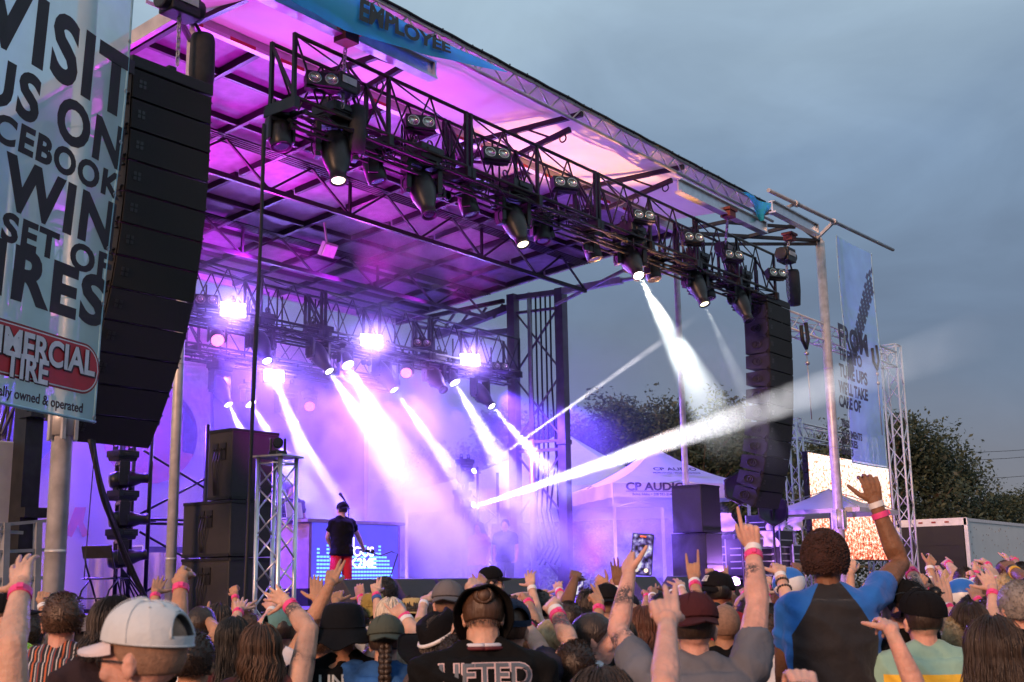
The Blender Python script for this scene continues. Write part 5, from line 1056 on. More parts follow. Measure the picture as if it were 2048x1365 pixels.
def person(label,head,dep,face=0,skin='light',top=('black',(.012,.012,.014)),hair=('short','dark'),hat=None,arms=(),girth=1.0,female=False,tilt=0,nod=0,hy=0,sleeve='short',vox=None,shirt_fn=None,shirt_mats=None,eyes=False,beard=None,glasses=None,zs=None,bottoms=(.02,.022,.03),group='people in the crowd',neck=1.0,s=1.0,lean=0,slv=1.0,stance=0):
    vox=vox or (.0065 if dep<7.5 else .009); sm=SK[skin]; Hc=at(head[0],head[1],dep); root_xy=(Hc.x,Hc.y,0)
    yaw=math.atan2(FW.y,FW.x)-PI/2+R(face)          # face 0 looks away from the camera
    T=thing('person',label,'person',root_xy,yaw,group); Wm=WM[T.name]; Wi=Wm.inverted(); dz=Hc.z-1.615*s; fz=.95 if female else 1.0; gx=girth*(0.90 if female else 1)
    U=lambda x,y,z: V((x*s,y*s,z*s+dz)) if z>.75 else V((x*s,y*s,max(.0,z*(.92*s+dz)/.92)))
    mb=MB()
    def ringtube(m,inf,z0=.0,z1=9,up=1):
        rs=[q for q in TORSO if z0<=q[0]<=z1]; vs=[]; n=20
        for z,wd,dp,yo in rs:
            for k in range(n):
                a=2*PI*k/n; ca,sa=math.cos(a),math.sin(a); e=.80; vs.append(U((wd*gx+inf)*math.copysign(abs(ca)**e,ca),(dp*girth+inf)*math.copysign(abs(sa)**e,sa)+yo,z))
        m.add(vs,[(i*n+k,i*n+(k+1)%n,(i+1)*n+(k+1)%n,(i+1)*n+k) for i in range(len(rs)-1) for k in range(n)]+[tuple(range(n))[::-1],tuple((len(rs)-1)*n+k for k in range(n))])
    ringtube(mb,-.016)
    mb.tube([U(0,-.02,1.42),U(0,-.012,1.50),U(0,.0,1.57)],[.066*s*neck,.056*s*neck,.056*s*neck],12)
    for q in (-1,1): mb.tube([U(0,-.02,1.488),U(q*.10,-.02,1.438),U(q*.165,-.01,1.41)],[.036*s,.032*s,.038*s],8)
    # head in its own frame: +Y is the face
    HM=Matrix.Translation(U(0,.0,1.615))@Matrix.Rotation(R(hy),4,'Z')@Matrix.Rotation(R(nod),4,'X')@Matrix.Rotation(R(tilt),4,'Y')@Matrix.Scale(s*fz,4)
    def hb(c,r,sc): mb.lathe([(max(1e-4,r*math.sin(PI*i/10)),-r*math.cos(PI*i/10)) for i in range(11)],HM@Matrix.Translation(V(c))@Matrix.Diagonal((*sc,1)),14)
    hb((0,-.015,.03),1,(.077,.098,.096)); hb((0,.022,-.04),1,(.058,.072,.082)); hb((0,.048,-.088),1,(.034,.036,.028)); hb((0,.07,-.005),1,(.056,.030,.045))
    hb((0,.096,-.028),1,(.013,.022,.026)); hb((0,.090,.0),1,(.010,.014,.03)); hb((0,.085,.022),1,(.05,.018,.012)); hb((0,.086,-.066),1,(.024,.014,.008)); hb((0,.084,-.076),1,(.02,.013,.007))
    for q in (-1,1):
        hb((q*.04,.066,-.03),1,(.024,.024,.02)); hb((q*.078,-.012,-.012),1,(.010,.020,.032)); hb((q*.084,-.018,.004),1,(.008,.014,.016))
    # arms
    AR=[]; sleeves=MB(); hands=MB()
    UA,FA=.285*s,.255*s
    specs={a['side']:a for a in arms}
    for sd in 'LR':
        q=-1 if sd=='L' else 1; a=specs.get(sd)
        if a:
            up=a.get('up',1); S=U(q*(.172*gx),-.005,1.425+.035*up); Sw=Wm@S
            E=sphere_hit(Sw,UA*a.get('k',1),a['elbow'],a.get('enear',False)); Wr=sphere_hit(E,FA*a.get('k',1),a['wrist'],a.get('wnear',False))
            E,Wr=Wi@E,Wi@Wr
            tip=a.get('tip'); f=(Wr-E).normalized()
            if tip: f=(Wi@sphere_hit(Wm@Wr,.18*s,tip,a.get('tnear',False))-Wr).normalized()
            n=a.get('palm',(0,1,0)); n=V(n); pose=a.get('pose','open')
        else:
            S=U(q*(.182*gx),-.01,1.415); E=U(q*.235*gx,-.03,1.14); Wr=U(q*.22*gx,.05,.90); f=(Wr-E).normalized(); n=V((-q,0,0)); pose='relax'; a={}
        g=girth**.7*a.get('thick',1)*(.86 if female else 1)
        mb.ball(S,.050*s*g,9)
        mb.tube([S,S.lerp(E,.35),S.lerp(E,.75),E,E.lerp(Wr,.25),E.lerp(Wr,.6),Wr],[.050*s*g,.050*s*g,.044*s*g,.040*s*g,.043*s*g,.035*s*g,.0275*s*min(g,1.1)],12); mb.ball(E,.0405*s*g,8)
        hm=MB(); hand_mb(hm,Wr,f,n,sd,pose,s*(.93 if female else 1.03)); hm.tube([Wr-(Wr-E).normalized()*.05*s,Wr],[.0285*s*g,.027*s],10); hands.add(hm.v,hm.f)
        if sleeve!='none':
            t={'short':.60 if not a.get('up',0 if not a else 1) else .50,'cap':.3,'long':1.0}[sleeve]; pts=[S+(S-E).normalized()*.03-V((q*.02,0,0)),S,S.lerp(E,t*.5),S.lerp(E,t)]; rs=[.050*s*g*slv,.067*s*g*slv,.061*s*g*slv,.060*s*g*slv]
            if sleeve=='long': pts=pts[:3]+[E,E.lerp(Wr,.5),E.lerp(Wr,.93)]; rs=[.055*s*g,.073*s*g,.062*s*g,.054*s*g,.047*s*g,.040*s*g]
            sleeves.tube(pts,rs,14); 
        AR.append((sd,S,E,Wr,f,n,a,g))
    # legs
    hz=.92*s+dz
    for q in (-1,1):
        st=q*.09+q*stance*.12; mb.tube([V((q*.085*s,0,hz)),V(((q*.095+q*stance*.06)*s,.02,hz*.54)),V((st*s,-.01,.09))],[.085*s*girth,.058*s,.042*s],10)
    vs,fs=remesh(mb,vox,4); hv,hf=remesh(hands,.0042 if dep<9 else .0055,2,.45)
    nb=len(fs); B=MB(); B.v=vs+hv; k0=len(vs); B.f=[list(f) for f in fs]+[[i+k0 for i in f] for f in hf]; B.mi=[0]*len(B.f); B.sm=[True]*len(B.f)
    masks={}
    for sd,S,E,Wr,f,n,a,g in AR:
        for (t0,t1,thr,mi_) in a.get('tattoo',()):
            ax=(Wr-E) if t0>=0 else (E-S); org=E if t0>=0 else S; aa,bb=(t0,t1) if t0>=0 else (-t0-1,t1); l2=ax.dot(ax)
            mk=masks.setdefault('ink_mask' if mi_==1 else 'colour_mask',[0.0]*len(B.v))
            for i,c in enumerate(B.v):
                t=(c-org).dot(ax)/l2
                if aa<t<bb and (c-org-ax*t).length<.07: mk[i]=max(mk[i],min(1,(t-aa)*9,(bb-t)*9)*max(0,min(1,4*(mnoise.noise(c*9+V((t0*7,3,1)))-thr+.32))))
    bo_=B.build('body',sm,T,world=False)
    for nm,mk in masks.items(): bo_.data.attributes.new(nm,'FLOAT','POINT').data.foreach_set('value',mk)
    # shirt
    sh=MB(); ringtube(sh,.024,.80,1.46)
    sh.ball(U(0,-.05,1.45),.058*s,8); sh.ball(U(0,.02,1.43),.06*s,8)
    for q in (-1,1): sh.tube([U(q*.0,-.02,1.462),U(q*.045,-.02,1.468),U(q*.10,-.018,1.442),U(q*.165*gx,-.01,1.412)],[.066*s,.066*s,.068*s,.070*s],12)
    sh.add(sleeves.v,sleeves.f); 
    vs,fs=remesh(sh,.011 if dep<7.5 else .016,4,.5); S_=MB(); rn=V((hsh(label)%97,3.1,7.7))
    bmv=[]; nrm=[V() for _ in vs]
    for f in fs:
        n_=(vs[f[1]]-vs[f[0]]).cross(vs[f[2]]-vs[f[0]])
        for i in f: nrm[i]+=n_
    for p,n_ in zip(vs,nrm):
        w_=mnoise.noise(V((p.x*9+p.z*5,p.y*9,p.z*7-p.x*6))+rn)*.008+.005+mnoise.noise(p*26+rn)*.003+.014*max(0,1-3.2*abs(mnoise.noise(V((p.x*5+p.z*3.5,p.y*4,p.z*7-p.x*p.x*9))+rn*2)))-.003; bmv.append(p+n_.normalized()*w_)
    S_.v=bmv; S_.f=[list(f) for f in fs]; S_.mi=[0]*len(fs); S_.sm=[True]*len(fs)
    if shirt_fn:
        for i,f in enumerate(fs):
            c=sum((bmv[k] for k in f),V())/len(f); S_.mi[i]=shirt_fn(V((c.x/s,c.y/s,(c.z-dz)/s)))
    tm=shirt_mats or [cloth(*top) if isinstance(top,tuple) else top]
    so_=S_.build('shirt',tm,T,world=False); bvh=BVHTree.FromPolygons(bmv,S_.f)
    # trousers and shoes
    pm=MB(); ringtube(pm,.012,.80,1.06)
    for q in (-1,1):
        st=q*.09+q*stance*.12; pm.tube([V((q*.085*s,0,hz)),V(((q*.095+q*stance*.06)*s,.02,hz*.54)),V((st*s,-.01,.10))],[.102*s*girth,.078*s,.066*s],12)
    pm.build('trousers',cloth('trs%02d%02d%02d'%tuple(int(99*c) for c in bottoms),bottoms),T,world=False)
    for q in (-1,1):
        st=q*.09+q*stance*.12; e=MB(); e.tube([V((st*s,-.07,.05)),V((st*s,.04,.055)),V((st*s,.15,.04)),V((st*s,.19,.03))],[.045,.05,.045,.025],8); e.build('shoe','rubber',T,world=False)
    P=dict(dep=dep,T=T,HM=HM,s=s,dz=dz,AR=AR,bvh=bvh,U=U,Wm=Wm,fz=fz)
    if hair: make_hair(P,*hair)
    if hat: make_hat(P,**hat)
    for sd,S,E,Wr,f,n,a,g in AR:
        for (t,kind) in a.get('bands',()):
            c=E.lerp(Wr,t); d=(Wr-E).normalized(); r0=(.035-.008*(t-.6)/.4)*s*min(g,1.15)+.002; m=MB(); w_={'watch':.012,'beads':.008}.get(kind,.0135); F=frame(d).to_4x4(); F.translation=c
            if kind=='beads':
                for k in range(16): m.ball(F@V((r0*math.cos(k*PI/8),r0*math.sin(k*PI/8),0)),.0075,6)
            else: m.lathe([(r0,-w_),(r0+.003,-w_),(r0+.003,-w_*.9),(r0+.003,w_*.9),(r0+.003,w_),(r0,w_)],F,18)
            if kind=='watch':
                nn=(-n-d*(-n).dot(d)).normalized(); m.box(c+nn*(r0+.004),(.042,.012,.042),frame(d,None) if 0 else Matrix((d.cross(nn),nn,d)).transposed())
            if kind=='pink': m.box(F@V((r0+.004,0,0)),(.01,.02,.02),F.to_3x3())
            m.build({'watch':'watch','beads':'bracelet'}.get(kind,'wristband'),{'pink':mat('band_pink',(.80,.06,.25),.5,0,.15,40),'white':mat('band_white',(.75,.74,.76),.5,0,.1,40),'watch':mat('watch_pale',(.62,.72,.74),.3),'dark':'rubber','beads':mat('bead_dark',(.05,.04,.04),.3,0,.5,30),'yellow':mat('band_yellow',(.75,.42,.01),.5),'blue':mat('band_blue',(.03,.10,.35),.5)}[kind],T,world=False)
    if eyes:
        for q in (-1,1):
            m=MB(); M4=HM@Matrix.Translation((q*.031,.083,.0)); m.lathe([(max(1e-4,.0115*math.sin(PI*i/8)),-.0115*math.cos(PI*i/8)) for i in range(9)],M4,10); eo=m.build('eye',mat('eye_white',(.7,.68,.66),.2),T,world=False); m=MB(); m.lathe([(max(1e-4,.006*math.sin(PI*i/8)),-.006*math.cos(PI*i/8)) for i in range(9)],HM@Matrix.Translation((q*.031,.0905,.0)),8); m.build('iris',mat('iris_dark',(.03,.02,.015),.15),eo,world=False)
            m=MB(); m.tube([HM@V((q*(.014+.034*i/5),.092-.012*(i/5)**2,.022+.006*math.sin(PI*i/5))) for i in range(6)],.004,5); m.build('eyebrow',HR['dark'],T,world=False)
    if beard:
        m=MB(); rb=random.Random(5)
        for k in range(260):
            a=rb.uniform(-1.5,1.5); z=rb.uniform(-.12,-.055); r_=.074 if z>-.09 else .062; p=HM@V((r_*.86*math.sin(a),.018+r_*math.cos(a)*(1.0),z)); e=p+(HM.to_3x3()@V((math.sin(a)*.01,.012,-.025))); m.tube([p,e],[.004,.002],4,False)
        m.build('beard',HR[beard],T,world=False)
    if glasses in('clear','head','cap'):
        HG=HM; HM=HM@Matrix.Translation(V((0,-.015,.03)))@Matrix.Scale(1.2,4)@Matrix.Rotation(R(-32),4,'Z')@Matrix.Translation(-V((0,-.015,.03))) if glasses=='cap' else HM; gk=glasses; glasses='head' if gk=='cap' else gk
        m=MB(); y,z=(.098,.004) if glasses=='clear' else (.045,.115)
        for q in (-1,1):
            m.tube([HM@V((q*.034+.026*math.cos(t),y-(.012*abs(math.cos(t)*q+1)/2),z+.02*math.sin(t))) for t in [2*PI*i/16 for i in range(17)]],.0028,5); m.tube([HM@V((q*.06,y-.012,z)),HM@V((q*.082,.03 if glasses=='clear' else -.0,z)),HM@V((q*.084,-.02 if glasses=='clear' else -.06,z-.005))],.0025,5)
        m.tube([HM@V((-.01,y,z)),HM@V((.01,y,z))],.003,5)
        if glasses=='head':
            for q in (-1,1): m.lathe([(.001,0),(.024,.002)],HM@Matrix.Translation((q*.034,y+.004,z))@Matrix.Rotation(-PI/2,4,'X'),12)
        m.build('glasses','black_plastic',T,world=False)
    PEOPLE.append(P); return P
CR=(0,-.015,.03)   # cranium centre and radii in the head frame
def cran(az,el,inf): # az 0 = face, el from -90 to 90
    return V((CR[0]+(.077+inf)*math.cos(el)*math.sin(az),CR[1]+(.098+inf)*math.cos(el)*math.cos(az),CR[2]+(.096+inf)*math.sin(el)))
def make_hair(P,style,colour,length=.35,vol=1.0):
    T,HM,s=P['T'],P['HM'],P['s']; m=MB(); rn=random.Random(hsh(P['T']['label'])%1000); hm=HR[colour]
    def shell(inf,noise_amp,nscale,low,front=.55,nu=56,nv=30):
        vs=[]; 
        for j in range(nv+1):
            for i in range(nu):
                az=-PI+2*PI*i/nu; lo=R(low)+(R(front*60)-R(low))*max(0,math.cos(az))**1.2*(1 if math.cos(az)>0 else 0); el=lo+(PI/2-lo)*j/nv; p=cran(az,el,inf); q=p*nscale; p2=cran(az,el,inf+noise_amp*mnoise.noise(q+V((rn.random(),0,0))))
                if j==0: p2=cran(az,el,-.004)
                vs.append(HM@p2)
        m.add(vs,[(j*nu+i,j*nu+(i+1)%nu,(j+1)*nu+(i+1)%nu,(j+1)*nu+i) for j in range(nv) for i in range(nu)])
    m.smooth=True
    if style in ('short','fade','buzz'):
        shell({'short':.013,'fade':.006,'buzz':.003}[style],{'short':.004,'fade':.003,'buzz':.001}[style],45,-42 if style!='fade' else -38,.62)
        m.smooth=False
        if style=='short':
            for k in range(1900):
                az=rn.uniform(-PI,PI); el=rn.uniform(R(-38),R(88)); 
                if math.cos(az)>.3 and el<R(30): continue
                p=cran(az,el,.009); n=(p-V(CR)).normalized(); e=p+n*rn.uniform(.004,.012)+V((rn.gauss(0,.006),rn.gauss(0,.006)-.004,-.003*math.cos(el))); m.tube([HM@p,HM@e],[.0022,.0008],3,False)
    elif style=='afro':
        shell(.022*vol,.010,34,-38,.60,90,50); m.smooth=False
        for k in range(2600):
            az=rn.uniform(-PI,PI); el=math.asin(rn.uniform(math.sin(R(-38)),1)); 
            if math.cos(az)>.35 and el<R(34)*math.cos(az): continue
            p=cran(az,el,.020*vol+rn.uniform(-.002,.006)); m.lathe([(.0045*math.sin(PI*i/4)+1e-4,-.0045*math.cos(PI*i/4)) for i in range(5)],HM@Matrix.Translation(p),5)
    elif style in ('long','wavy','bob','bun','braid','pony','topknot'):
        shell(.012*vol,.004,30,-45 if style in('long','wavy','bob') else -35,.55); m.smooth=False
        if style in ('long','wavy','bob'):
            wav=.014 if style=='wavy' else .004; L_=length
            nr=P['dep']<7; hs=.55 if nr else 1
            for k in range(1700 if nr else 520):
                az=rn.choice((-1,1))*rn.uniform(R(62),PI); el0=rn.uniform(R(5),R(82)); pts=[]; rs=[]; ph=rn.random()*6; ln=L_*rn.uniform(.72,1.08); inf=.008*vol+abs(rn.gauss(0,.008)); wx,wy=rn.gauss(0,.010),rn.gauss(0,.010)
                for i in range(5): pts.append(HM@cran(az,el0+(R(-12)-el0)*i/4,inf)); rs.append(.0045*hs)
                b0=cran(az,R(-12),inf)
                for i in range(1,9):
                    t=i/8; o=V((b0.x*(1+.22*t*vol),b0.y*(1+.1*t)-(.02*t),b0.z-ln*t)); o+=V((wav*math.sin(ph*.35+az*2+t*13)+wx*t*2,wav*math.cos(ph*.35+az*2+t*11)+wy*t*2,0)); pts.append(HM@o); rs.append(.0048*hs*(1-.75*t**2))
                m.tube(pts,rs,4 if nr else 5,False)
        elif style in ('bun','topknot'):
            c=V((0,-.112,.065)) if style=='topknot' else V((.03,-.115,.045)); r_=.04
            for k in range(46):
                t=k/46; a=t*2*PI*5; F=HM@Matrix.Translation(c); tl=rn.uniform(-.7,.7); m.tube([F@V((r_*math.cos(q)*math.cos(tl),r_*math.sin(tl)*.8+rn.gauss(0,.001),r_*math.sin(q)*.8)) for q in [a+PI*1.4*i/9 for i in range(10)]],.006,5,False)
            m.ball(HM@c,.036*s,8)
            for k in range(60): az=rn.uniform(R(100),R(260)); m.tube([HM@cran(az,R(-35),.008),HM@(cran(az,R(-35),.010)+V((rn.gauss(0,.005),0,-.022*rn.random())))],[.002,.001],3,False)
        else:
            c=V((0,-.115,-.01)); n=14
            for i in range(n):
                t=i/n; z=c.z-length*t; y=c.y-.03*math.sin(PI*min(1,t*1.4)); 
                if style=='braid':
                    for q in (-1,1): m.lathe([(max(1e-4,.022*math.sin(PI*j/6)),-.028*math.cos(PI*j/6)) for j in range(7)],HM@Matrix.Translation((q*.012*(1 if i%2 else -1)*1,y,z))@Matrix.Rotation(q*.6,4,'Y'),8)
            if style=='pony':
                for k in range(60):
                    dx=rn.gauss(0,.014); dy=rn.gauss(0,.012); m.tube([HM@V((dx*.3,c.y+.01,c.z+.03)),HM@V((dx,c.y-.04+dy,c.z-.05)),HM@V((dx*1.6,c.y-.03+dy,c.z-length*.6)),HM@V((dx*.8,c.y-.01+dy,c.z-length))],[.007,.008,.007,.002],5,False)
    m.build('hair',hm,T,world=False)
def make_hat(P,kind='cap',col=(.012,.012,.015),yaw=0,tilt=0,brimcol=None,mesh=False,size=1.0,name=None,logo=None,strap=True,band=None,pitch=0):
    T,s=P['T'],P['s']; HM=P['HM']@Matrix.Translation(V(CR))@Matrix.Rotation(R(yaw),4,'Z')@Matrix.Rotation(R(pitch),4,'X')@Matrix.Rotation(R(tilt),4,'Y')@Matrix.Scale(size,4)@Matrix.Translation(-V(CR)); nm=name or 'hat_%02d_%02d_%02d'%tuple(int(99*c) for c in col)
    cm=cloth(nm,col,.2,.3); bmx=cloth(nm+'_brim',brimcol,.15,.3) if brimcol else cm
    if kind=='cap':
        m=MB(); nu,nv=132,44; I=.0125; vs=[]; keep=[]
        for j in range(nv+1):
            for i in range(nu):
                az=-PI+2*PI*i/nu; e0=R(7)+R(9)*math.cos(az); el=e0+(PI/2-e0)*(j/nv); el=min(el,R(89)); inf=I+.004*(1-j/nv)+.010*math.sin(2*el)+.012*math.sin(el)*max(0,math.cos(az)); 
                if abs(math.sin(az*3))<.07: inf+=.0012
                vs.append(HM@cran(az,el,inf))
        fs=[]
        for j in range(nv):
            for i in range(nu):
                az=-PI+2*PI*(i+.5)/nu; el=j/nv; da=abs((az-PI+PI)%(2*PI)-PI); ba=abs(abs(az)-PI)
                if mesh is not None and strap and ba<R(34)*math.sqrt(max(0,1-((el-.12)/.36)**2)) and .12<el<.48: continue
                fs.append((j*nu+i,j*nu+(i+1)%nu,(j+1)*nu+(i+1)%nu,(j+1)*nu+i))
        m.smooth=True; m.add(vs,fs); m.smooth=False; m.ball(HM@cran(0,R(89),I+.004),.009,6)
        m.tube([HM@cran(-PI+2*PI*i/60,R(7)+R(9)*math.cos(-PI+2*PI*i/60),I+.004) for i in range(61)],.0025,5)
        if strap: m.tube([HM@cran(PI+R(34)*math.cos(q),R(-2)+R(92)*(.12+.36*math.sin(q)),I+.008) for q in [PI*i/20 for i in range(21)]],.0035,5)
        for q in range(6):
            az=q*PI/3+PI/6; m.tube([HM@cran(az,R(8)+R(9)*math.cos(az)+(R(88)-R(8)-R(9)*math.cos(az))*i/12,I+.0045+.010*math.sin(2*(R(8)+R(80)*i/12))+.012*math.sin(R(8)+R(80)*i/12)*max(0,math.cos(az))) for i in range(13) if not(strap and abs(abs(az)-PI)<R(33) and i<7)],.0013,4)
            m.lathe([(.001,0),(.004,.002),(.001,.003)],HM@Matrix.Translation(cran(az+.5,R(52),I+.0125)),6)
        hb_=m.build('cap',cm,T,world=False)
        b=MB()
        def fn(u,v):
            az=R(-62)+R(124)*u; p=cran(az,R(7)+R(9)*math.cos(az),I+.004); o=V((0,1,-.16))*(.082*math.sin(PI*u)**.5)*v; q=p+o; q.z-=.016*abs(math.sin(az))*v*1.4+.004; return HM@q
        b.grid(fn,26,6); b.grid(lambda u,v:fn(u,v)-HM.to_3x3()@V((0,0,.005)),26,6); b.build('cap_brim',bmx,hb_,world=False)
        if logo:
            l=MB(); l.grid(lambda u,v:HM@cran(R(-16)+R(32)*u,R(26)+R(20)*v,I+.024),8,5); l.build('cap_patch',mat('patch_'+nm,logo,.6,0,.8,60),hb_,world=False)
    elif kind in ('bucket','straw','cowboy'):
        m=MB(); hgt,bw,drop,cu={'bucket':(.085,.045,.060,0),'straw':(.085,.075,.012,.0),'cowboy':(.10,.085,.0,.06)}[kind]; n=48; vs=[]
        rings=[(.0,hgt+.008 if kind!='cowboy' else hgt-.02),(.45,hgt+.006 if kind!='cowboy' else hgt-.012),(.80,hgt-.004),(.92,hgt-.028),(1.02,.02),(1.06,-.012)]+[(1.06+bw*12*t/1.0*.9,-.012-drop*t) for t in (.25,.5,.75,1)]
        for r_,z in rings:
            for k in range(n):
                a=2*PI*k/n; x=(.077+.013)*r_*math.sin(a); y=(.098+.013)*r_*math.cos(a)-.012; zz=z+.045
                if r_>1.06: zz+=cu*((r_-1.06)/(bw*11))*(abs(math.sin(a))**2)+ (.006*math.sin(a*3+1)+.004*math.sin(a*7))*(r_-1.06)/(bw*5)
                if kind=='cowboy' and r_<.9: zz-=.03*(1-r_)*(math.cos(a)**2)*0+.025*math.exp(-((x/.02)**2))
                vs.append(HM@V((x,y,zz)))
        m.smooth=True; m.add(vs,[(j*n+k,j*n+(k+1)%n,(j+1)*n+(k+1)%n,(j+1)*n+k) for j in range(len(rings)-1) for k in range(n)]); m.smooth=False
        m.tube([vs[(len(rings)-1)*n+k%n] for k in range(n+1)],.005,5)
        hb_=m.build('hat',cm,T,world=False)
        if band or kind!='bucket':
            b=MB(); b.tube([HM@V(((.077+.015)*1.03*math.sin(a),(.098+.015)*1.03*math.cos(a)-.012,.058)) for a in [2*PI*k/40 for k in range(41)]],.010,6); b.build('hat_band',mat('hatband_'+nm,band or (.02,.02,.02),.6,0,.2,20),hb_,world=False)
        if kind=='bucket':
            for z in (.055,):
                b=MB(); b.tube([HM@V(((.077+.015)*1.045*math.sin(a),(.098+.015)*1.045*math.cos(a)-.012,z-.018)) for a in [2*PI*k/40 for k in range(41)]],.003,5); b.build('seam',cm,hb_,world=False)
def back_text(P,body,z,size,mtl,sx=1.0,bold=.03,curve=0,name='lettering',x0=0):
    s,dz,bvh=P['s'],P['dz'],P['bvh']
    def fn(p):
        x=p.x+x0; zz=z+p.y+curve*(x*x); h=bvh.ray_cast(V((x*s,-1,zz*s+dz)),V((0,1,0))); y=(h[0].y if h[0] else -.12*s)-.004-p.z; return P['Wm']@V((x*s,y,zz*s+dz))
    return text(body,size,mtl,None,P['T'],name,.0005,bold,sx,'CENTER',fn)
blk=('black',(.012,.012,.014)); wht=('white',(.68,.68,.72)); gry=('grey',(.13,.14,.17)); nvy=('navy',(.02,.03,.07)); UPV=(0,1,0)
def A(side,elbow,wrist,tip=None,pose='open',bands=(),**k): return dict(side=side,elbow=elbow,wrist=wrist,tip=tip,pose=pose,bands=bands,**k)
# --- left
person('person at the far left edge stretching up a pale arm with a pink wristband',(-78,1378),3.6,-4,'light',blk,('short','black'),arms=[A('R',(25,1250),(43,1172),(40,1105),'open',((.84,'pink'),),thick=1.05)])
person('security person in a neon yellow shirt with a black cap and reddish beard',(14,1240),6.6,-92,'pink',('neon',(.48,.80,.02)),('fade','auburn'),hat=dict(kind='cap',col=(.012,.012,.016),logo=(.45,.45,.45)),eyes=True,beard='auburn',hy=18,girth=1.2)
stripe=bpy.data.materials.new('striped_cloth'); stripe.use_nodes=True; nt=stripe.node_tree; N=nt.nodes; L=nt.links; bs=N['Principled BSDF']; bs.inputs['Roughness'].default_value=.85
tcn=N.new('ShaderNodeTexCoord'); sx_=N.new('ShaderNodeSeparateXYZ'); L.new(tcn.outputs['Object'],sx_.inputs[0]); mu=N.new('ShaderNodeMath'); mu.operation='MULTIPLY'; mu.inputs[1].default_value=17; L.new(sx_.outputs[0],mu.inputs[0]); fr=N.new('ShaderNodeMath'); fr.operation='FRACT'; L.new(mu.outputs[0],fr.inputs[0]); crn=N.new('ShaderNodeValToRGB'); crn.color_ramp.interpolation='CONSTANT'; e=crn.color_ramp.elements
for k,(p,cc) in enumerate(((0,(.02,.022,.03)),(.22,(.6,.58,.58)),(.30,(.02,.022,.03)),(.46,(.55,.13,.05)),(.58,(.02,.022,.03)),(.74,(.6,.58,.58)),(.80,(.08,.10,.14)),(.92,(.3,.05,.04)))):
    q=e[k] if k<2 else e.new(p); q.position=p; q.color=(*cc,1)
L.new(fr.outputs[0],crn.inputs[0]); L.new(crn.outputs[0],bs.inputs['Base Color'])
person('man in an orange and white striped black shirt with sunglasses on his head',(124,1248),5.4,8,'pink',stripe,('short','brown'),girth=1.12,hy=14,glasses='head')
person('person in dark clothes with a black backwards cap beside the grey trucker cap',(222,1262),5.2,25,'tan',('plum',(.03,.018,.022)),('bob','dark',.12),hat=dict(kind='cap',col=(.018,.014,.015),yaw=195,strap=True))
person('man in a pale grey mesh trucker cap, close to the camera at the lower left',(285,1322),2.95,74,'pink',('taupe',(.10,.07,.07)),('buzz','stubble'),hat=dict(kind='cap',col=(.55,.60,.64),brimcol=(.62,.55,.58),size=1.0,pitch=-4,name='trucker'),glasses='clear',girth=1.1)
person('person behind the pale trucker cap holding up a fist with a pink wristband',(385,1330),4.8,0,'tan',blk,('short','dark'),arms=[A('L',(372,1232),(362,1166),(352,1128),'fist',((.88,'pink'),),palm=(0,1,.2))])
person('man with a short dark fade haircut in a white shirt left of the long-haired women',(404,1258),7.0,-18,'tan',wht,('fade','dark'))
person('woman with long straight black hair standing left of the wavy brown hair',(466,1285),6.6,10,'tan',('maroon',(.06,.015,.02)),('long','black',.42),female=True,arms=[A('L',(432,1262),(415,1238),(398,1226),'relax',(),palm=(1,0,0))],sleeve='cap')
person('woman with long wavy brown hair raising her tattooed right arm',(522,1308),5.7,6,'light',('rust',(.16,.05,.045)),('wavy','brown',.40,1.15),female=True,girth=1.15,sleeve='none',arms=[A('R',(618,1262),(574,1204),(528,1178),'spread',((.82,'pink'),),thick=1.3,tattoo=((.45,.95,.12,1),(-1.35,.75,.22,1)))])
person('person with a teal-topped cap and two raised clapping hands behind the wavy brown hair',(562,1268),7.0,12,'pink',('dust',(.10,.08,.09)),('fade','dark'),hat=dict(kind='cap',col=(.10,.22,.22),brimcol=(.03,.03,.035),yaw=-70),arms=[A('L',(520,1262),(547,1218),(530,1190),'open',((.85,'white'),))])
person('person in a pale shirt lifting a tanned arm with two crossed fingers',(640,1292),6.6,0,'tan',('pale',(.55,.55,.62)),('short','brown'),girth=1.1,arms=[A('L',(630,1232),(662,1166),(676,1118),'two',thick=1.1)])
person('person hidden behind the black bucket hat showing one flat raised palm with a ring',(622,1322),7.4,0,'tan',('pale',(.55,.55,.62)),('short','dark'),arms=[A('R',(642,1248),(632,1195),(632,1152),'flat')])
P=person('man in a black bucket hat and black shirt with yellow and white gothic lettering',(685,1270),6.0,10,'tan',blk,('short','black'),hat=dict(kind='bucket',col=(.014,.016,.024),size=1.2),girth=1.3)
back_text(P,'UNDAY',1.375,.085,mat('gothic_white',(.60,.62,.60),.6),1.0,.02,0,x0=.03); back_text(P,'A',1.373,.09,mat('gothic_yellow',(.75,.42,.02),.6),1.05,.03,0,x0=.085)
person('person holding up a wrist with a black strap behind the black bucket hat',(712,1300),8.2,0,'olive',blk,('short','dark'),arms=[A('L',(664,1250),(672,1205),(678,1168),'relax',((.8,'dark'),))])
person('person in a glittering gold and black hat',(746,1222),9.2,0,'tan',('wine',(.08,.03,.05)),('short','dark'),hat=dict(kind='bucket',col=(.30,.22,.06),size=1.0,name='sequin'))
person('person with a big round black afro behind the raised pink-banded hand',(770,1192),10.2,0,'brown',blk,('afro','black',.3,1.6))
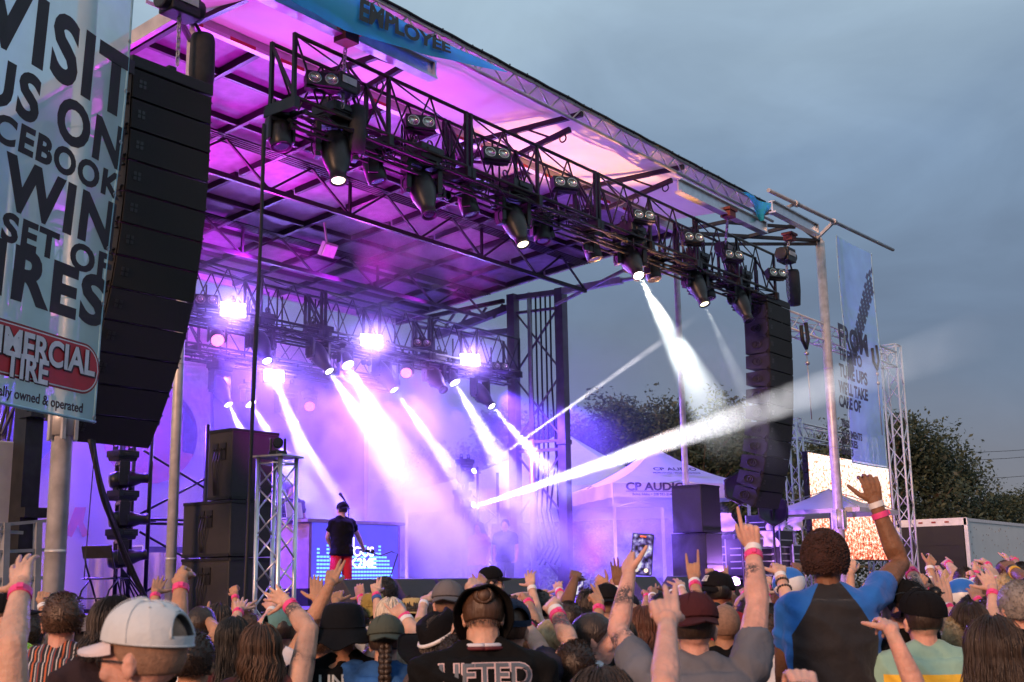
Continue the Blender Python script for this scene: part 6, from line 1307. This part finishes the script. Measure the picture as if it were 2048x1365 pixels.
person('woman in an olive cap with a braid over one shoulder and a blue tie-dye top',(772,1288),5.9,4,'light',('tiedye',(.03,.11,.32),.9),('braid','dark',.34),hat=dict(kind='cap',col=(.07,.085,.07),yaw=180,name='olive',size=1.0),female=True,girth=1.15,sleeve='cap',arms=[A('R',(842,1288),(806,1232),(772,1196),'point',((.86,'pink'),(.78,'white')),thick=1.25),A('L',(742,1308),(752,1262),(756,1225),'relax',())])
person('woman with pale blond hair between the olive cap and the straw hat',(782,1240),7.6,6,'light',('cream',(.45,.42,.38)),('long','pale',.3),female=True,arms=[A('L',(758,1240),(752,1185),(752,1150),'two',((.85,'pink'),(.75,'blue')))])
person('woman with straight grey-blond hair just below the raised banded arm',(800,1290),6.4,-6,'light',('sand',(.30,.26,.24)),('long','pale',.30),female=True)
person('person in a wide straw sun hat with a black band near the wedge monitors',(826,1232),9.0,-15,'tan',('olive',(.08,.08,.06)),('bob','dark',.12),hat=dict(kind='straw',col=(.46,.34,.15),size=1.0,name='straw'))
person('man in a grey mesh cap worn backwards',(897,1212),7.0,-6,'pink',('khaki',(.10,.09,.06)),('buzz','stubble'),hat=dict(kind='cap',col=(.15,.14,.15),yaw=180,name='greycap',size=1.0))
P=person('person in a glittering black cowboy hat trimmed with silver beads',(888,1292),5.6,-20,'tan',('lace',(.10,.08,.09)),('long','dark',.22),hat=dict(kind='cowboy',col=(.012,.010,.014),size=1.15,pitch=22,tilt=-18,name='sparkle',band=(.65,.65,.68)),female=True)
P=person('man in a black jersey lettered LIFTED with a black bucket hat pushed off his head',(966,1236),5.0,4,'light',blk,('topknot','brown'),hat=dict(kind='bucket',col=(.008,.008,.010),size=.88,pitch=-46,name='pushed'),girth=1.22,nod=-14,neck=1.25,sleeve='short')
back_text(P,'LIFTED',1.352,.125,mat('letter_pink',(.62,.46,.48),.6),1.0,.055,-.12); back_text(P,'LIFTED',1.354,.125,mat('letter_grey',(.10,.12,.15),.6),1.0,.012,-.12,name='lettering').location=V((0,-.003,0))
m=MB(); U=P['U']; m.tube([U(.084*math.sin(a),-.012-.086*math.cos(a),1.503+.004*math.cos(a)) for a in [2*PI*k/30 for k in range(31)]],.010,6); m.build('collar',mat('collar_white',(.6,.6,.68),.7),P['T'],world=False); m=MB(); m.tube([U(.092*math.sin(a),-.014-.094*math.cos(a),1.492+.004*math.cos(a)) for a in [2*PI*k/30 for k in range(31)]],.008,6); m.build('collar',mat('collar_maroon',(.10,.01,.02),.7),P['T'],world=False)
person('person holding up a fully tattooed pale forearm with a square white watch',(915,1330),5.4,0,'light',blk,('short','dark'),arms=[A('R',(905,1262),(945,1182),(962,1145),'fist',((.80,'watch'),),palm=(0,1,0),k=1.12,tattoo=((.0,.75,-.05,1),(-1.1,.95,.0,1)))])
person('security man in profile with a black cap and glasses in front of the wedge monitors',(983,1168),10.4,-78,'light',('black',(.012,.012,.014)),('fade','black'),hat=dict(kind='cap',col=(.012,.012,.016),name='guard'),eyes=True,glasses='clear',arms=[A('R',(1035,1195),(1075,1190),(1095,1188),'relax',up=0)])
person('person in a navy cap raising a banded wrist beside the lettered black jersey',(1018,1265),5.2,-10,'light',('navycap',(.03,.03,.05)),('fade','brown'),hat=dict(kind='cap',col=(.02,.03,.06),yaw=40,name='navy'),arms=[A('R',(1082,1300),(1048,1245),(1015,1202),'open',((.88,'white'),(.78,'pink')))])
person('man with black hair and black shirt turning his head near the stage front',(1080,1222),8.2,-20,'tan',blk,('short','black'),hy=-18)
person('woman with blond hair in a messy bun',(1100,1296),5.6,8,'light',('peach',(.4,.25,.2)),('bun','blond'),female=True,sleeve='cap')
person('person lifting a fist on a fully colour-tattooed arm with white and pink bands',(1150,1345),5.2,0,'light',wht,('short','dark'),arms=[A('L',(1143,1288),(1108,1216),(1090,1196),'fist',((.88,'white'),(.76,'pink')),palm=(0,1,0),k=1.1,thick=1.05,tattoo=((.0,.72,-.08,2),(.0,.70,.28,1),(-1.2,1.0,-.05,2)))])
person('dark-skinned person in a white shirt raising one bent arm with a loose fist',(1162,1252),8.4,0,'brown',wht,('short','black'),arms=[A('L',(1132,1208),(1150,1158),(1156,1132),'cup',thick=1.15)],girth=1.1)
person('person in a black bucket hat next to the black mesh trucker cap',(1182,1222),8.0,0,'tan',('brown',(.06,.04,.03)),('bob','dark',.08),hat=dict(kind='bucket',col=(.016,.018,.02),size=1.0,name='blackbucket'))
person('man in a black mesh trucker cap worn backwards',(1213,1215),7.6,0,'light',wht,('buzz','stubble'),hat=dict(kind='cap',col=(.016,.015,.02),yaw=180,name='blackmesh'))
person('smiling woman seen in profile with dark hair tied back',(1190,1282),5.6,-78,'pink',('white',(.68,.68,.72)),('bun','dark'),female=True,eyes=True,hy=-12)
person('person with windblown dark hair at the bottom edge below the smiling profile',(1200,1440),3.2,20,'tan',('choc',(.03,.018,.016)),('wavy','dark',.16,1.25),female=True)
person('person holding up an arched open hand left of the raised phone',(1228,1262),9.0,0,'tan',blk,('short','black'),arms=[A('L',(1242,1212),(1215,1172),(1178,1150),'claw')])
person('person making a ring shape with thumb and finger, pink and white wristbands',(1262,1272),8.6,0,'brown',blk,('short','black'),arms=[A('L',(1250,1188),(1235,1128),(1232,1102),'ok',((.88,'white'),(.72,'pink')))])
PH=person('man in a maroon cap and grey shirt holding up a phone and a pointing finger',(1388,1262),4.7,0,'pink',gry,('fade','dark'),hat=dict(kind='cap',col=(.035,.022,.03),yaw=185,name='maroon',size=1.0,strap=False),girth=1.18,
  arms=[A('L',(1236,1262),(1258,1150),(1256,1088),'grip',(),tattoo=((.1,.8,.16,1),(-1.3,.95,.18,1)),k=1.1,palm=(.8,.7,0)),A('R',(1515,1210),(1506,1098),(1490,1012),'point',((.98,'white'),(.86,'pink')),tattoo=((.35,.82,.13,1),),k=1.1,thick=1.08)])
person('woman with long wavy auburn hair under the raised phone',(1288,1262),6.8,0,'tan',('ivory',(.4,.36,.33)),('wavy','auburn',.36),female=True,arms=[A('L',(1262,1262),(1268,1225),(1280,1200),'cup',((.7,'dark'),))])
person('person close to the camera lifting a pale two-fingered hand beside the maroon cap',(1350,1492),2.9,0,'pink',wht,('short','brown'),arms=[A('L',(1345,1345),(1335,1245),(1322,1165),'two',thick=.9,k=1.15)])
person('person giving the horned hand sign with white and pink wristbands',(1400,1250),6.6,0,'tan',('tan',(.3,.2,.12)),('short','brown'),arms=[A('L',(1400,1225),(1388,1160),(1384,1100),'horns',((.90,'white'),(.80,'pink')),k=1.1)])
person('bald man with dark sunglasses on the back of his head',(1450,1258),6.4,0,'tan',blk,('buzz','stubble'),glasses='head',arms=[A('R',(1470,1290),(1455,1226),(1430,1202),'relax',((.85,'white'),),tattoo=((.2,.7,.1,1),))],girth=1.1)
person('person in a black cap with a small white emblem and a red button',(1437,1190),7.8,0,'tan',('red',(.35,.02,.03)),('fade','black'),hat=dict(kind='cap',col=(.018,.016,.022),yaw=120,name='emblem',strap=False,logo=(.4,.4,.4)))
person('person far right of stage front holding up a small fist with a dark bracelet',(1440,1215),10.5,0,'tan',blk,('short','dark'),arms=[A('L',(1428,1182),(1422,1150),(1416,1128),'fist',((.7,'dark'),))])
person('person wearing three beaded bracelets pushing the beach ball beside the blue jersey',(1530,1280),6.4,0,'light',wht,('short','brown'),arms=[A('R',(1582,1225),(1560,1150),(1555,1112),'cup',((.95,'white'),(.8,'beads'),(.6,'beads')),k=1.1)])
# --- the tall man in the jersey
def zone_mat(name,cols,fn):      # printed cloth: zones of colour set out on the garment itself
    mt=mat('cloth_'+name,(1,1,1),.85,0,.15,5,.35,24,sheen=.15); nt=mt.node_tree; N=nt.nodes; L=nt.links; tc=[n for n in N if n.type=='TEX_COORD'][0]; sx=N.new('ShaderNodeSeparateXYZ'); L.new(tc.outputs['Object'],sx.inputs[0]); ab=N.new('ShaderNodeMath'); ab.operation='ABSOLUTE'; L.new(sx.outputs[0],ab.inputs[0]); mx=[n for n in N if n.type=='MIX'][0]
    def mth(op,a,b):
        n=N.new('ShaderNodeMath'); n.operation=op
        for i,x in enumerate((a,b)):
            if isinstance(x,(int,float)): n.inputs[i].default_value=x
            else: L.new(x,n.inputs[i])
        return n.outputs[0]
    cur=None
    for c,cond in zip(cols,fn(ab.outputs[0],sx.outputs[2],mth)):
        if cur is None: r=N.new('ShaderNodeRGB'); r.outputs[0].default_value=(*c,1); cur=r.outputs[0]; continue
        q=N.new('ShaderNodeMix'); q.data_type='RGBA'; L.new(cond,q.inputs[0]); L.new(cur,q.inputs[6]); q.inputs[7].default_value=(*c,1); cur=q.outputs[2]
    L.new(cur,mx.inputs[6]); return mt
def dzof(head,dep,s): return at(head[0],head[1],dep).z-1.615*s
JD=dzof((1652,1128),5.5,1.06)
def jf(x,z,m):
    zl=m('DIVIDE',m('SUBTRACT',z,JD),1.06); xl=m('DIVIDE',x,1.06); thr=m('MINIMUM',m('ADD',m('MULTIPLY',m('SUBTRACT',1.47,zl),.62),.085),.178); return [None,m('GREATER_THAN',xl,thr)]
jmat=zone_mat('jersey',[(.012,.012,.016),(.010,.13,.50)],jf)
P=person('tall man in a black and blue jersey with curly dark hair stretching one arm high',(1652,1128),5.5,-4,'brown',blk,('afro','afro',.3,1.05),girth=1.02,slv=.88,shirt_mats=[jmat],hy=-20,s=1.06,
  arms=[A('R',(1800,1128),(1742,985),(1728,915),'claw',((.97,'white'),(.80,'pink')),k=1.12,thick=1.1,palm=(0,1,.1)),A('L',(1568,1345),(1578,1420),None,'relax',up=0)])
person('person raising a pale forearm between the curly hair and the white truss tower',(1700,1245),8.2,0,'light',blk,('short','dark'),arms=[A('L',(1712,1200),(1702,1135),(1700,1100),'cup')])
person('person behind the blue jersey with a small dark fist next to the beach ball',(1600,1235),8.6,0,'brown',blk,('short','dark'),arms=[A('L',(1605,1188),(1596,1142),(1592,1115),'cup',((.8,'white'),))])
person('person in the near foreground with a pale hand in front of the jersey',(1600,1492),2.8,0,'pink',('lav',(.4,.38,.48)),('short','brown'),arms=[A('L',(1620,1480),(1612,1385),(1592,1310),'relax',thick=.85)])
# --- right
MD=dzof((1846,1246),5.4,1)
def mf(x,z,m):
    zl=m('SUBTRACT',z,MD); b=m('LESS_THAN',x,.215); return [None,m('MULTIPLY',m('LESS_THAN',zl,1.40),b),m('MULTIPLY',m('LESS_THAN',zl,1.362),b)]
mmat=zone_mat('mint',[(.26,.46,.38),(.78,.48,.04),(.24,.10,.08)],mf)
P=person('man in a mint shirt with a yellow stripe and sunglasses on his black cap',(1846,1246),5.4,-2,'pink',blk,('fade','dark'),hat=dict(kind='cap',col=(.014,.012,.016),yaw=24,name='hooked',size=1.0,strap=False),shirt_mats=[mmat],girth=1.15,glasses='cap')
person('person in a black cap facing left behind the mint shirt',(1805,1222),5.6,40,'pink',blk,('fade','dark'),hat=dict(kind='cap',col=(.010,.010,.012),name='blackcap2',strap=False),arms=[A('R',(1850,1212),(1822,1142),(1812,1120),'cup',((.92,'pink'),),tattoo=((.1,.85,-.02,1),))])
person('bare-armed person bending an elbow beside the blue jersey',(1800,1455),4.6,0,'pink',('black',(.012,.012,.014)),('short','dark'),sleeve='none',arms=[A('R',(1802,1300),(1775,1245),(1765,1225),'relax')])
person('woman with long dark hair at the lower right corner',(1985,1312),4.3,5,'light',('mauve',(.20,.16,.19)),('long','dark',.36,1.25),female=True)
person('man with grey-brown hair at the right edge',(2036,1222),5.6,10,'pink',blk,('short','grey'))
person('person clapping raised hands with pink and white bands left of the beach ball',(1905,1292),6.0,0,'light',('shade',(.05,.03,.04)),('short','blond'),arms=[A('R',(1935,1268),(1895,1215),(1880,1150),'flat',((.95,'white'),(.88,'pink')),k=1.2)])
rf=random.Random(21); TOPS=[blk,wht,gry,nvy,('wine',(.08,.03,.05)),('olive',(.08,.08,.06)),('teal',(.03,.12,.14)),('sky',(.15,.28,.42)),('pinkish',(.45,.15,.22)),('mustard',(.42,.27,.05))]
far=[ # head px, depth, skin, hair, hat, arm (side, elbow, wrist, tip, pose, bands), label
 ((1930,1170),9.6,'light',('short','dark'),None,('L',(1912,1150),(1896,1128),(1884,1118),'point',('pink',)),'person pointing a raised finger before the white trailer wall'),
 ((1975,1185),8.4,'light',('long','brown',.2),None,('R',(1985,1165),(1975,1130),(1968,1112),'cup',('pink',)),'woman with a loosely cupped raised hand right of the beach ball'),
 ((2015,1195),7.2,'light',('short','blond'),None,('L',(1998,1195),(1992,1160),(1978,1125),'open',('white','pink')),'person waving an open hand with a broad white band near the right edge'),
 ((2070,1205),6.6,'brown',('short','black'),None,('L',(2060,1165),(2022,1140),(2004,1112),'fist',('dark','yellow')),'person holding a big brown fist with a yellow wristband against the trailer'),
 ((1945,1235),7.6,'tan',('short','black'),None,('L',(1950,1225),(1916,1195),(1905,1178),'relax',('pink',)),'person reaching toward the beach ball with a small pink-banded hand'),
 ((1985,1240),7.0,'olive',('short','dark'),None,('L',(1975,1245),(1955,1200),(1945,1165),'open',('pink',)),'person raising a darker hand in front of the beach ball'),
 ((1900,1165),11.5,'light',('long','blond',.2),None,('R',(1893,1160),(1882,1145),(1880,1128),'cup',()),'woman far back left of the pointing finger'),
 ((1985,1195),9.5,'light',('short','grey'),None,None,'man with a mustard shirt far back beside the waving hands'),
 ((1840,1185),9.5,'tan',('short','dark'),dict(kind='cap',col=(.02,.02,.03),name='fcap'),None,'person in a dark cap far back beside the white tower foot'),
 ((1760,1215),8.0,'tan',('long','black',.25),None,('R',(1770,1195),(1765,1165),(1768,1140),'open',('pink',)),'woman raising an open hand right of the curly-haired man'),
 ((1940,1262),6.0,'light',('long','dark',.3),None,None,'woman with dark hair just below the beach ball'),
 ((2010,1150),12,'light',('short','brown'),None,('R',(2022,1140),(2018,1122),(2014,1108),'open',()),'person far away with both arms up near the trailer wall'),
 ((2045,1155),11,'tan',('short','black'),None,('L',(2036,1140),(2030,1122),(2028,1108),'fist',('pink',)),'person far away at the right edge with one fist up'),
 ((1255,1225),9.5,'tan',('short','black'),dict(kind='cap',col=(.02,.02,.03),name='fcap'),None,'person in a dark cap below the ring-shaped hand'),
 ((1320,1225),9.2,'olive',('short','black'),None,('L',(1308,1215),(1305,1192),(1312,1165),'two',('white',)),'person in the mid crowd with two thin fingers raised under the phone'),
 ((1345,1235),8.8,'dark',('short','black'),None,('R',(1352,1215),(1345,1185),(1335,1168),'claw',('white',)),'dark-skinned person with a clawed hand right of the phone'),
 ((1500,1235),8.4,'tan',('short','dark'),None,('L',(1480,1212),(1492,1190),(1485,1165),'relax',('pink',)),'person behind the pointing tattooed arm by the violet floor light'),
 ((1560,1225),9.0,'light',('long','auburn',.2),None,None,'woman with auburn hair left of the beach ball'),
 ((1625,1215),9.6,'tan',('short','black'),None,None,'person with short black hair behind the curly-haired man'),
 ((1480,1205),10.5,'tan',('short','black'),dict(kind='cap',col=(.02,.02,.03),name='fcap'),None,'person in a dark cap in front of the glaring violet floor light'),
 ((1040,1235),7.8,'light',('long','brown',.25),None,None,'woman with brown hair behind the raised banded hand'),
 ((1135,1250),7.2,'tan',('short','dark'),None,None,'man with dark hair behind the colour-tattooed arm'),
 ((860,1245),8.6,'tan',('long','dark',.2),None,('R',(868,1232),(852,1205),(850,1185),'cup',()),'woman just right of the straw hat'),
 ((590,1262),8.2,'tan',('bob','dark',.14),None,None,'person with dark bobbed hair behind the raised tattooed arm'),
 ((495,1262),8.4,'light',('short','brown'),None,('L',(488,1245),(492,1220),(495,1205),'relax',()),'person behind the black-haired woman with one hand just showing'),
 ((340,1250),7.8,'tan',('short','dark'),None,None,'man half hidden behind the pale trucker cap'),
 ((440,1245),9.0,'tan',('long','dark',.2),None,None,'woman far back near the black subwoofers'),
 ((720,1235),9.8,'tan',('short','dark'),dict(kind='cap',col=(.02,.02,.03),name='fcap'),None,'person in a dark cap between the bucket hat and gold hat'),
 ((940,1225),9.2,'tan',('short','black'),dict(kind='straw',col=(.42,.32,.16),name='straw'),None,'person in a small straw hat behind the watch-wearing arm'),
 ((1235,1290),6.2,'tan',('long','black',.3),None,None,'woman with black hair right of the smiling profile'),
 ((1415,1232),8.8,'tan',('short','dark'),None,None,'man with dark hair between the horned hand and the bald head'),
 ((1880,1240),7.4,'tan',('bob','black',.14),None,None,'person with black bobbed hair behind the mint shirt'),
 ((60,1275),7.2,'tan',('short','dark'),None,None,'man with dark hair behind the stretched pale arm'),
]
for k,(hp_,dep,sk,hr,ht,ar,lb) in enumerate(far):
    arms=[]
    if not ar and k%3!=0:
        q=8/dep; sd='L' if k%2 else 'R'; sg=-1 if sd=='L' else 1; hx,hyy=hp_; arms=[A(sd,(hx+sg*34*q,hyy-2*q),(hx+sg*(22+6*(k%4))*q,hyy-62*q),(hx+sg*(16+7*(k%5))*q,hyy-98*q),('open','cup','fist','relax','two')[k%5],((.88,'pink' if k%4 else 'white'),))]
    if ar: arms=[A(ar[0],ar[1],ar[2],ar[3],ar[4],tuple((.9-.12*i,c) for i,c in enumerate(ar[5])),k=1.1)]
    person(lb,hp_,dep,rf.uniform(-20,20),sk,TOPS[(k*3+1)%10],hr,hat=ht,arms=arms,female='woman' in lb,hy=rf.uniform(-15,15),girth=rf.uniform(.95,1.2))
hands=[ # more raised arms between the heads: head px, depth, skin, arm, bands, label
 ((455,1300),7.6,'light',('L',(470,1262),(478,1222),(482,1192),'open'),('pink',),'person raising an open hand beside the long black hair, pink band'),
 ((600,1305),7.2,'pink',('L',(592,1262),(585,1222),(592,1192),'cup'),('white',),'person with a cupped hand and white band behind the tattooed arm'),
 ((715,1250),9.0,'tan',('R',(728,1225),(722,1195),(716,1168),'flat'),('pink',),'person with a flat raised palm between bucket hat and afro'),
 ((850,1285),6.8,'light',('L',(838,1255),(848,1205),(862,1178),'two'),('white',),'person raising two fingers just right of the straw hat'),
 ((1055,1290),6.8,'tan',('R',(1068,1250),(1056,1205),(1050,1178),'fist'),('pink',),'person with a tan fist raised behind the blond bun'),
 ((1120,1240),8.6,'light',('R',(1128,1215),(1118,1180),(1112,1158),'open'),('white','pink'),'person waving an open hand left of the bent dark arm'),
 ((1215,1255),9.4,'light',('R',(1225,1225),(1212,1195),(1205,1172),'spread'),('pink',),'person with spread fingers just above the black mesh cap'),
 ((1300,1245),9.8,'tan',('L',(1290,1222),(1294,1192),(1290,1172),'fist'),('pink',),'person with a small tan fist left of the two-fingered hand'),
 ((1365,1228),9.4,'light',('R',(1372,1205),(1362,1175),(1358,1155),'open'),('white',),'person with a small open hand left of the horned hand'),
 ((1460,1228),9.0,'brown',('R',(1470,1210),(1460,1180),(1455,1158),'point'),('pink',),'person pointing upward between the emblem cap and the tattooed arm'),
 ((1545,1250),8.0,'light',('L',(1535,1225),(1530,1190),(1526,1165),'flat'),('pink',),'person with a flat palm raised left of the beaded bracelets'),
 ((1735,1235),8.6,'light',('L',(1742,1212),(1738,1182),(1742,1158),'cup'),('white',),'person with a cupped hand right of the curly-haired man, white band'),
 ((1830,1225),8.0,'olive',('R',(1842,1205),(1848,1175),(1852,1152),'spread'),('pink',),'person with spread fingers right of the tattooed sleeve, pink band'),
 ((1870,1205),9.4,'light',('L',(1858,1182),(1862,1158),(1866,1138),'point'),('white',),'person pointing up left of the clapping hands'),
 ((1960,1215),8.6,'pink',('L',(1955,1190),(1948,1160),(1944,1138),'two'),('pink','white'),'person with two fingers up right above the beach ball'),
 ((2000,1235),7.4,'tan',('R',(2018,1210),(2012,1172),(2006,1145),'flat'),('pink',),'person with a flat tan palm left of the grey-brown hair'),
 ((2030,1265),6.6,'light',('L',(2020,1262),(2026,1215),(2034,1180),'relax'),('white',),'person with a loose wrist raised at the right edge, white band'),
 ((300,1245),8.6,'light',('L',(306,1225),(312,1190),(318,1165),'open'),('pink',),'person waving behind the pale trucker cap near the grey pole'),
]
for k,(hp_,dep,sk,ar,bd_,lb) in enumerate(hands):
    person(lb,hp_,dep,rf.uniform(-20,20),sk,TOPS[(k*7+2)%10],(('short','dark'),('long','brown',.25),('short','black'),('long','blond',.25))[k%4],arms=[A(ar[0],ar[1],ar[2],ar[3],ar[4],tuple((.9-.12*i,c) for i,c in enumerate(bd_)),k=1.1)],female=k%4 in(1,3),girth=rf.uniform(.95,1.2),hy=rf.uniform(-15,15))
# --- on stage
GP='people on the stage'
person('performer in a black shirt and red shorts with his back turned, holding a microphone cable',(684,1022),19.9,38,'light',blk,('fade','black'),hat=dict(kind='cap',col=(.012,.012,.016),yaw=180,name='performer',strap=False),bottoms=(.55,.02,.04),arms=[A('R',(716,1072),(727,1098),(732,1105),'fist',up=0,palm=(0,1,0)),A('L',(655,1075),(664,1098),None,'relax',up=0)],group=GP,stance=.5,vox=.011)
person('dj half hidden behind the laptop at the left end of the booth',(583,985),21.6,200,'tan',blk,('short','black'),group=GP,eyes=True,vox=.011)
person('musician in a dark shirt standing deep in the violet haze',(1010,1052),24.5,170,'pink',blk,('short','dark'),group=GP,eyes=True,vox=.012)
person('crew person bent over gear deep in the violet haze left of the musician',(957,1058),24.5,150,'pink',('pinkish',(.45,.15,.22)),('bob','auburn',.14),group=GP,eyes=True,vox=.012)
# stage people stand on the deck: shorten their legs to it
for P in PEOPLE[-4:]:
    T=P['T']
    for ch in T.children:
        if ch.type=='MESH':
            for v in ch.data.vertices:
                hzp=.92*P['s']+P['dz']
                if v.co.z<hzp: v.co.z=DZ+(v.co.z)*(hzp-DZ)/hzp
# ---------------------------------------------------------------- phones, microphone, beach balls
def phone(P,sd,label,w=.078,h=.16,off=.0,cam_face=True):
    a=[q for q in P['AR'] if q[0]==sd][0]; Wm=P['Wm']; f=(Wm.to_3x3()@a[4]).normalized(); c=Wm@(a[3]+a[4]*.125*P['s']); n=-ray(1270,1070).normalized(); u=(V((0,0,1))-n*n.z).normalized(); u=(u+UP.cross(n)*.10).normalized(); x=u.cross(n)
    c=c+x*off+n*.03; T=thing('phone',label,'phone',c); F=Matrix((x,u,n)).transposed(); b=MB(); b.box(c,(w,h,.009),F); b.build('case','black_plastic',T,bevel=.006)
    b=MB(); b.box(c+n*.0052,(w*.9,h*.94,.001),F); d=b.build('display',ms2,T)
    b=MB(); b.box(c+n*.0066+u*h*.43,(w*.28,h*.03,.001),F); b.build('recording_badge',mat('badge_red',(.8,.1,.02),.4,emit=(1,.15,.03),estr=1.2),d)
    b=MB()
    for q in (-.22,.22): b.bar(c+n*.006-u*h*.38+x*w*q,c+n*.0068-u*h*.38+x*w*q,.009,14)
    b.build('shutter_button',mat('button_cream',(.9,.8,.7),.4,emit=(1,.85,.7),estr=.9),d); return T
ms2=bpy.data.materials.new('phone_picture'); ms2.use_nodes=True; nt=ms2.node_tree; N=nt.nodes; L=nt.links; pb=N['Principled BSDF']; tcn=N.new('ShaderNodeTexCoord'); nz=N.new('ShaderNodeTexNoise'); nz.inputs['Scale'].default_value=38; nz.inputs['Detail'].default_value=4; L.new(tcn.outputs['Object'],nz.inputs['Vector']); crn=N.new('ShaderNodeValToRGB'); e=crn.color_ramp.elements
for k,(p,cc) in enumerate(((.38,(.01,.008,.02)),(.46,(.10,.06,.30)),(.55,(.35,.30,.75)),(.63,(.95,.9,1)))):
    q=e[k] if k<2 else e.new(p); q.position=p; q.color=(*cc,1)
L.new(nz.outputs['Fac'],crn.inputs[0]); L.new(crn.outputs[0],pb.inputs['Emission Color']); pb.inputs['Emission Strength'].default_value=.9; pb.inputs['Base Color'].default_value=(.02,.02,.02,1); pb.inputs['Roughness'].default_value=.1
phone(PH,'L','black phone filming the stage, held up in a tattooed hand',.094,.178,.060)
c=at(1157,1172,9.0); T=thing('phone','small lit phone held low in the crowd near the bent dark arm','phone',c); b=MB(); n=-ray(1157,1172).normalized(); F=Matrix((UP.cross(n),UP,n)).transposed(); b.box(c,(.075,.15,.01),F); b.build('case','black_plastic',T); b=MB(); b.box(c+n*.006,(.066,.14,.001),F); b.build('display',ms2,T)
P=PEOPLE[-4]; a=[q for q in P['AR'] if q[0]=='R'][0]; c=P['Wm']@(a[3]+a[4]*.08); T=thing('microphone','black microphone with a trailing cable held by the performer','microphone',c); b=MB(); d=RT*.9+V((0,0,-.1)); b.bar(c-d*.10,c+d*.1,.018,8); b.ball(c+d*.15,.035,8); b.build('body','black_metal',T); b=MB(); b.tube([c-d*.1,c+d*.3+V((0,0,-.06)),c+d*.5+V((0,0,.03)),c+d*.62+V((0,0,.0)),c+d*.5+V((0,0,-.35)),c+d*.2+V((0,0,-.9))],.010,5); b.build('cable','cable',T)
def ball_(px,py,dep,r,label,rot):
    c=at(px,py,dep); T=thing('beach_ball',label,'beach ball',c,group='beach balls over the crowd'); Rm=Euler(rot).to_matrix(); 
    for k in range(6):
        m=MB(); m.grid(lambda u,v:c+Rm@(V((math.cos(-PI/2+PI*v)*math.cos((k+u)*PI/3),math.cos(-PI/2+PI*v)*math.sin((k+u)*PI/3),math.sin(-PI/2+PI*v)))*r),8,20); m.build('panel',mat('ball_white',(.72,.74,.78),.35) if k%2 else mat('ball_blue',(.02,.14,.55),.35),T)
ball_(1578,1168,7.6,.105,'blue and white beach ball left of the curly-haired man',(1.2,.3,.5)); ball_(1925,1192,7.8,.115,'blue and white beach ball among hands at the right before the trailer',(1.5,.2,.2))
